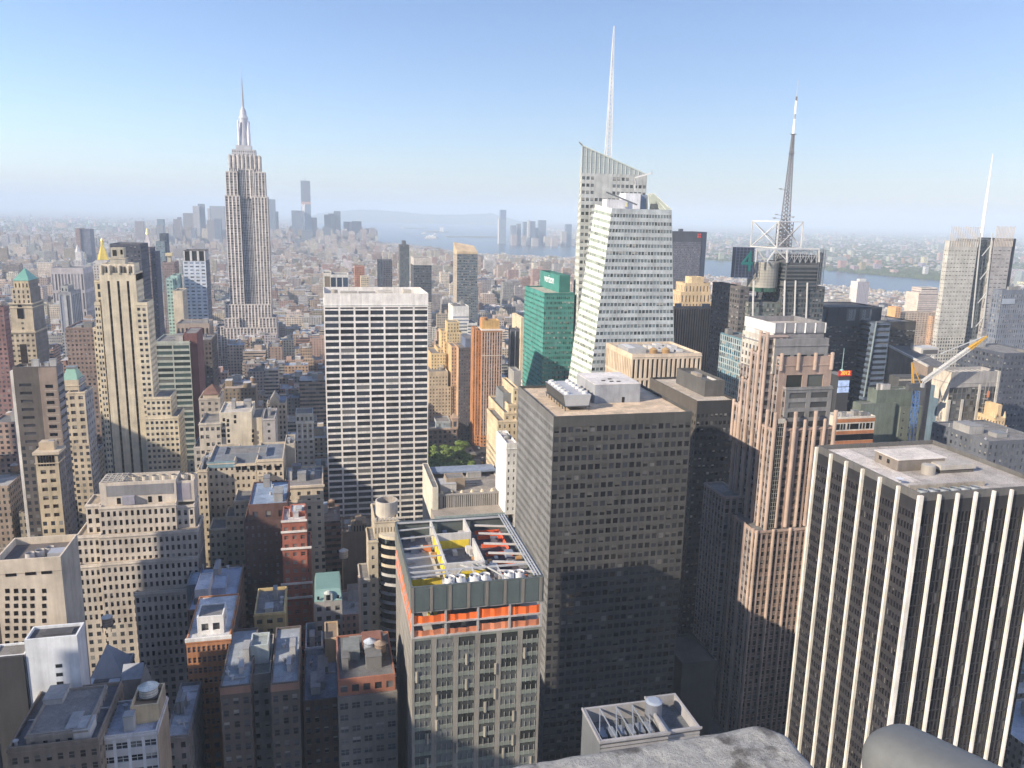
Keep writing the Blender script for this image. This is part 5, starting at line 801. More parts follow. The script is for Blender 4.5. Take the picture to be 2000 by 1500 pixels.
# blank white slab in shade
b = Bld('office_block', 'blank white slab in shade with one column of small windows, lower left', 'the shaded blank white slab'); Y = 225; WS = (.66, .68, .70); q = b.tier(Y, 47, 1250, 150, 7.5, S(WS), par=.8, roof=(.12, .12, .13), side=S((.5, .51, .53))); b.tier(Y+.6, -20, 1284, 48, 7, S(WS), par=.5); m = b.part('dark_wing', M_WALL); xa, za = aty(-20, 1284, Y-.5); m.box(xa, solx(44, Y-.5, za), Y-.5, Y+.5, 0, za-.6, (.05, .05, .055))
for k in range(7): x, zz = aty(115+k*1.2, 1300+k*17, Y); w2 = b.part('window', M_GLASS); w2.box(x-.85, x+.85, Y-.06, Y-.015, zz-.6, zz+.45, (.08, .09, .1))
for k in range(3): x, zz = aty(83+k*1.5, 1372+k*17, Y); w2 = b.part('window', M_GLASS); w2.box(x-.85, x+.85, Y-.06, Y-.015, zz-.6, zz+.45, (.08, .09, .1))
m = b.part('roof_well', M_WALL); m.box(q['x0']+4, q['x1']-2, Y+2.5, Y+6, q['zr'], q['zr']+.5, (.08, .08, .09)); 
# pyramid roofed block, and terrace building below
b = Bld('pyramid_roof_building', 'small block with a grey pointed pyramid roof between shaded slab and church spire', 'the grey pyramid roof'); Y = 275; q = b.tier(Y, 174, 1329, 242, 16, S((.30, .29, .29), 3, 3.8, .5, .5, g=(.04, .05, .06))); m = b.part('pyramid_roof', M_METAL); cx, cy = (q['x0']+q['x1'])/2-.5, Y+6; ap = aty(202, 1258, cy)[1]; bb = [(q['x0']+.4, Y+.3), (q['x1']-.4, Y+.3), (q['x1']-.4, Y+14), (q['x0']+.4, Y+14)]
for i in range(4): m.poly([(*bb[i], q['z']), (*bb[(i+1) % 4], q['z']), (cx, cy, ap)], (.42, .44, .48))
b.tier(Y-9, 160, 1372, 216, 9, S((.34, .34, .36), 3, 3.8, .6, .5, g=(.04, .05, .06)), roof=(.36, .4, .46), par=.5); t = b.tier(Y-10.5, 178, 1354, 204, 3, S((.5, .5, .5)), par=.3); m = b.part('white_canopy', M_METAL)
for u0, u1, v in ((165, 176, 1345), (206, 228, 1345)): x, z = aty(u0, v, Y-6); m.box(x, solx(u1, Y-6, z), Y-6, Y, z-.4, z, (.6, .62, .66))
b = Bld('church_spire', 'pale pointed stone spire beside the grey pyramid roof', 'the pale church spire', 'church'); Y = 262; x, z = aty(285, 1340, Y); q = b.box(x-1.6, x+1.6, Y, Y+3.2, 0, z, S((.45, .38, .33)), par=.2); m = b.part('spire', M_WALL); m.cyl((x, Y+1.6), 2.1, .08, z, aty(285, 1297, Y+1.6)[1], 8, (.52, .44, .38)); m = b.part('gable_hall', M_WALL); xa, za = aty(236, 1330, Y+3); m.box(xa, x-1.7, Y+3.4, Y+12, 0, za, (.33, .32, .31)); m.quads([[(xa, Y+3.2, za), (x-1.7, Y+3.2, za), (x-1.7, Y+7.7, za+3.4), (xa, Y+7.7, za+3.4)], [(x-1.7, Y+12.2, za), (xa, Y+12.2, za), (xa, Y+7.7, za+3.4), (x-1.7, Y+7.7, za+3.4)]], (.36, .38, .42))
# tan building with bulkhead and dome tank
b = Bld('loft_building', 'tan loft building with white front trim and a tall sunlit bulkhead, bottom left', 'the loft with the sunlit bulkhead'); Y = 205; q = b.tier(Y, 193, 1440, 306, 16, S((.52, .50, .48), 3.5, 3.9, .8, .5, top=1.4, d=.4, sash=1, g=(.04, .04, .045), pier=(.62, .62, .62)), side=S((.34, .27, .2)), roof=(.42, .44, .5), par=.7); t = b.tier(Y+5, 254, 1380, 309, 10, S((.60, .46, .28)), zb=q['zr'], par=1.2, roof=(.28, .19, .12), side=S((.3, .24, .18))); b.t = t; b.units(q, 2)
b, q = simple('loft_building', 'brown grey loft building with rows of small windows in the bottom left corner', 'the bottom corner loft', 200, 14, 1462, 192, 26, S((.23, .185, .145), 2.6, 3.8, .5, .5, top=2, d=.3, sash=1, g=(.05, .045, .04)), n=3, roof=(.14, .14, .15)); b.tier(201.5, 50, 1436, 170, 20, S((.26, .23, .2), 3, 3.8, .4, .5), par=.6)
b, q = simple('loft_building', 'shaded narrow block with pale blue roof beside the loft with sunlit bulkhead', 'the pale blue roofed block', 222, 322, 1440, 368, 28, S((.22, .20, .19), 3, 3.8, .4, .5, g=(.03, .03, .035)), roof=(.5, .52, .56), n=2)
# red block with white dormer, blue roofs
b = Bld('brick_building', 'orange brick block with white triple-window dormer and silver roof, left', 'the white-dormered brick block'); Y = 250; q = b.tier(Y, 363, 1249, 450, 30, S((.46, .20, .09), 1.5, 3.7, .62, .52, top=2, d=.3, sash=1, g=(.09, .08, .08), pier=(.46, .22, .11)), side=S((.13, .11, .1)), roof=(.60, .60, .60), par=.5, vb=1420); m = b.part('white_coping', M_WALL); m.box(q['x0']-.3, q['x1']+.3, Y-.3, Y+.4, q['z']-1.0, q['z']+.1, (.7, .68, .64)); b.tier(Y+3, 384, 1206, 436, 9, S((.72, .70, .66), 4, 9, .62, .5, top=1.2, d=.5, g=(.06, .06, .065), end=.6), zb=q['zr'], par=.4, roof=(.2, .2, .2))
b = Bld('brick_building', 'dark brick block with several pale blue flat roofs behind the white-dormered block', 'the blue-roofed block'); Y = 285; q = b.tier(Y, 366, 1192, 459, 36, S((.17, .12, .10), 2.8, 3.7, .5, .5, g=(.03, .03, .035)), roof=(.36, .42, .52), par=.6); t = b.tier(Y+6, 380, 1152, 407, 14, S((.55, .52, .5)), zb=q['zr'], par=.4, roof=(.6, .6, .62)); b.tier(Y+12, 412, 1150, 440, 12, S((.3, .33, .4)), zb=q['zr'], par=.3, roof=(.38, .44, .54)); b.units(q, 3); b.tier(Y+40, 364, 1143, 440, 16, S((.25, .27, .3)), roof=(.36, .44, .54))
# brick towers
b = Bld('brick_tower', 'broad dark brown brick apartment tower with slate blue roof edge', 'the dark brick tower'); Y = 335; DBk = (.125, .07, .06); dk_ = S(DBk, 2.35, 3.6, .42, .46, top=1, d=.25, sash=1, g=(.16, .15, .15), rp=1.4); q = b.tier(Y, 476, 1020, 556, 34, dk_, vb=1230, side=S((.1, .07, .06))); t = b.tier(Y+1.5, 485, 986, 561, 30, S(DBk, 5, 8, .4, .4, d=.3, g=(.05, .05, .06)), zb=q['zr'], par=.6, roof=(.26, .33, .44)); b.units(t, 2)
b = Bld('brick_tower', 'narrow red brick tower with white string courses', 'the white-banded red brick tower'); Y = 310; RB = (.34, .115, .075); q = b.tier(Y, 550, 1017, 598, 16, S(RB, 3.4, 3.6, .5, .46, top=2, d=.3, sash=1, g=(.2, .18, .16), rp=1.2), vb=1235, side=S((.17, .09, .07), 3, 3.6, .4, .45), roof=(.6, .56, .52)); b.tier(Y+.8, 551, 1073, 607, 17, S(RB, 3.4, 3.6, .5, .46, top=1, d=.3, g=(.2, .18, .16), rp=1.2), vb=1235, side=S((.17, .09, .07))); m = b.part('string_course', M_WALL)
for v, ur in ((1019, 598), (1040, 598), (1073, 607), (1142, 609), (1170, 609)): x, z = aty(550, v, Y-.4); m.box(x-.3, solx(ur, Y-.4, z)+.3, Y-.45, Y-.01, z-.45, z+.35, (.74, .68, .62))
t = b.tier(Y+6, 566, 1000, 596, 9, S(RB), zb=q['zr'], par=.4, roof=(.6, .58, .55)); b.units(q, 2)
b, q = simple('stone_building', 'cream stone block with cornice and a sunlit end pier beside the white grid slab', 'the corniced cream block', 375, 555, 950, 631, 30, S((.55, .46, .34), 4.6, 3.9, .34, .5, top=2.2, d=.35, g=(.06, .05, .045)), n=4, vb=1070, roof=(.24, .22, .21)); m = b.part('cornice', M_WALL)
for o_, dz in ((.7, 0), (.4, 7.6)): m = b.part('cornice', M_WALL); m.box(q['x0']-o_, q['x1']+o_, 375-o_, 375, q['z']-1-dz, q['z']+.1-dz, (.6, .5, .38))
# wide beige complex
b = Bld('office_block', 'very wide beige block of stepped wings with scattered windows, left of the white grid slab', 'the wide beige winged block'); bw = S((.50, .42, .31), 2.55, 3.85, .44, .46, top=1.6, d=.3, g=(.06, .055, .05), rp=1.6); Y = 385
for yy, uL, v, uR, D in ((Y, 405, 903, 458, 30), (Y, 458.3, 906, 500, 30), (Y, 500.5, 898, 553, 30), (Y-3, 503, 926, 522, 6), (Y-5, 385, 918, 404, 30)): q = b.tier(yy, uL, v, uR, D, bw, vb=1100, roof=(.2, .22, .25))
m = b.part('attic_strip', M_WALL); x, z = aty(405, 903, Y-.2); m.box(x, solx(458, Y-.2, z), Y-.2, Y-.01, z-3, z+.1, (.20, .30, .33)); m = b.part('attic_window', M_GLASS)
for u in (460, 472, 488, 502, 520, 537): x, z = aty(u, 908, Y-.2); m.box(x, x+2.2, Y-.15, Y-.01, z-2.6, z-.5, (.03, .03, .03))
b.tier(Y+8, 436, 888, 520, 14, S((.2, .22, .25)), zb=q['zr']-2); b.tier(Y-22, 440, 1010, 477, 14, S((.52, .44, .32), 2.4, 3.85, .46, .46, d=.3, g=(.06, .05, .045)), vb=1090); b.tier(Y-24, 408, 1034, 442, 14, S((.52, .44, .32), 2.4, 3.85, .46, .46, d=.3, g=(.06, .05, .045)), vb=1090); b.tier(Y-20, 457, 978, 500, 16, S((.54, .46, .34), 2.6, 3.85, .5, .46, d=.3, g=(.06, .05, .045)), vb=1090); b.units(q, 3)
b = Bld('office_block', 'plain cream block with a mostly blank sunlit wall, above the wide beige block', 'the blank-walled cream block'); Y = 445; cw = S((.60, .53, .41)); q = b.tier(Y, 428, 806, 491, 26, cw, vb=900, par=.8, roof=(.55, .5, .43)); t = b.tier(Y+1, 492, 816, 511, 22, cw, par=.6); b.tier(Y-1, 388, 827, 431, 26, S((.54, .48, .39), 3., 3.9, .6, .46, d=.3, g=(.05, .05, .055), keep=lambda i, j, nb, nf: (i+j*3) % 5 != 1), vb=905); b.tier(Y+6, 378, 873, 395, 20, S((.40, .38, .36), 3, 3.9, .4, .5, d=.3))
for u, v in ((437, 819), (445, 821), (437, 829), (445, 829), (433, 841), (438, 841), (446, 840), (433, 850), (438, 850), (446, 850), (459, 813), (459, 823), (494, 841), (494, 851), (494, 860), (447, 861)): x, z = aty(u, v, Y-.05); w2 = b.part('window', M_GLASS); w2.box(x-.6, x+.6, Y-.06, Y-.01, z-1.1, z+.7, (.05, .045, .045))
b.units(q, 2)
b, q = simple('office_block', 'grey rear block with sparse windows right of the blank-walled cream block', 'the sparse-windowed grey block', 430, 512, 818, 537, 24, S((.36, .33, .31), 6, 3.9, .2, .4, d=.3, g=(.06, .055, .05)), vb=890)
b, q = simple('office_block', 'slim blank tan block beside the sparse-windowed grey block', 'the slim blank tan block', 410, 556, 867, 575, 18, S((.42, .37, .29)), n=1)
b = Bld('gothic_tower', 'pale stone tower with steep pointed gable, left of the white grid slab', 'the gabled gothic tower'); Y = 610; gs_ = S((.56, .47, .37), 3., 4., .48, .56, top=1, d=.4, g=(.06, .05, .05), rp=1.3); q = b.tier(Y, 521, 788, 558, 22, gs_, vb=870, par=.4); m = b.part('gable', M_WALL); x0, x1, z = q['x0'], q['x1'], q['z']; xa, xb = solx(527, Y, z), solx(545, Y, z); zg, zs_ = aty(536.6, 769, Y)[1], aty(536, 783, Y)[1]; m.box(xa, xb, Y-.6, Y+14, z-1, zs_, (.56, .48, .38)); m.poly([(xa, Y-.6, zs_), (xb, Y-.6, zs_), ((xa+xb)/2, Y-.6, zg)], (.58, .5, .4)); m.quads([[(xb, Y-.6, zs_), (xb, Y+14, zs_), ((xa+xb)/2, Y+14, zg), ((xa+xb)/2, Y-.6, zg)], [(xa, Y+14, zs_), (xa, Y-.6, zs_), ((xa+xb)/2, Y-.6, zg), ((xa+xb)/2, Y+14, zg)]], (.3, .28, .26)); m.box(xb, x1, Y+3, Y+18, z-.5, zs_-.5, (.2, .24, .33))
b = Bld('stone_building', 'grey white shaded tower with columned upper storeys, just left of the white grid slab', 'the columned pale tower'); Y = 590; q = b.tier(Y, 578, 824, 612, 20, S((.40, .41, .42), 4.2, 3.9, .5, .5, top=1, d=.3, g=(.06, .07, .09)), vb=910, zb=0); t = b.tier(Y+1, 577, 808, 611, 18, S((.44, .46, .47), 3, 4.6, .5, .5, d=.4, g=(.05, .06, .07)), zb=q['zr']); m = b.part('column', M_WALL)
for k in range(4): x = q['x0']+.8+k*(q['x1']-q['x0']-1.6)/3; m.box(x-.5, x+.5, Y-.5, Y-.01, q['z']-13, q['z']-1.5, (.58, .6, .6))
m = b.part('cornice', M_WALL); m.box(q['x0']-.5, q['x1']+.5, Y-.7, Y, q['z']-1.4, q['z'], (.58, .6, .6)); m = b.part('cornice', M_WALL); m.box(q['x0']-.4, q['x1']+.4, Y-.6, Y, q['z']-14.2, q['z']-13, (.55, .57, .58))
b = Bld('stone_building', 'tan block with a red brown hip roof above the blank-walled cream block', 'the hip-roofed tan block'); Y = 520; q = b.tier(Y, 388, 778, 429, 24, S((.44, .38, .31), 3.6, 4, .4, .46, top=1.5, d=.3, g=(.06, .06, .06)), vb=830); t = b.tier(Y+3, 396, 771, 426, 18, S((.5, .4, .28), 2.6, 4, .5, .4), zb=q['zr'], par=.1); m = b.part('hip_roof', M_ROOF); x0, x1, z = t['x0']-.5, t['x1']+.5, t['z']; zt = z+5
m.quads([[(x0, Y+2.5, z), (x1, Y+2.5, z), (x1-5, Y+12, zt), (x0+5, Y+12, zt)], [(x1, Y+21.5, z), (x0, Y+21.5, z), (x0+5, Y+12, zt), (x1-5, Y+12, zt)]], (.19, .105, .08)); m.poly([(x1, Y+2.5, z), (x1, Y+21.5, z), (x1-5, Y+12, zt)], (.18, .1, .075)); m.poly([(x0, Y+21.5, z), (x0, Y+2.5, z), (x0+5, Y+12, zt)], (.18, .1, .075))
b, q = simple('office_tower', 'green grey glass block with pale horizontal bands right of the three-slot tower', 'the pale-banded glass block', 600, 302, 667, 370, 36, S((.40, .42, .37), 11, 4., .93, .62, top=2.2, d=.4, g=(.04, .06, .06), rp=.8), vb=900, side=S((.05, .05, .045), 3, 4, .6, .5)); b.tier(603, 359, 651, 384, 30, S((.16, .07, .07)), par=.3)
b, q = simple('office_tower', 'dark brown slab with one white corner strip behind the pale-banded glass block', 'the dark slab with a white strip', 680, 384, 664, 413, 36, S((.10, .08, .075), 3, 3.9, .5, .5, d=.3, g=(.03, .03, .035)), vb=760, n=1); m = b.part('white_strip', M_WALL); x = solx(391, 680, 100); m.box(x-.6, x+.6, 679.4, 680, 30, q['z']-2, (.5, .46, .42))
b, q = simple('stone_building', 'brown stone block with a row of tall openings under the white-gridded tower', 'the tall-opening stone block', 760, 344, 632, 408, 30, S((.36, .29, .24), 3.4, 11, .5, .72, top=2, d=.7, g=(.07, .06, .06)), vb=670, n=1, zb=0)
b, q = simple('apartment_tower', 'pale blue white gridded tower with dark slotted crown, left of the needle-mast skyscraper', 'the white-gridded tower', 900, 357, 509, 401.5, 32, S((.56, .60, .66), 5.2, 3.7, .6, .42, top=.6, d=.4, g=(.13, .17, .23), rp=.8), n=0, vb=640, side=S((.16, .17, .2), 3, 3.7, .5, .5)); t = b.tier(900, 358, 489, 400, 30, S((.12, .11, .11), 6.3, 12, .7, .9, top=.5, d=1, g=(.03, .03, .03), pier=(.62, .6, .58)), zb=q['z']-.5); 
b, q = simple('apartment_tower', 'plain cream slab in front of the white-gridded tower', 'the plain cream slab', 850, 337, 568, 356, 30, S((.62, .53, .40)), n=0, side=S((.45, .4, .33), 3, 3.6, .3, .5), vb=670)
b, q = simple('apartment_tower', 'pale teal tower with stepped top left of the plain cream slab', 'the pale teal tower', 880, 324, 544, 337, 26, S((.36, .52, .48), 3.2, 3.6, .6, .5, d=.3, g=(.14, .2, .2)), n=0, vb=670); b.tier(882, 333, 538, 346, 26, S((.38, .54, .5), 4, 10, .5, .7, d=.3, g=(.16, .22, .22)))
b, q = simple('office_tower', 'dark flat slab behind the crown of the three-slot stone tower', 'the dark flat slab', 780, 214, 476, 274, 34, S((.08, .085, .11), 3, 3.8, .5, .5, g=(.05, .06, .09)), n=0, vb=660)
b, q = simple('apartment_tower', 'slender brown apartment slab left of the white-gridded tower', 'the slender brown slab', 1050, 282, 484, 292.5, 34, S((.22, .165, .155), 3, 3.2, .9, .45, g=(.12, .11, .12)), n=0, side=S((.07, .075, .11), 3, 3.2, .5, .45), vb=680); b.tier(1054, 292, 492, 303, 30, S((.06, .065, .105), 3, 3.2, .5, .45), walls='NWS')
b, q = simple('office_tower', 'grey tower with a tan lantern roof beyond the slender brown slab', 'the lantern-topped grey tower', 1250, 316, 512, 340, 40, S((.26, .20, .19), 2.6, 3.6, .5, .5, g=(.12, .11, .12)), n=0, vb=620); t = b.tier(1258, 326, 500, 333, 12, S((.5, .45, .35)), zb=q['zr']); m = b.part('lantern_roof', M_WALL); m.box(t['x0']-2, t['x1']+2, 1256, 1272, t['z'], t['z']+4, (.6, .5, .3))
b, q = simple('glass_tower', 'teal grey double tower with dark step behind the lantern-topped grey tower', 'the teal double tower', 1700, 304, 471, 321, 40, S((.2, .25, .28), 3, 3.6, .8, .5, g=(.13, .18, .21)), n=0, vb=560); b.tier(1704, 311, 456, 324, 30, S((.07, .09, .13), 3, 3.6, .5, .5))
# gold pyramid
b = Bld('stone_tower', 'pale tower with glittering gold pyramid roof behind the three-slot tower', 'the gold pyramid tower'); Y = 1300; q = b.tier(Y, 182, 516, 214, 36, S((.5, .46, .42), 3.6, 3.8, .4, .5), vb=560); t = b.tier(Y+5, 186, 508, 209, 26, S((.5, .46, .42)), zb=q['zr']); m = b.part('gold_pyramid', M_GOLD); cx, cy = (t['x0']+t['x1'])/2, Y+18; z = t['z']; zt = aty(197, 478, cy)[1]; m.cyl((cx, cy), (t['x1']-t['x0'])*.52, 1.8, z, zt, 8, (.75, .52, .1), ph=math.pi/8); m.cyl((cx, cy), 2.3, 1.9, zt, aty(197, 470, cy)[1], 8, (.8, .62, .3)); m.cyl((cx, cy), 1.9, .1, aty(197, 470, cy)[1], aty(197, 465, cy)[1], 8, (.75, .52, .1))
b = Bld('clock_tower', 'white stone tower with steep roof and gold cupola beyond the slender brown slab', 'the gold-cupola white tower'); Y = 1900; q = b.tier(Y, 280, 486, 295, 24, S((.62, .55, .5), 4, 4, .4, .5, g=(.25, .22, .2)), vb=520); m = b.part('steep_roof', M_WALL); cx, cy = (q['x0']+q['x1'])/2, Y+10; m.cyl((cx, cy), (q['x1']-q['x0'])*.62, 3, q['z'], aty(287, 457, cy)[1], 4, (.55, .5, .5), ph=math.pi/4); m = b.part('cupola', M_GOLD); m.cyl((cx, cy), 3, .2, aty(287, 457, cy)[1], aty(287, 446, cy)[1], 8, (.75, .55, .15))
b, q = simple('stone_tower', 'grey stepped tower with pale ribs at left beyond the green pyramid tower', 'the pale-ribbed grey tower', 1000, 113, 570, 138, 40, S((.30, .30, .31), 7, 60, .55, .95, top=3, d=.5, g=(.16, .17, .2), pier=(.42, .42, .42)), n=1, vb=650); b.tier(1004, 118, 558, 132, 24, S((.36, .36, .34), 4, 6, .4, .5), zb=q['zr'])
b, q = simple('office_block', 'broad pale colonnaded block far left beyond the pale-ribbed grey tower', 'the pale colonnaded block', 1500, 98, 523, 162, 60, S((.46, .42, .42), 5, 30, .55, .85, top=8, d=.5, g=(.2, .19, .2)), n=2); 
b, q = simple('apartment_tower', 'brown brick apartment slab on the far left skyline', 'the brown skyline slab', 2900, 146.5, 446, 155, 60, S((.32, .22, .2), 4, 3.4, .4, .5), n=0); b.tier(2904, 154, 447, 175, 50, S((.15, .16, .21), 4, 3.4, .4, .5), par=1)
b, q = simple('church_tower', 'small white stepped tower far left below the brown skyline slab', 'the small white stepped tower', 2300, 144, 508, 160, 30, S((.55, .52, .5), 4, 3.8, .4, .5), n=0); b.tier(2304, 146.5, 492, 158, 20, S((.6, .57, .54)), zb=q['zr']); m = b.part('white_cone', M_WALL); x, z = aty(152, 492, 2312); m.cyl((x, 2312), 7, .5, z, aty(152, 478, 2312)[1], 8, (.62, .6, .58))
b, q = simple('brick_building', 'large brown grey apartment block left of the three-slot stone tower', 'the brown grey apartment block', 640, 127, 640, 183, 40, S((.26, .19, .16), 2.8, 3.5, .5, .46, d=.25, g=(.10, .09, .09)), vb=740); 
b, q = simple('brick_building', 'tall red brown slab at the extreme left edge beside the green pyramid tower', 'the red brown edge slab', 640, -40, 600, 6, 10, S((.26, .15, .14), 2.8, 3.5, .5, .46, d=.25, g=(.1, .09, .1)), vb=760)
# dark one with red emblem
b = Bld('office_tower', 'flat black tower with small red emblem near its top right, behind the white-spired skyscraper', 'the red-emblem black tower'); Y = 1250; q = b.tier(Y, 1312, 451.5, 1371, 14, S((.05, .055, .07), 2.4, 3.7, .6, .55, top=17, d=.2, g=(.06, .065, .09), span=(.12, .12, .145), pier=(.12, .12, .145)), side=S((.04, .045, .06)), vb=570, par=.5); b.tier(Y+1, 1370, 453, 1381, 44, S((.03, .04, .07)), walls='NWS'); m = b.part('red_emblem', M_RED); x, z = aty(1363, 455, Y-.5); w_ = solx(1370, Y-.5, z)-x
for k in range(2): m.box(x+k*w_*.55, x+k*w_*.55+w_*.4, Y-.6, Y-.05, z-8, z-5, (.7, .1, .05)); m.box(x+k*w_*.55, x+k*w_*.55+w_*.4, Y-.6, Y-.05, z-4, z-1, (.7, .1, .05))
m = b.part('roof_unit'); m.box(q['x0']+18, q['x0']+24, Y+8, Y+14, q['zr'], q['z']+4, (.06, .07, .1))
# curved corner block with drum
b = Bld('office_tower', 'cream tower with curved dark window bands and a big open concrete drum on top', 'the drum-topped cream tower'); Y = 300; CB = (.54, .46, .34); q = b.tier(Y, 731, 1018, 779, 20, S(CB, 1.2, 6, .35, .4, top=1, d=.3, g=(.3, .26, .2)), vb=1050, roof=(.5, .44, .34), par=1); x0, x1, z = q['x0'], q['x1'], q['z']
m = b.part('drum', M_WALL); xc, zt = aty(755, 976, Y+9); zb_ = q['zr']; r_ = 4.4
m.cyl((xc, Y+9), r_, r_, zb_, zt, 28, (.46, .42, .36), cap=False); an = [2*math.pi*i/28 for i in range(28)]; P_ = lambda r, a, h: (xc+r*math.cos(a), Y+9+r*math.sin(a), h)
m.quads([[P_(r_-.5, an[(i+1) % 28], zt), P_(r_-.5, an[i], zt), P_(r_, an[i], zt), P_(r_, an[(i+1) % 28], zt)][::-1] for i in range(28)], (.5, .46, .4)); m.quads([[P_(r_-.5, an[(i+1) % 28], zb_), P_(r_-.5, an[i], zb_), P_(r_-.5, an[i], zt), P_(r_-.5, an[(i+1) % 28], zt)] for i in range(28)], (.35, .31, .27)); m = b.part('drum_floor', M_ROOF, up=m); m.cyl((xc, Y+9), 3.8, 3.8, zt-4, zt-3.8, 20, (.3, .27, .22))
m = b.part('curved_band', M_WALL); gl = b.part('band_window', M_GLASS); xr = solx(741, Y-2, z); cxm = xr+11; ry, rx = 6, 11; Nn = 14
def arc(h0, h1, k, rr, M_, c):
    a = [math.pi+math.pi/2*i/Nn for i in range(Nn+1)]
    p = [(cxm+rx*rr*math.cos(t), Y-.5+ry*rr*math.sin(t)) for t in a]; M_.quads([[(*p[i], h0), (*p[i+1], h0), (*p[i+1], h1), (*p[i], h1)] for i in range(Nn)], c)
zz = aty(745, 1040, Y)[1]; k = 0; bandh = 3.9
m.poly([(cxm+rx*math.cos(math.pi+math.pi/2*i/Nn), Y-.5+ry*math.sin(math.pi+math.pi/2*i/Nn), zz) for i in range(Nn+1)]+[(cxm, Y+4, zz), (cxm-rx, Y+4, zz)], (.5, .44, .34))
for k in range(28): h = zz-k*bandh; arc(h-1.3, h, k, 1.0, m, CB if k < 4 else (.47, .46, .44)); arc(h-bandh, h-1.3, k, .975, gl, (.028, .035, .05))
b.tier(Y-3, 719, 1056, 738, 14, S(CB, 6, 3.9, .3, .4, d=.3, g=(.05, .05, .05)), par=.6, vb=1260); b.tier(Y-6, 703, 1130, 722, 14, S((.46, .43, .38), 2.8, 3.9, .4, .46, d=.3, g=(.05, .05, .055)), par=.6, vb=1260); m = b.part('white_edge', M_WALL); xa, za = aty(701, 1124, Y-6.2); m.box(xa-.4, xa+.5, Y-6.5, Y-6.02, 0, za, (.7, .55, .45))
m = b.part('crest', M_WALL)
for k in range(7): m.box(x0+.2+k*(x1-x0)/7, x0+.9+k*(x1-x0)/7, Y-.3, Y+.5, z, z+1.1, (.5, .46, .4))
# brown brick low block in front of the slab, green mansard, small lower blocks
b, q = simple('brick_building', 'brown brick block with an arched top storey below the white grid slab', 'the arched brown block', 440, 668, 1040, 736, 24, S((.25, .18, .13)), n=2, roof=(.2, .16, .13)); m = b.part('arched_attic', M_WALL); x, z = aty(686, 1018, 440); m.box(x, solx(716, 440, z), 440.2, 452, q['zr'], z-2, (.27, .21, .15)); m.box(x+2.5, solx(716, 440, z)-2.5, 440.2, 452, z-2, z, (.27, .21, .15)); m = b.part('arched_window', M_GLASS, up=m)
for k in range(6): m.box(x+1.4+k*1.6, x+2.2+k*1.6, 440.05, 440.2, z-6.5, z-3, (.12, .13, .15))
b = Bld('mansard_building', 'small green copper mansard house with round dormer, lower centre left', 'the green copper mansard'); Y = 275; q = b.tier(Y, 614, 1176, 668, 20, S((.34, .33, .31), 3, 4, .5, .5, g=(.04, .04, .05)), par=.1, vb=1290); m = b.part('mansard_roof', M_METAL); x0, x1, z = q['x0'], q['x1'], q['z']; zt = aty(640, 1147, Y+4)[1]; lo = [(x0, Y-.1), (x1, Y-.1), (x1, Y+20), (x0, Y+20)]; hi = [(x0+.5, Y+3), (x1-.5, Y+3), (x1-.5, Y+17), (x0+.5, Y+17)]
for i in range(4): j = (i+1) % 4; m.quads([[(*lo[i], z), (*lo[j], z), (*hi[j], zt), (*hi[i], zt)]], (.23, .36, .33))
m.quads([[(*p, zt) for p in hi]], (.2, .33, .28)); m = b.part('dormer', M_WALL); xm = (x0+x1)/2; m.box(xm-1.5, xm+1.5, Y-.2, Y+3, z, z+2.6, (.42, .44, .42)); m.cyl((xm, Y+1), 1.5, .6, z+2.6, z+3.5, 10, (.4, .43, .4)); m2 = b.part('dormer_window', M_GLASS, up=m); m2.box(xm-.7, xm+.7, Y-.28, Y-.2, z+.4, z+2.4, (.03, .04, .045)); m2.box(x0+1, x0+1.8, Y-.2, Y+.1, zt-2.6, zt-1.4, (.03, .04, .045)); m2.box(x1-1.8, x1-1, Y-.2, Y+.1, zt-2.6, zt-1.4, (.03, .04, .045))
b, q = simple('loft_building', 'low golden loft with wide openings beside the white-banded red brick tower', 'the low golden loft', 268, 496, 1200, 556, 20, S((.56, .42, .20), 3.4, 4, .55, .5, d=.3, g=(.05, .045, .04)), n=2, vb=1300)
b = Bld('loft_building', 'large shaded H-shaped loft with two grey wings and a raised centre, bottom', 'the H-shaped loft'); Y = 225; hs = S((.12, .098, .085), 3.0, 3.8, .52, .52, top=3.2, d=.3, sash=1, g=(.05, .055, .06)); q = b.tier(Y, 429, 1342, 489, 34, hs, roof=(.32, .35, .38), par=.7); q2 = b.tier(Y, 528, 1336, 584, 34, hs, roof=(.32, .35, .38), par=.7); q3 = b.tier(Y+9, 489, 1318, 528, 24, S((.3, .27, .24), 3.4, 3.8, .42, .46, top=4, g=(.04, .045, .05)), roof=(.18, .19, .18), par=.7); t = b.tier(Y+16, 488, 1262, 524, 8, S((.42, .46, .44)), zb=q3['zr'], par=1, roof=(.3, .33, .32))  # tints of these bottom lofts lowered to deepen their shade
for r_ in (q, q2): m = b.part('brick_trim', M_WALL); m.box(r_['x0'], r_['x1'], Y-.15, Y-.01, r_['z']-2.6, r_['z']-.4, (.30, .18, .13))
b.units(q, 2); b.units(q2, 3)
b, q = simple('loft_building', 'shaded brick loft with pale blue roof between the H-shaped loft and the red-banded loft', 'the blue-roofed shaded loft', 235, 592, 1370, 662, 36, S((.14, .1, .085), 2.8, 3.8, .45, .46, g=(.05, .055, .06)), roof=(.27, .31, .37), n=4)
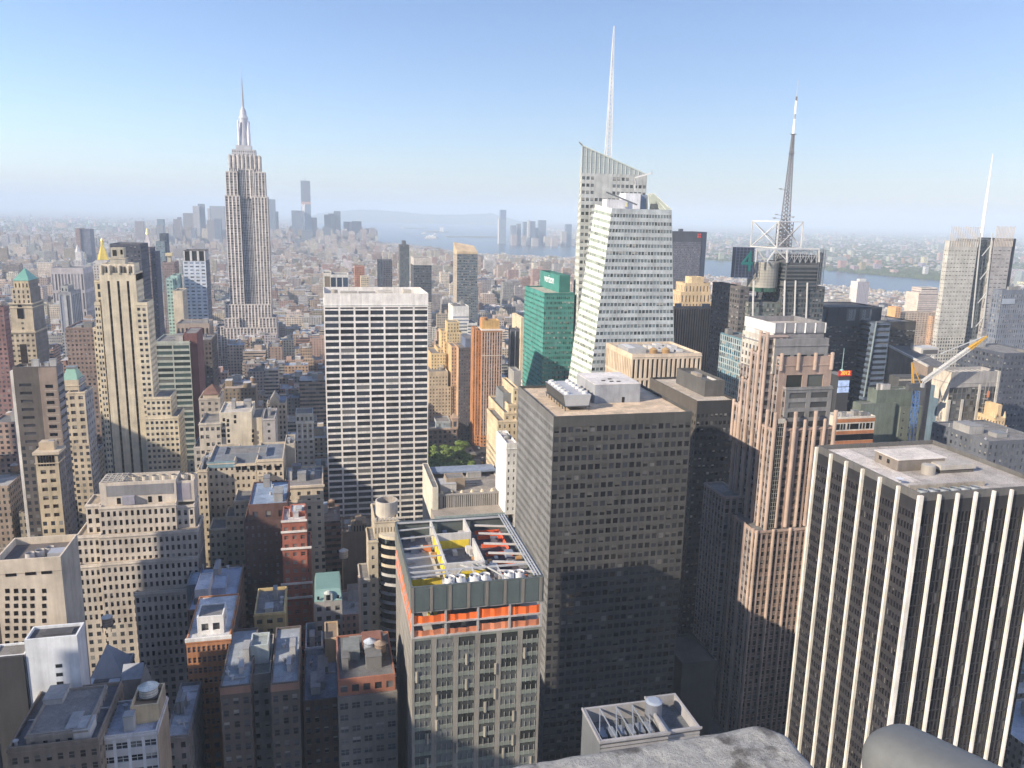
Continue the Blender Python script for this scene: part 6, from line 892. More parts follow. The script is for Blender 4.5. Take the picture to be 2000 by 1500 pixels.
b = Bld('loft_building', 'grey concrete loft with a red brick top storey, bottom centre', 'the red-topped loft'); Y = 220; q = b.tier(Y, 660, 1364, 776, 30, S((.19, .175, .155), 3.6, 3.9, .66, .5, top=1, d=.3, sash=1, g=(.05, .055, .06), rp=.7), vb=None, par=.2); t = b.tier(Y+1.2, 660, 1328, 772, 26, S((.33, .14, .09), 3.6, 5.6, .6, .5, top=1, d=.3, g=(.06, .06, .065)), zb=q['zr'], par=.5, roof=(.17, .17, .17)); b.units(t, 3); m = b.part('roof_house', M_WALL); m.box(t['x0']+8, t['x0']+14, Y+14, Y+22, t['zr'], t['zr']+4, (.25, .12, .09)); m.box(t['x0']+2, t['x0']+7, Y+12, Y+20, t['zr'], t['zr']+3.4, (.2, .22, .22))
b.t = t
b, q = simple('loft_building', 'small white shaded block with open pale-rimmed roof behind the blue-roofed shaded loft', 'the white-rimmed block', 264, 596, 1266, 630, 18, S((.55, .55, .55), 4, 4, .2, .3), n=1, roof=(.18, .2, .22), par=2.4)
b, q = simple('loft_building', 'small sunlit tan roof house behind the red-topped loft', 'the sunlit tan roof house', 258, 634, 1248, 661, 12, S((.52, .38, .23)), n=0, roof=(.3, .22, .15), par=.4)
# mechanical roof building at the bottom
b = Bld('office_block', 'grey slatted rooftop block with open trusses and a round tank, bottom right of centre', 'the slatted roof block'); Y = 130; sl_ = S((.31, .30, .30), 60, .8, 1., .4, top=.5, d=.15, g=(.30, .29, .28), rp=3.); q = b.tier(Y, 1173, 1448, 1306, 11, sl_, par=3.4, roof=(.14, .15, .16), side=S((.13, .14, .15))); t = b.tier(Y+1.4, 1306, 1428, 1368, 12, dict(sl_), par=2.4, roof=(.16, .17, .18)); m = b.part('roof_truss', M_METAL); x0, x1, z = q['x0'], q['x1'], q['z']
for k in range(5): xx = x0+(x1-x0)*k/4; m.beam((xx, Y+.5, z-.3), (xx, Y+10.5, z-.3), .22, (.3, .32, .34))
for k in range(4): xx, x2 = x0+(x1-x0)*k/4, x0+(x1-x0)*(k+1)/4; m.beam((xx, Y+.6, z-.4), (x2, Y+10.4, z-.4), .18, (.34, .36, .38))
m = b.part('round_tank', M_METAL); cx = t['x0']-.5; m.cyl((cx, Y+8), 1.75, 1.75, q['zr'], z+1.6, 20, (.18, .19, .22)); m.cyl((cx, Y+8), 1.75, 1.2, z+1.6, z+1.9, 20, (.34, .38, .44))
for k in range(6): f = b.part('roof_unit', M_METAL); xx = x0+1.4+k*2; f.box(xx, xx+1.3, Y+3, Y+6, q['zr'], z-1.4, (.25, .27, .3))
b, q = simple('office_block', 'dark low podium between the near black tower and the pink granite tower', 'the dark podium', 296, 1333, 1296, 1400, 24, S((.05, .05, .05)), n=0, roof=(.06, .06, .065))
# ------------------------------------------------------------------ far skyline by the bay
def sky_tower(name, label, ref, Y, uL, v, uR, D, c, cE=None, group=None, p=(6, 4, .5)): b = Bld(name, label, ref, 'building', group); q = b.tier(Y, uL, v, uR, D, S(c, par=p), side=S(cE or c, par=p), par=.3); b.q = q; return b
b = sky_tower('skyscraper', 'unfinished glass skyscraper with dark steel top, right of the needle-mast skyscraper', 'the unfinished far skyscraper', 5900, 588, 399, 607, 62, (.17, .23, .31), (.62, .6, .58)); q = b.q; z1, z2 = aty(597, 380, 5900)[1], aty(597, 353, 5900)[1]
x0, x1 = q['x0'], q['x1']; m = b.part('bright_facet', M_METAL); zq = q['z']; m.poly([(x0+1, 5899, zq), (x0+26, 5899, zq), (x0+18, 5898, 30)], (.80, .78, .76)); m = b.part('salmon_band', M_WALL); m.box(x0, x1, 5900, 5962, zq, zq+18, (.5, .33, .28)); m = b.part('steel_top', M_WALL); m.box(x0+1, x1-1, 5901, 5961, zq+18, z2, (.13, .15, .19)); m.box(x0-2, x1-20, 5899, 5961, z2-6, z2, (.16, .18, .22)); m = b.part('mast', M_METAL); m.cyl(((x0+x1)/2-2, 5930), 4, 2, z2, z2+24, 8, (.3, .32, .36)); m.cyl(((x0+x1)/2-2, 5930), 1.4, .8, z2+24, aty(596, 332, 5930)[1], 6, (.4, .4, .42))
FAR = [(263, 432, 279, 5200, (.36, .31, .31), (.5, .43, .38), 'tan twin-topped'), (306, 428, 319, 5400, (.20, .29, .35), None, 'teal round-topped'), (305, 440, 317, 5000, (.32, .31, .33), None, 'grey'), (338, 428, 352, 5300, (.30, .26, .28), (.55, .42, .36), 'tan narrow'), (346, 424, 352, 5500, (.2, .22, .28), None, 'small dark'), (357, 416, 377, 5600, (.36, .34, .36), None, 'pale broad'), (376, 402, 388, 5450, (.55, .53, .53), (.7, .68, .66), 'silver rippled'), (386, 398, 398, 5480, (.20, .24, .31), None, 'blue silver'), (405, 407, 409, 5700, (.6, .58, .58), None, 'thin white'), (409, 402, 438, 5800, (.40, .42, .46), None, 'pale wide'), (404, 430, 418, 5200, (.38, .35, .37), None, 'tan flat'), (418, 427, 431, 5150, (.19, .23, .31), None, 'dark blue flat'), (328, 438, 337, 5100, (.5, .5, .52), None, 'white-topped'), (362, 450, 372, 4900, (.42, .36, .33), (.6, .48, .4), 'stepped tan'), (372, 446, 382, 5000, (.24, .27, .33), None, 'blue narrow'), (352, 470, 362, 4600, (.5, .4, .34), None, 'tan low'), (295, 446, 304, 5050, (.42, .39, .39), None, 'grey narrow'),
    (523, 389, 537, 6000, (.20, .25, .33), None, 'dark topped blue'), (535, 413, 543, 6050, (.34, .37, .42), None, 'pale stepped'), (569, 411, 591, 5850, (.19, .24, .32), None, 'flat blue glass'), (607, 425, 619, 5950, (.20, .24, .31), None, 'curved blue'), (633, 419, 646, 6000, (.18, .22, .29), None, 'stepped blue'), (641, 417, 653, 6050, (.33, .36, .40), None, 'grey green'), (652, 412, 665, 6100, (.20, .26, .31), None, 'tall blue grey'), (671, 433, 685, 6100, (.20, .22, .29), None, 'sloping left half'), (682, 434, 687, 6090, (.5, .45, .45), None, 'pale central fin'), (687, 432, 706, 6110, (.20, .22, .29), None, 'sloping right half'), (722, 445, 732, 6000, (.40, .35, .36), None, 'pinkish tan'), (730, 460, 737, 6020, (.36, .33, .36), None, 'small tan stepped'), (700, 452, 716, 5900, (.32, .31, .36), None, 'low grey'), (630, 446, 648, 5500, (.18, .22, .28), (.6, .5, .42), 'broad shaded'), (590, 450, 610, 5000, (.22, .26, .31), (.62, .54, .36), 'cream sided'), (654, 484, 682, 4200, (.6, .48, .34), None, 'cream double'), (676, 481, 686, 4150, (.62, .55, .38), None, 'bright cream'), (660, 470, 668, 5000, (.24, .27, .33), (.6, .58, .55), 'white-edged'), (577, 468, 596, 4700, (.22, .25, .3), None, 'low blue'), (712, 489, 726, 4000, (.45, .34, .27), None, 'low brick')]
for u0, v, u1, Y, c, cE, nm in FAR:
    c = tuple(k*.62 for k in c); cE = cE and tuple(k*.8 for k in cE); b = sky_tower('distant_tower', f'{nm} tower of the hazy downtown skyline '+('left' if u0 < 440 else 'right')+' of the needle-mast skyscraper', None, Y, u0, v, u1, 45, c, cE, 'towers of the hazy downtown skyline')
b = sky_tower('skyscraper', 'tall lone blue glass tower on the far shore of the bay', 'the lone far-shore tower', 6678, 975, 428, 988.5, 50, (.20, .25, .31), (.52, .5, .48)); q = b.q; m = b.part('curved_crown', M_WALL); m.box(q['x0']+12, q['x1'], 6678, 6728, q['z'], aty(982, 410, 6678)[1], (.14, .19, .28)); m.box(q['x0'], q['x0']+14, 6678, 6728, q['z'], q['z']+24, (.34, .37, .4))
for u0, v, u1, Y, c, nm in ((998, 440, 1008, 6600, (.26, .31, .38), 'pale blue'), (1010, 437, 1018, 6650, (.3, .35, .42), 'hazy blue'), (1023, 433, 1031, 6500, (.20, .27, .36), 'blue flat'), (1033, 432, 1046, 6400, (.22, .28, .36), 'wide blue'), (1032, 430, 1036, 6390, (.62, .6, .58), 'white-edged'), (1044, 445, 1052, 6450, (.2, .27, .38), 'short blue'), (1053, 430, 1067, 6600, (.20, .26, .35), 'tall blue'), (1098, 452, 1107, 6300, (.55, .5, .45), 'pale tan'), (1106, 438, 1117, 6350, (.17, .24, .35), 'deep blue'), (1000, 458, 1010, 6350, (.5, .4, .36), 'low pinkish'), (1020, 460, 1028, 6350, (.52, .44, .38), 'low tan'), (1040, 465, 1052, 6250, (.55, .48, .42), 'low cream'), (1064, 462, 1074, 6280, (.6, .54, .46), 'bright low'), (1078, 464, 1090, 6240, (.56, .46, .4), 'low brick')):
    c = tuple(k*.65 for k in c); sky_tower('distant_tower', f'{nm} tower of the far-shore cluster between the lone far-shore tower and white-spired skyscraper', None, Y, u0, v, u1, 40, c, None, 'towers on the far shore')
# ------------------------------------------------------------------ writing on the buildings
def letters(body, parent, mtx, size, material, ext_=.12, sx=1.):
    c = bpy.data.curves.new('lettering', 'FONT'); c.body = body; c.size = size; c.extrude = ext_; c.align_x = 'CENTER'; c.align_y = 'CENTER'
    o = bpy.data.objects.new('tmp', c); COL.objects.link(o); me = bpy.data.meshes.new_from_object(o.evaluated_get(bpy.context.evaluated_depsgraph_get())); bpy.data.objects.remove(o)
    me.name = 'lettering'; me.transform(mtx @ Matrix.Diagonal((sx, 1, 1, 1))); me.materials.clear(); me.materials.append(material); o = bpy.data.objects.new('lettering', me); COL.objects.link(o); o.parent = parent; o.matrix_parent_inverse = Matrix.Translation(-Vector(parent.location)); return o
NORTH = lambda x, y, z: Matrix(((1, 0, 0, x), (0, 0, -1, y), (0, 1, 0, z), (0, 0, 0, 1)))
EAST = lambda x, y, z: Matrix(((0, 0, -1, x), (-1, 0, 0, y), (0, 1, 0, z), (0, 0, 0, 1)))
by = lambda ref: next(b for b in ALL if b.ref == ref)
b = by('the numeral sign'); xa, xb, Ys, z = b.sign; m = b.part('red_sign', M_RED); m.box(xa, xb, Ys-.6, Ys-.05, z-.3, z+3.8, (.5, .02, .02)); m = b.part('screen', M_SCREEN); m.box(xa+.5, xb-.8, Ys-.5, Ys-.05, z-12.5, z-8.6, (.5, .6, .8)); m.box(xa+.7, xb-1, Ys-.4, Ys-.05, z-8, z-3.5, (.1, .14, .25))
for b in ALL: b.done()
b = by('the numeral sign'); letters('2012', b.root, NORTH((xa+xb)/2, Ys-.75, z+2.0), 3.9, M_LED, .1)
b = by('the broadcast-mast tower'); xa, xb, za, zb2 = b.sign4; letters('4', b.root, NORTH((xa+xb)/2+.6, YT+3.7, (za+zb2)/2+.3), (zb2-za)*.95, M_TEALSIGN, .3, .95)
b = by('the teal glass tower'); x0, y2, z2 = b.signv; letters('verizon', b.root, EAST(x0-.2, y2+29, z2-5.2), 9.5, M_WHITEPAINT, .15)
# ------------------------------------------------------------------ ground, water, hills
def sheet(name, polys, z, material, kind='structure'):
    m = MB()
    for p in polys: m.poly([(x, y, z) for x, y in p], (.2, .2, .2))
    o = m.build(name, material); o['kind'] = kind; return o
M_GROUND = flat('mottled_land', (.16, .15, .125), .95, .012, .5, (.30, .26, .22)); M_ROAD = flat('asphalt', (.055, .056, .06), .9, .08, .2); M_PAVE = flat('pavement_concrete', (.19, .185, .175), .9, .2, .2)
def mk_water():
    m, n, p = mat('rippled_water'); pos = N(n, 'ShaderNodeNewGeometry').outputs['Position']; p.inputs['Base Color'].default_value = (.03, .055, .085, 1); p.inputs['Roughness'].default_value = .25
    bp = N(n, 'ShaderNodeBump'); bp.inputs['Strength'].default_value = .5; bp.inputs['Distance'].default_value = 1.; n.links.new(noise(n, .05, 8, pos, .7), bp.inputs['Height']); n.links.new(bp.outputs[0], p.inputs['Normal']); return m
M_WATER = mk_water(); W1 = [(2150, -3000), (2150, 1500), (1950, 2250), (1930, 2600), (1700, 2800), (1610, 3200), (1400, 4400), (1050, 4450), (940, 4850), (770, 5260), (650, 6020), (480, 6440), (330, 7100), (200, 7600), (-200, 8600), (-300, 12000), (200, 17000), (250, 19400), (4100, 18400), (3400, 12000), (2300, 8200), (1600, 7250), (2060, 6480), (2270, 4490), (2350, 4250), (2510, 3640), (2665, 3020), (2740, 2680), (3000, 1500), (3100, -3000)]
W2 = [(330, 7100), (-600, 7350), (-1300, 7150), (-1800, 7000), (-2100, 7500), (-1500, 8000), (-200, 8600), (200, 7600)]
BIG = 32000; sheet('ground', [[(-BIG, -3000), (BIG, -3000), (BIG, 2*BIG), (-BIG, 2*BIG)]], 0, M_GROUND); sheet('water', [W1[::-1], W2[::-1]], .6, M_WATER); sheet('road', [[(-2200, -300), (2100, -300), (1900, 2500), (600, 5500), (100, 7000), (-1200, 7000), (-2200, 5000)]], .05, M_ROAD)
m = MB()
for Yh, hmax, u0, u1, sd in ((21500, 1., 560, 1030, 3), (24500, 1.06, 640, 900, 9)):
    r = np.random.default_rng(sd); n_ = 70; us = np.linspace(u0, u1, n_); h = np.array([max(5, aty(u, 414.5+max(0, (u-860)*.035)-4.5*math.sin((u-640)*.021)*hmax, Yh)[1]) for u in us])+r.normal(0, 7, n_); h *= np.clip(np.minimum(us-u0, u1-us)/70, 0, 1)
    xs = [aty(u, 414, Yh)[0] for u in us]
    for i in range(n_-1):
        for dy0, dy1, f0, f1 in ((-2600, -1300, 0, .55), (-1300, 0, .55, 1), (0, 2500, 1, 0)): m.quads([[(xs[i], Yh+dy0, h[i]*f0), (xs[i+1], Yh+dy0, h[i+1]*f0), (xs[i+1], Yh+dy1, h[i+1]*f1), (xs[i], Yh+dy1, h[i]*f1)]], (.1, .12, .1))
o = m.build('hills', flat('wooded_hills', (.07, .09, .06), .95, .004, .3)); o['kind'] = 'structure'
M_ISLE = flat('island_green', (.13, .14, .1), .95, .02, .4, (.3, .26, .22))
def isle(u0, u1, v, dv): a, b_, c, d = atz(u0, v-dv), atz(u1, v-dv*.6), atz(u1, v+dv*.4), atz(u0+8, v+dv*.5); mm = MB(); mm.prism([d, c, b_, a], .2, 5, (.2, .2, .2)); o = mm.build('island', M_ISLE); o['kind'] = 'structure'; return o
isle(786, 836, 446.5, 1.2); isle(828, 876, 453.5, 2.2); isle(866, 962, 463, 1.4); isle(905, 975, 464, 1.0)
st = Bld('statue', 'tiny pale statue on its pedestal on the small far island in the bay', None, 'statue'); x, y = atz(785, 445.5); st.W.box(x-16, x+16, y-16, y+16, 4, 34, (.4, .38, .34)); mm = st.part('figure', M_METAL); mm.cyl((x, y), 8, 4, 34, 62, 8, (.28, .38, .33)); mm.cyl((x, y), 3, 2.4, 62, 68, 8, (.28, .38, .33)); mm.beam((x+3, y, 60), (x+7, y, 80), 2.4, (.28, .38, .33)); st.done()
st = Bld('white_hall', 'small bright white hall standing on the nearer island in the bay', None, 'building'); x, y = atz(863, 453); st.W.box(x-22, x+22, y-20, y+20, 5, 60, (.72, .68, .62)); st.Rf.box(x-22.5, x+22.5, y-20.5, y+20.5, 60, 61, (.5, .4, .35)); st.done()
def boat(u, v, L, lab):
    x, y = atz(u, v); t = thing('ferry', lab, 'boat', (x, y, 0)); h = MB(); w_ = L*.22; h.prism([(x-L/2, y-w_/2), (x+L*.36, y-w_/2), (x+L/2, y), (x+L*.36, y+w_/2), (x-L/2, y+w_/2)], .3, L*.10, (.5, .45, .42)); h.build('hull', M_WALL, t); c = MB(); c.box(x-L*.4, x+L*.3, y-w_*.4, y+w_*.4, L*.10, L*.22, (.78, .72, .64)); c.box(x-L*.2, x+L*.15, y-w_*.3, y+w_*.3, L*.22, L*.28, (.78, .76, .72)); c.build('cabin', M_WALL, t)
boat(843, 466.5, 130, 'pale ferry crossing the bay below the islands'); boat(828, 457, 60, 'small boat just above the pale ferry on the left'); boat(849, 458, 50, 'small boat just above the pale ferry on the right')
# ------------------------------------------------------------------ the rest of the city, block by block
AV = [-2250, -2010, -1780, -1540, -1300, -1060, -880, -740, -600, -460, -300, -135, 162, 440, 715, 990, 1265, 1540, 1800, 2080]; ST = 80.5; S0 = -41.
def inside(x, y, poly):
    c = False; j = len(poly)-1
    for i in range(len(poly)):
        (xi, yi), (xj, yj) = poly[i], poly[j]
        if (yi > y) != (yj > y) and x < (xj-xi)*(y-yi)/(yj-yi)+xi: c = not c
        j = i
    return c
HB = np.array([bx for b in ALL for bx in b.boxes]); rr = random.Random(11)
PAL = [((.30, .15, .11), 'red brick'), ((.36, .24, .17), 'brown brick'), ((.47, .38, .28), 'tan'), ((.56, .47, .36), 'cream'), ((.32, .31, .30), 'grey'), ((.62, .59, .54), 'white'), ((.16, .13, .12), 'dark brown'), ((.42, .27, .17), 'orange brick'), ((.14, .16, .2), 'dark blue')]
WT_NEAR = (.14, .18, .22, .16, .12, .05, .08, .03, .02); WT_FAR = (.12, .17, .23, .17, .15, .07, .05, .04, .0)
ROOFS = [(.52, .51, .50), (.38, .37, .36), (.16, .16, .165), (.42, .35, .28), (.62, .6, .57), (.24, .2, .18), (.36, .42, .5)]
def height(x, y):
    u = rr.random()
    if y < 460 and -140 < x < 175: return rr.uniform(18, 48)
    if y < 720 and -135 < x < 165: return rr.uniform(25, 62)
    if x < -135 and y < 1000: return rr.uniform(35, 95) if u < .85 else rr.uniform(95, 125)
    if y < 1000 and x > 640: return rr.uniform(14, 34) if u < .88 else rr.uniform(45, 85)
    if y < 900 and x > 165: return rr.uniform(25, 75)
    if y < 1500: return rr.uniform(26, 66) if u < .9 else rr.uniform(66, 95)
    if y < 3100: return rr.uniform(24, 70) if u < .75 else rr.uniform(60, 115)
    if y < 5000: return rr.uniform(12, 40) if u < .82 else rr.uniform(40, 85)
    if -1100 < x < 560 and y > 5200: return rr.uniform(18, 60) if u < .85 else rr.uniform(60, 120)
    return rr.uniform(12, 36)
F_ = []
VL = ([300, 400, 600, 900, 1250, 2000, 3000, 4500, 5200], [980, 905, 775, 695, 642, 548, 506, 472, 440])
def cap(x, y, z):
    u = proj([[x, y, z]])[0][0]
    if not -60 < u < 2060 or (y > 5200 and u < 735): return z
    v = np.interp(y, *VL)-(22 if (u < 200 or u > 760) and rr.random() < .3 else 0)-(rr.expovariate(1/13) if y > 1200 and not 420 < u < 560 else 0)
    if x > 1150 and y > 1100: z = min(z, rr.uniform(9, 20))
    if y > 1700 and u > 735: v = max(v, np.interp(u, (735, 860, 900, 1130, 1350, 1430, 1640, 1800), (474, 484, 495, 502, 538, 550, 560, 575))+rr.uniform(-2, 5))
    return max(9, min(z, aty(u, v, y)[1]*rr.uniform(.82, 1.)))
def lot(x0, x1, y0, y1, far):
    xm, ym = (x0+x1)/2, (y0+y1)/2
    if inside(xm, ym, W1) or inside(xm, ym, W2) or inside(x1+8, ym, W1) or inside(x0-8, ym, W2): return
    if 10 < xm < 158 and 590 < ym < 792: return                       # the park
    if xm > 152 and ym < 720 and abs((xm-300)-(ym-520)*-.42) < 22: return   # the diagonal avenue
    k = (HB[:, 0] < x1+.5) & (HB[:, 1] > x0-.5) & (HB[:, 2] < y1+.5) & (HB[:, 3] > y0-.5)
    if k.any(): return
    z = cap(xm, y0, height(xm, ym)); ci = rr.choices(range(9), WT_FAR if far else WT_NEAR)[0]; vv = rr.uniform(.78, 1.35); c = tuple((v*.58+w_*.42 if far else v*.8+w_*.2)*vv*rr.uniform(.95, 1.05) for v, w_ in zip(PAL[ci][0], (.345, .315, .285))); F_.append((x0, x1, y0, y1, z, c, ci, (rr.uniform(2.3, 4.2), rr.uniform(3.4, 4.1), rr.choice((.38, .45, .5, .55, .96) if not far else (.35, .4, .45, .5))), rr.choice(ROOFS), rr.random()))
for ai in range(len(AV)-1):
    for si in range(0, 88):
        jx = rr.uniform(-22, 22) if si > 16 else 0; mg = 15 if si < 17 else 8; xa, xb = AV[ai]+mg+jx, AV[ai+1]-mg+jx; ya, yb = S0+si*ST+9, S0+(si+1)*ST-9
        if yb < 95: continue
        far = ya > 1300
        for r0, r1 in ((ya, (ya+yb)/2-1.5), ((ya+yb)/2+1.5, yb)):
            x = xa
            while x < xb-6:
                wd = rr.uniform(14, 34) if not far else rr.uniform(15, 40); x2 = min(xb, x+wd)
                if xb-x2 < 9: x2 = xb
                lot(x, x2, r0+rr.uniform(0, .8), r1-rr.uniform(0, 5), far); x = x2+.15
for bx in ((-245, -195, -60, 150, 215), (-240, -195, 215, 268, 205), (-400, -330, 395, 480, 214)):   # tall blocks east of the view, known from their shade
    F_[:] = [f for f in F_ if f[0] > bx[1] or f[1] < bx[0] or f[2] > bx[3] or f[3] < bx[2]]; F_.append((*bx, (.4, .36, .3), 2, (3, 3.8, .5), ROOFS[1], .2))
m = MB()
for ai in range(len(AV)-1):
    for si in range(0, 24): m.box(AV[ai]+11, AV[ai+1]-11, S0+si*ST+5.5, S0+(si+1)*ST-5.5, .05, .2, (.2, .2, .2), skip='B')
o = m.build('pavement', M_PAVE); o['kind'] = 'structure'
# which of them the photograph shows, nearest first over a coarse mask
RES = .5; mask = np.zeros((750, 1000), bool)
def hull(pts):
    pts = sorted(set(map(tuple, pts)))
    def half(it):
        h = []
        for p in it:
            while len(h) > 1 and (h[-1][0]-h[-2][0])*(p[1]-h[-2][1])-(h[-1][1]-h[-2][1])*(p[0]-h[-2][0]) <= 0: h.pop()
            h.append(p)
        return h
    a, b_ = half(pts), half(pts[::-1]); return a[:-1]+b_[:-1]
def cover(bx):
    x0, x1, y0, y1, z0, z1 = bx[:6]; p = proj([(x, y, z) for x in (x0, x1) for y in (y0, y1) for z in (z0, z1)])
    if (p[:, 2] < 5).any(): return 0
    q = p[:, :2]*RES; a, c = np.floor(q.min(0)).astype(int), np.ceil(q.max(0)).astype(int); a = np.maximum(a, 0); c = np.minimum(c, (1000, 750))
    if (c <= a).any(): return 0
    X, Yy = np.meshgrid(np.arange(a[0], c[0])+.5, np.arange(a[1], c[1])+.5); ins = np.ones(X.shape, bool); h = hull(q)
    for i in range(len(h)): (ax, ay), (bx_, by_) = h[i-1], h[i]; ins &= (bx_-ax)*(Yy-ay)-(by_-ay)*(X-ax) >= 0
    sub = mask[a[1]:c[1], a[0]:c[0]]; new = ins & ~sub; sub |= ins; return int(new.sum())
items = [((bx[2]**2+bx[0]**2), 'h', bx) for b in ALL for bx in b.boxes]+[((f[2]**2+f[0]**2), i, (*f[:4], 0, f[4])) for i, f in enumerate(F_)]
items.sort(key=lambda t: t[0]); vis = {}
for _, k, bx in items:
    n_ = cover(bx)
    if k != 'h': vis[k] = n_
NB = 316-len(ALL); order = sorted(vis, key=lambda i: -vis[i]); chosen = [i for i in order[:NB] if vis[i] > 5]
refs = [(b.ref, proj([[(np.array(b.boxes)[:, 0].min()+np.array(b.boxes)[:, 1].max())/2, b.boxes[0][2], np.array(b.boxes)[:, 5].max()*.9]])[0]) for b in ALL if b.ref]; ORD = ['nearest', 'second nearest', 'third nearest', 'fourth nearest', 'fifth nearest', 'sixth nearest', 'seventh nearest', 'eighth nearest', 'ninth nearest', 'tenth nearest']+[f'{k} nearest' for k in ('eleventh', 'twelfth', 'thirteenth', 'fourteenth', 'fifteenth', 'sixteenth', 'seventeenth', 'eighteenth', 'nineteenth', 'twentieth')]
groups = {}
for i in chosen:
    f = F_[i]; p = proj([[(f[0]+f[1])/2, f[2], f[4]]])[0]; best = min(refs, key=lambda r: (r[1][0]-p[0])**2+1.3*(r[1][1]-p[1])**2+((r[1][2]-p[2])*.05)**2); dx, dy = p[0]-best[1][0], p[1]-best[1][1]
    way = ('right of' if dx > 0 else 'left of') if abs(dx) > abs(dy) else ('below' if dy > 0 else 'above'); sz = 'tall' if f[4] > 62 else 'mid-rise' if f[4] > 28 else 'low'
    groups.setdefault((sz, PAL[f[6]][1], way, best[0]), []).append((math.hypot(dx, dy), i))
lab = {}
for (sz, cn, way, rf), L_ in groups.items():
    for k, (_, i) in enumerate(sorted(L_)): lab[i] = f'{sz} {cn} block {way} {rf}' if len(L_) == 1 else f'{sz} {cn} block, {ORD[min(k, 19)]} {way} {rf}'
def filler(f, W, Rf, extra, near):
    x0, x1, y0, y1, z, c, ci, par, rf, s = f; r = random.Random(int(s*1e9)); ph = .9
    if z > 55 and s > .35:
        zs = z*r.uniform(.55, .85); a = r.uniform(2, 5); W.box(x0, x1, y0, y1, 0, zs, c, par, skip='TB'); Rf.quads([[(x0, y0, zs-.3), (x1, y0, zs-.3), (x1, y1, zs-.3), (x0, y1, zs-.3)]], rf); x0, x1, y0, y1 = x0+a*r.random(), x1-a*r.random(), y0+a, y1-a; zb = zs-.4
    else: zb = 0
    W.box(x0, x1, y0, y1, zb, z, c, par, skip='TB'); t = .4; cc = tuple(min(.8, k*1.15) for k in c)
    if near:
        i0, i1, j0, j1 = x0+t, x1-t, y0+t, y1-t; W.quads([[(x0, y0, z), (x1, y0, z), (i1, j0, z), (i0, j0, z)], [(x1, y0, z), (x1, y1, z), (i1, j1, z), (i1, j0, z)], [(x1, y1, z), (x0, y1, z), (i0, j1, z), (i1, j1, z)], [(x0, y1, z), (x0, y0, z), (i0, j0, z), (i0, j1, z)]], cc); W.quads([[(i1, j0, z-ph), (i0, j0, z-ph), (i0, j0, z), (i1, j0, z)], [(i1, j1, z-ph), (i1, j0, z-ph), (i1, j0, z), (i1, j1, z)], [(i0, j1, z-ph), (i1, j1, z-ph), (i1, j1, z), (i0, j1, z)], [(i0, j0, z-ph), (i0, j1, z-ph), (i0, j1, z), (i0, j0, z)]], c)
        Rf.quads([[(i0, j0, z-ph), (i1, j0, z-ph), (i1, j1, z-ph), (i0, j1, z-ph)]], rf)
    else: Rf.quads([[(x0, y0, z), (x1, y0, z), (x1, y1, z), (x0, y1, z)]], rf)
    X, Yy = x1-x0, y1-y0
    for k in range(r.choice((1, 2, 2, 3)) if y0 < 3500 else r.choice((0, 1))):
        wx, wy, h = r.uniform(.12, .34)*X, r.uniform(.15, .4)*Yy, r.uniform(2.5, 6); px, py = x0+.6+r.random()*(X-wx-1.2), y0+.6+r.random()*(Yy-wy-1.2); g = r.choice((c, cc, (.5, .48, .45), (.3, .29, .28))); mm = extra('bulkhead'); mm.box(px, px+wx, py, py+wy, z-ph, z+h, g, skip='TB'); mm.quads([[(px, py, z+h), (px+wx, py, z+h), (px+wx, py+wy, z+h), (px, py+wy, z+h)]], r.choice(ROOFS))
    if near and y0 < 1700:
        for k in range(r.randrange(2, 6)): px, py = x0+1+r.random()*(X-3), y0+1+r.random()*(Yy-3); q = r.uniform(.7, 2); mm = extra('roof_unit'); mm.box(px, px+q, py, py+q*.8, z-ph, z-ph+r.uniform(.8, 2.2), (r.uniform(.25, .65),)*3, skip='B')
TANKS = []
for i in chosen:
    f = F_[i]; x, y = (f[0]+f[1])/2, (f[2]+f[3])/2; r = thing('city_building', lab[i], 'building', (x, y, 0), 'buildings filling the city blocks'); W, Rf, ex = MB(), MB(), []
    def extra(nm): mm = MB(); ex.append((nm, mm)); return mm
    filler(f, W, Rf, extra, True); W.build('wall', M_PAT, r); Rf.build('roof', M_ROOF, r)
    for nm, mm in ex[:5]: mm.build(nm, M_WALL, r)
    if f[9] > .45 and f[3]-f[2] > 14 and f[2] < 1300: TANKS.append((f[1]-5, f[3]-5, f[4]-.9, lab[i], vis[i]))
mW, mR, mE = MB(), MB(), MB(); cs = set(chosen)
for i, f in enumerate(F_):
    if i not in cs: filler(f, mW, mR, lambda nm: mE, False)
# far shores: houses, sheds and blocks nobody could count
for k in range(15000):
    if k % 3: u, v = rr.uniform(900, 2080), rr.uniform(0, 1)**1.5; y = 2700+v*11500; x = solx(u, y, 0); lim = 2250
    else: u, v = rr.uniform(-80, 560), rr.uniform(0, 1)**1.3; y = 6900+v*9000; x = solx(u, y, 0); lim = -99999
    if inside(x, y, W1) or inside(x, y, W2) or inside(x-40, y, W1): continue
    if k % 3 and x < 2000: continue
    wx, wy = rr.uniform(10, 34), rr.uniform(10, 34)
    if rr.random() < .06: wx *= 3; wy *= 2
    z = rr.uniform(7, 16) if rr.random() < .93 else rr.uniform(22, 60); c = tuple(a*rr.uniform(.8, 1.2) for a in (PAL[rr.choice((1, 2, 4, 4, 6))][0] if rr.random() < .75 else PAL[rr.choice((3, 5, 5, 2))][0])); mW.box(x-wx/2, x+wx/2, y-wy/2, y+wy/2, 0, z, c, (4, 3.6, .35), skip='TB'); mR.quads([[(x-wx/2, y-wy/2, z), (x+wx/2, y-wy/2, z), (x+wx/2, y+wy/2, z), (x-wx/2, y+wy/2, z)]], rr.choice(ROOFS))
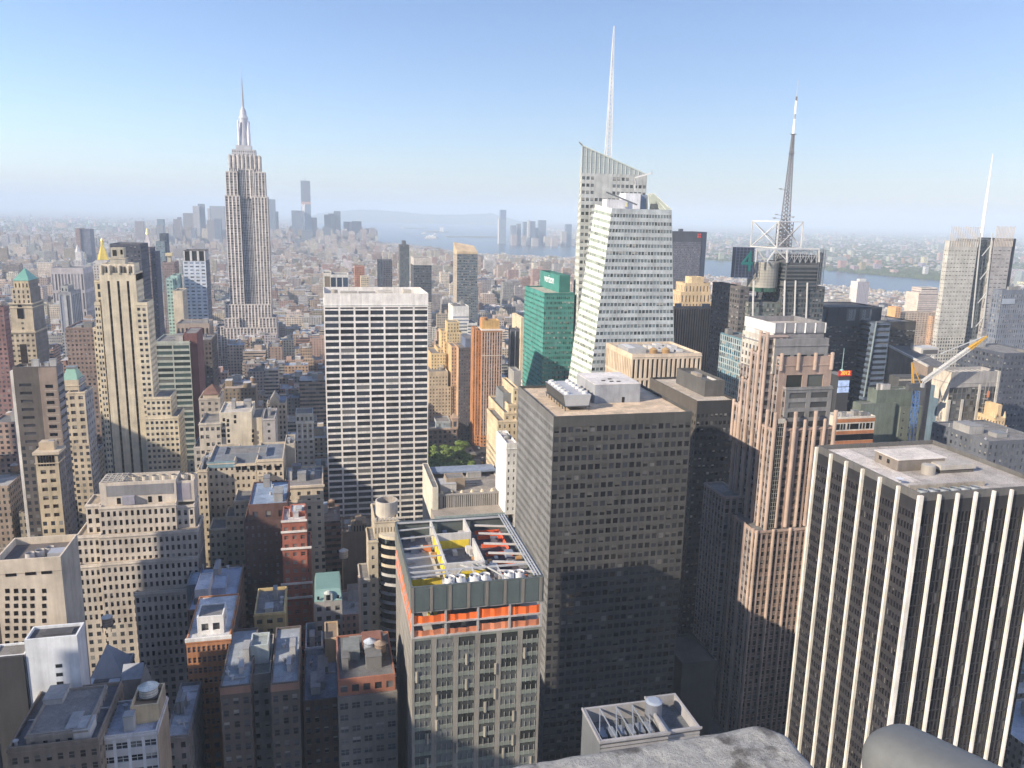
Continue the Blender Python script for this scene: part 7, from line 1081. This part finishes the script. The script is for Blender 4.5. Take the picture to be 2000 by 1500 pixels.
nW, nR = sum(map(len, mW.t)), sum(map(len, mR.t)); nE = sum(map(len, mE.t))
for k in ('v', 'ls', 't', 'p', 'r'): getattr(mW, k).extend(getattr(mR, k)); getattr(mW, k).extend(getattr(mE, k))
o = mW.build('city_blocks', M_PAT); o['kind'] = 'stuff'; o.data.materials.append(M_ROOF); o.data.materials.append(M_WALL)
o.data.polygons.foreach_set('material_index', np.r_[np.zeros(nW), np.ones(nR), np.full(nE, 2)].astype(np.int32))
# trees of the far bank and between the far houses
M_LEAFY = flat('far_foliage', (.045, .075, .03), .95, .03, .45, (.085, .105, .04)); m = MB()
def clump(m, x, y, r, h):
    a = [rr.uniform(.7, 1.2) for _ in range(6)]; p = [(x+r*a[i]*math.cos(i*1.047), y+r*a[i]*math.sin(i*1.047)) for i in range(6)]; q = [(x+r*.55*a[i]*math.cos(i*1.047+.4), y+r*.55*a[i]*math.sin(i*1.047+.4)) for i in range(6)]; zs = [h*rr.uniform(.75, 1.05) for _ in range(6)]; zl = [h*rr.uniform(.3, .55) for _ in range(6)]
    for i in range(6): j = (i+1) % 6; m.quads([[(*p[i], 0), (*p[j], 0), (*p[j], zl[j]), (*p[i], zl[i])], [(*p[i], zl[i]), (*p[j], zl[j]), (*q[j], zs[j]), (*q[i], zs[i])]])
    m.poly([(*q[i], zs[i]) for i in range(6)])
for k in range(13000):
    if k < 1500: u = rr.uniform(1640, 1860); t_ = rr.random(); x, y = atz(u, 527+(u-1640)*.085+t_*10-6); 
    elif k % 3: u = rr.uniform(1360, 2060); y = 3000+rr.random()**1.6*11000; x = solx(u, y, 0)
    else: u = rr.uniform(-60, 560); y = 6900+rr.random()**1.4*8000; x = solx(u, y, 0)
    if inside(x, y, W1) or inside(x, y, W2) or (k % 3 and x < 2200): continue
    clump(m, x, y, rr.uniform(9, 22)*(1 if k < 1500 else 1.3), rr.uniform(9, 20))
o = m.build('far_woodland', M_LEAFY); o['kind'] = 'stuff'
# ------------------------------------------------------------------ water tanks on roofs
def tank(x, y, z, lab_, r=2.0, h=3.4, c=(.26, .17, .11), cone=(.34, .33, .32)):
    t = thing('water_tank', lab_, 'water tank', (x, y, z), 'rooftop water tanks'); m = MB(); m.cyl((x, y), r, r*.96, z+2.4, z+2.4+h, 16, c)
    for k in range(3): m.cyl((x, y), r*1.02, r*1.02, z+2.8+k*h*.35, z+2.9+k*h*.35, 16, (.12, .1, .09), cap=False)
    tk = m.build('tank', M_WALL, t); m = MB(); m.cyl((x, y), r*1.08, .12, z+2.4+h, z+2.4+h+r*.62, 16, cone); m.build('cone_roof', M_ROOF, tk); m = MB(); m.box(x-r, x+r, y-r, y+r, z+2.1, z+2.38, (.1, .09, .08)); m.build('platform', M_WALL, t)
    for dx, dy in ((-1, -1), (1, -1), (-1, 1), (1, 1)): m = MB(); m.beam((x+dx*r*.75, y+dy*r*.75, z), (x+dx*r*.75, y+dy*r*.75, z+2.1), .22, (.12, .11, .1)); m.build('leg', M_METAL, t)
TANKS.sort(key=lambda t: -t[4])
for x, y, z, lb, _ in TANKS[:18]: tank(x, y, z, ' '.join(('wooden tank on the '+lb.replace(',', '')).split()[:16]), cone=rr.choice(((.34, .33, .32), (.5, .5, .5), (.3, .2, .14))))
t = by('the loft with the sunlit bulkhead').t; mm = None; tank((t['x0']+t['x1'])/2, t['y0']+6, t['zr']-1.6, 'pale conical tank sunk in the sunlit bulkhead at bottom left', 2.5, 2.2, (.5, .48, .42), (.62, .64, .6))
t = by('the red-topped loft').t; (tx, ty) = atz(723, 1281, t['zr']); tank(tx, ty, t['zr']+.1, 'blue grey tank behind the red-topped loft roof, left of two', 1.9, 2.6, (.3, .33, .38), (.42, .47, .54)); (tx, ty) = atz(743, 1285, t['zr']); tank(tx, ty, t['zr']+.1, 'brown wooden tank behind the red-topped loft roof, right of two', 1.8, 2.6, (.28, .2, .15), (.34, .26, .2))
x, z = aty(209, 1206, 315); tank(x, 315, z-5.4, 'white capped tank on dark roofs behind the grey pyramid roof', 2.0, 3.2, (.4, .3, .22), (.66, .65, .6)); x, z = aty(671, 1077, 330); tank(x, 330, z-5, 'grey capped tank between the red brick tower and the drum-topped tower', 1.9, 3, (.5, .46, .4), (.6, .58, .52))
"""park"""
# ------------------------------------------------------------------ park trees
M_LEAF = flat('leaf_green', (.13, .20, .035), .8, .5, .3, (.21, .29, .06)); M_BARK = flat('bark', (.09, .07, .05), .9, 1., .3)
def tree_meshes(seed):
    r = np.random.default_rng(seed); m = MB(); H, Rr_ = 17+3*r.random(), 6.2+1.4*r.random(); lobes = [(r.normal(0, Rr_*.42, 2), r.uniform(H*.45, H*.88), r.uniform(.3, .52)*Rr_) for _ in range(11)]; q = []
    for (c, z, rad) in lobes:
        for _ in range(120):
            d = r.normal(0, 1, 3); d /= np.linalg.norm(d); p = np.array([c[0], c[1], z])+d*rad*r.uniform(.7, 1.08)*np.array([1, 1, .8]); n1 = np.cross(d+r.normal(0, .5, 3), [0, 0, 1]); n1 /= np.linalg.norm(n1)+1e-6; n2 = np.cross(n1, d); s = r.uniform(.45, .95); q.append([p-n1*s-n2*s*.6, p+n1*s-n2*s*.6, p+n1*s*.7+n2*s*.7, p-n1*s*.7+n2*s*.7])
    m.quads(q); t = MB(); t.cyl((0, 0), .4, .28, 0, H*.42, 8, (.1, .1, .1))
    for c, z, rad in lobes[:6]: t.beam((0, 0, H*.32), (c[0]*.8, c[1]*.8, z), .3, (.1, .1, .1), .08)
    return m.mesh('crown'), t.mesh('trunk')
TM = [tree_meshes(s) for s in (1, 2, 3)]
for a, b_ in TM: a.materials.append(M_LEAF); b_.materials.append(M_BARK)
k = 0
for row in range(5):
    for i in range(5):
        x, y = 78+i*13+rr.uniform(-2, 2), 690+row*17+rr.uniform(-2, 2); r = thing('park_tree', 'leafy green tree in the park grove beside the white grid slab', 'tree', (x, y, .2), 'trees of the park grove'); s = rr.uniform(.85, 1.15); r.scale = (s, s, s); r.rotation_euler.z = rr.uniform(0, 6.28)
        for me, nm in zip(TM[k % 3], ('crown', 'trunk')): o = bpy.data.objects.new(nm, me); COL.objects.link(o); o.parent = r
        k += 1
sheet('lawn', [[(16, 600), (142, 600), (142, 785), (16, 785)]], .21, flat('lawn_grass', (.06, .09, .03), .95, .1, .3))
# ------------------------------------------------------------------ cars on the avenue seen between the towers
def car_meshes(c):
    b_, g = MB(), MB(); b_.prism([(-2.2, -.9), (2.2, -.9), (2.2, .9), (-2.2, .9)], .35, .95, c); b_.prism([(-1.3, -.8), (1.1, -.8), (1.1, .8), (-1.3, .8)], 1.4, 1.5, c); g.prism([(-1.6, -.82), (1.4, -.82), (1.4, .82), (-1.6, .82)], .95, 1.4, (.03, .03, .035)); w_ = MB()
    for x in (-1.4, 1.4):
        for y in (-.92, .74): w_.box(x-.33, x+.33, y, y+.18, 0, .66, (.02, .02, .02))
    return [x.mesh(n) for x, n in ((b_, 'body'), (g, 'window'), (w_, 'wheels'))]
CM = [car_meshes(c) for c in ((.75, .5, .03), (.6, .6, .6), (.03, .03, .035), (.3, .04, .03))]
for cm in CM:
    for me, mt in zip(cm, (M_METAL, M_GLASS, M_METAL)): me.materials.append(mt)
for k in range(34):
    x, y = 150+rr.choice((-7, -3.4, 0, 3.4, 7))*1.0+4, 640+k*9+rr.uniform(0, 4); ci = rr.choice((0, 0, 1, 2, 1, 3)); r = thing('car', f'tiny {("yellow cab", "silver car", "black car", "red car")[ci]} on the shaded avenue right of the attic-gabled building', 'car', (x, y, .06), 'cars on the shaded avenue'); r.rotation_euler.z = math.pi/2
    for me in CM[ci]: o = bpy.data.objects.new(me.name, me); COL.objects.link(o); o.parent = r
# ------------------------------------------------------------------ the building the camera stands on: ledge and metal housing
import bmesh
from mathutils import noise as mn
vb_ = Bld('viewpoint_building', 'stone parapet ledge of the viewpoint building at the bottom of the photo', None, 'building'); vb_.W.box(-70, 30, -22, 2.2, 0, 236.4, (.5, .47, .42)); rt_ = vb_.done()
def lump(name, mat_, parent, pts, z0, z1, bev, cuts, amp, sc):
    bm = bmesh.new(); lo = [bm.verts.new((*p, z0)) for p in pts]; hi = [bm.verts.new((*p, z1)) for p in pts]; n_ = len(pts); bm.faces.new(lo[::-1]); bm.faces.new(hi)
    for i in range(n_): bm.faces.new((lo[i], lo[(i+1) % n_], hi[(i+1) % n_], hi[i]))
    bmesh.ops.recalc_face_normals(bm, faces=bm.faces); bmesh.ops.bevel(bm, geom=bm.edges[:], offset=bev, segments=5, affect='EDGES', profile=.5); bmesh.ops.triangulate(bm, faces=bm.faces)
    for _ in range(cuts): bmesh.ops.subdivide_edges(bm, edges=[e for e in bm.edges if e.calc_length() > .03], cuts=1, use_grid_fill=False); bmesh.ops.triangulate(bm, faces=bm.faces)
    bm.normal_update()
    for v in bm.verts: v.co += v.normal*(mn.fractal(v.co*sc, 1, 2, 5)*amp)
    me = bpy.data.meshes.new(name); bm.to_mesh(me); bm.free(); me.materials.append(mat_)
    for p in me.polygons: p.use_smooth = True
    o = bpy.data.objects.new(name, me); COL.objects.link(o); o.parent = parent; o.matrix_parent_inverse = Matrix.Translation(-Vector(parent.location)); return o
def mk_lichen():
    m, n, p = mat('weathered_stone'); pos = N(n, 'ShaderNodeNewGeometry').outputs['Position']; a = noise(n, 26, 6, pos, .75); b_ = noise(n, 7, 4, pos, .6); c = noise(n, 140, 3, pos, .6)
    col = MIX(n, ramp(n, a, .35, .68, 0, 1), (.25, .245, .23), (.43, .42, .395)); col = MIX(n, ramp(n, b_, .56, .66, 0, .85), col, (.075, .068, .062)); col = MIX(n, ramp(n, c, .6, .72, 0, .6), col, (.07, .065, .06)); n.links.new(col, p.inputs['Base Color']); p.inputs['Roughness'].default_value = .95
    bp = N(n, 'ShaderNodeBump'); bp.inputs['Strength'].default_value = .7; bp.inputs['Distance'].default_value = .02; n.links.new(a, bp.inputs['Height']); n.links.new(bp.outputs[0], p.inputs['Normal']); return m
ZL = 238.35; lump('parapet_ledge', mk_lichen(), rt_, [atz(u, v, ZL) for u, v in ((860, 1512), (960, 1488), (1478, 1402), (1548, 1424), (1640, 1540), (1560, 1800), (900, 1800))][::-1], ZL-1.1, ZL, .06, 5, .006, 9)
hs_ = thing('metal_housing', 'smooth grey metal housing with rounded end beside the stone ledge, bottom right', 'metal housing', (*atz(1760, 1480, 238.4), 236.4)); M_HOUS = flat('grey_enamel', (.14, .145, .143), .55, 40, .06)
def capsule(a, b_, r, parent):
    bm = bmesh.new(); a, b_ = Vector(a), Vector(b_); ax = (b_-a).normalized(); sx = ax.cross(Vector((0, 0, 1))).normalized(); up = sx.cross(ax); rings = []
    for i in range(40):
        if i < 14: t = math.pi/2*i/13; off = -math.cos(t)**1.0*r*.75; rad = math.sin(t)**.6*r
        else: off = (i-13)/26*(b_-a).length; rad = r
        rings.append([bm.verts.new(a+ax*off+sx*rad*math.copysign(abs(math.cos(k*.1963))**.75, math.cos(k*.1963))*1.0+up*rad*math.copysign(abs(math.sin(k*.1963))**.75, math.sin(k*.1963))) for k in range(32)])
    for i in range(39):
        for k in range(32): bm.faces.new((rings[i][k], rings[i][(k+1) % 32], rings[i+1][(k+1) % 32], rings[i+1][k]))
    bmesh.ops.remove_doubles(bm, verts=bm.verts, dist=1e-5); bmesh.ops.recalc_face_normals(bm, faces=bm.faces); me = bpy.data.meshes.new('shell'); bm.to_mesh(me); bm.free(); me.materials.append(M_HOUS)
    for p in me.polygons: p.use_smooth = True
    o = bpy.data.objects.new('shell', me); COL.objects.link(o); o.parent = parent; o.matrix_parent_inverse = Matrix.Translation(-Vector(parent.location))
dr = lambda u, v, d: tuple(np.array([0, 0, CAM_H])+ray(u, v)*d)
capsule(dr(1757, 1494, 2.1), dr(2060, 1650, 1.75), .097, hs_); m = MB(); p = dr(1960, 1640, 1.85); m.cyl(p[:2], .05, .05, 236.4, p[2]-.02, 12, (.12, .12, .12)); m.build('bracket', M_METAL, hs_)
# ------------------------------------------------------------------ haze
m = MB(); m.box(-BIG-50, BIG+50, -3050, 2*BIG+50, -1, 560); o = m.build('haze', M_ROOF); o.data.materials.clear(); hm = bpy.data.materials.new('summer_haze'); hm.use_nodes = True; hn = hm.node_tree; hn.nodes.clear(); ho = hn.nodes.new('ShaderNodeOutputMaterial'); hv = hn.nodes.new('ShaderNodeVolumePrincipled'); hv.inputs['Color'].default_value = (.72, .84, .96, 1); hv.inputs['Density'].default_value = HAZE; hv.inputs['Anisotropy'].default_value = -.1; hn.links.new(hv.outputs[0], ho.inputs['Volume']); o.data.materials.append(hm); o['kind'] = 'stuff'
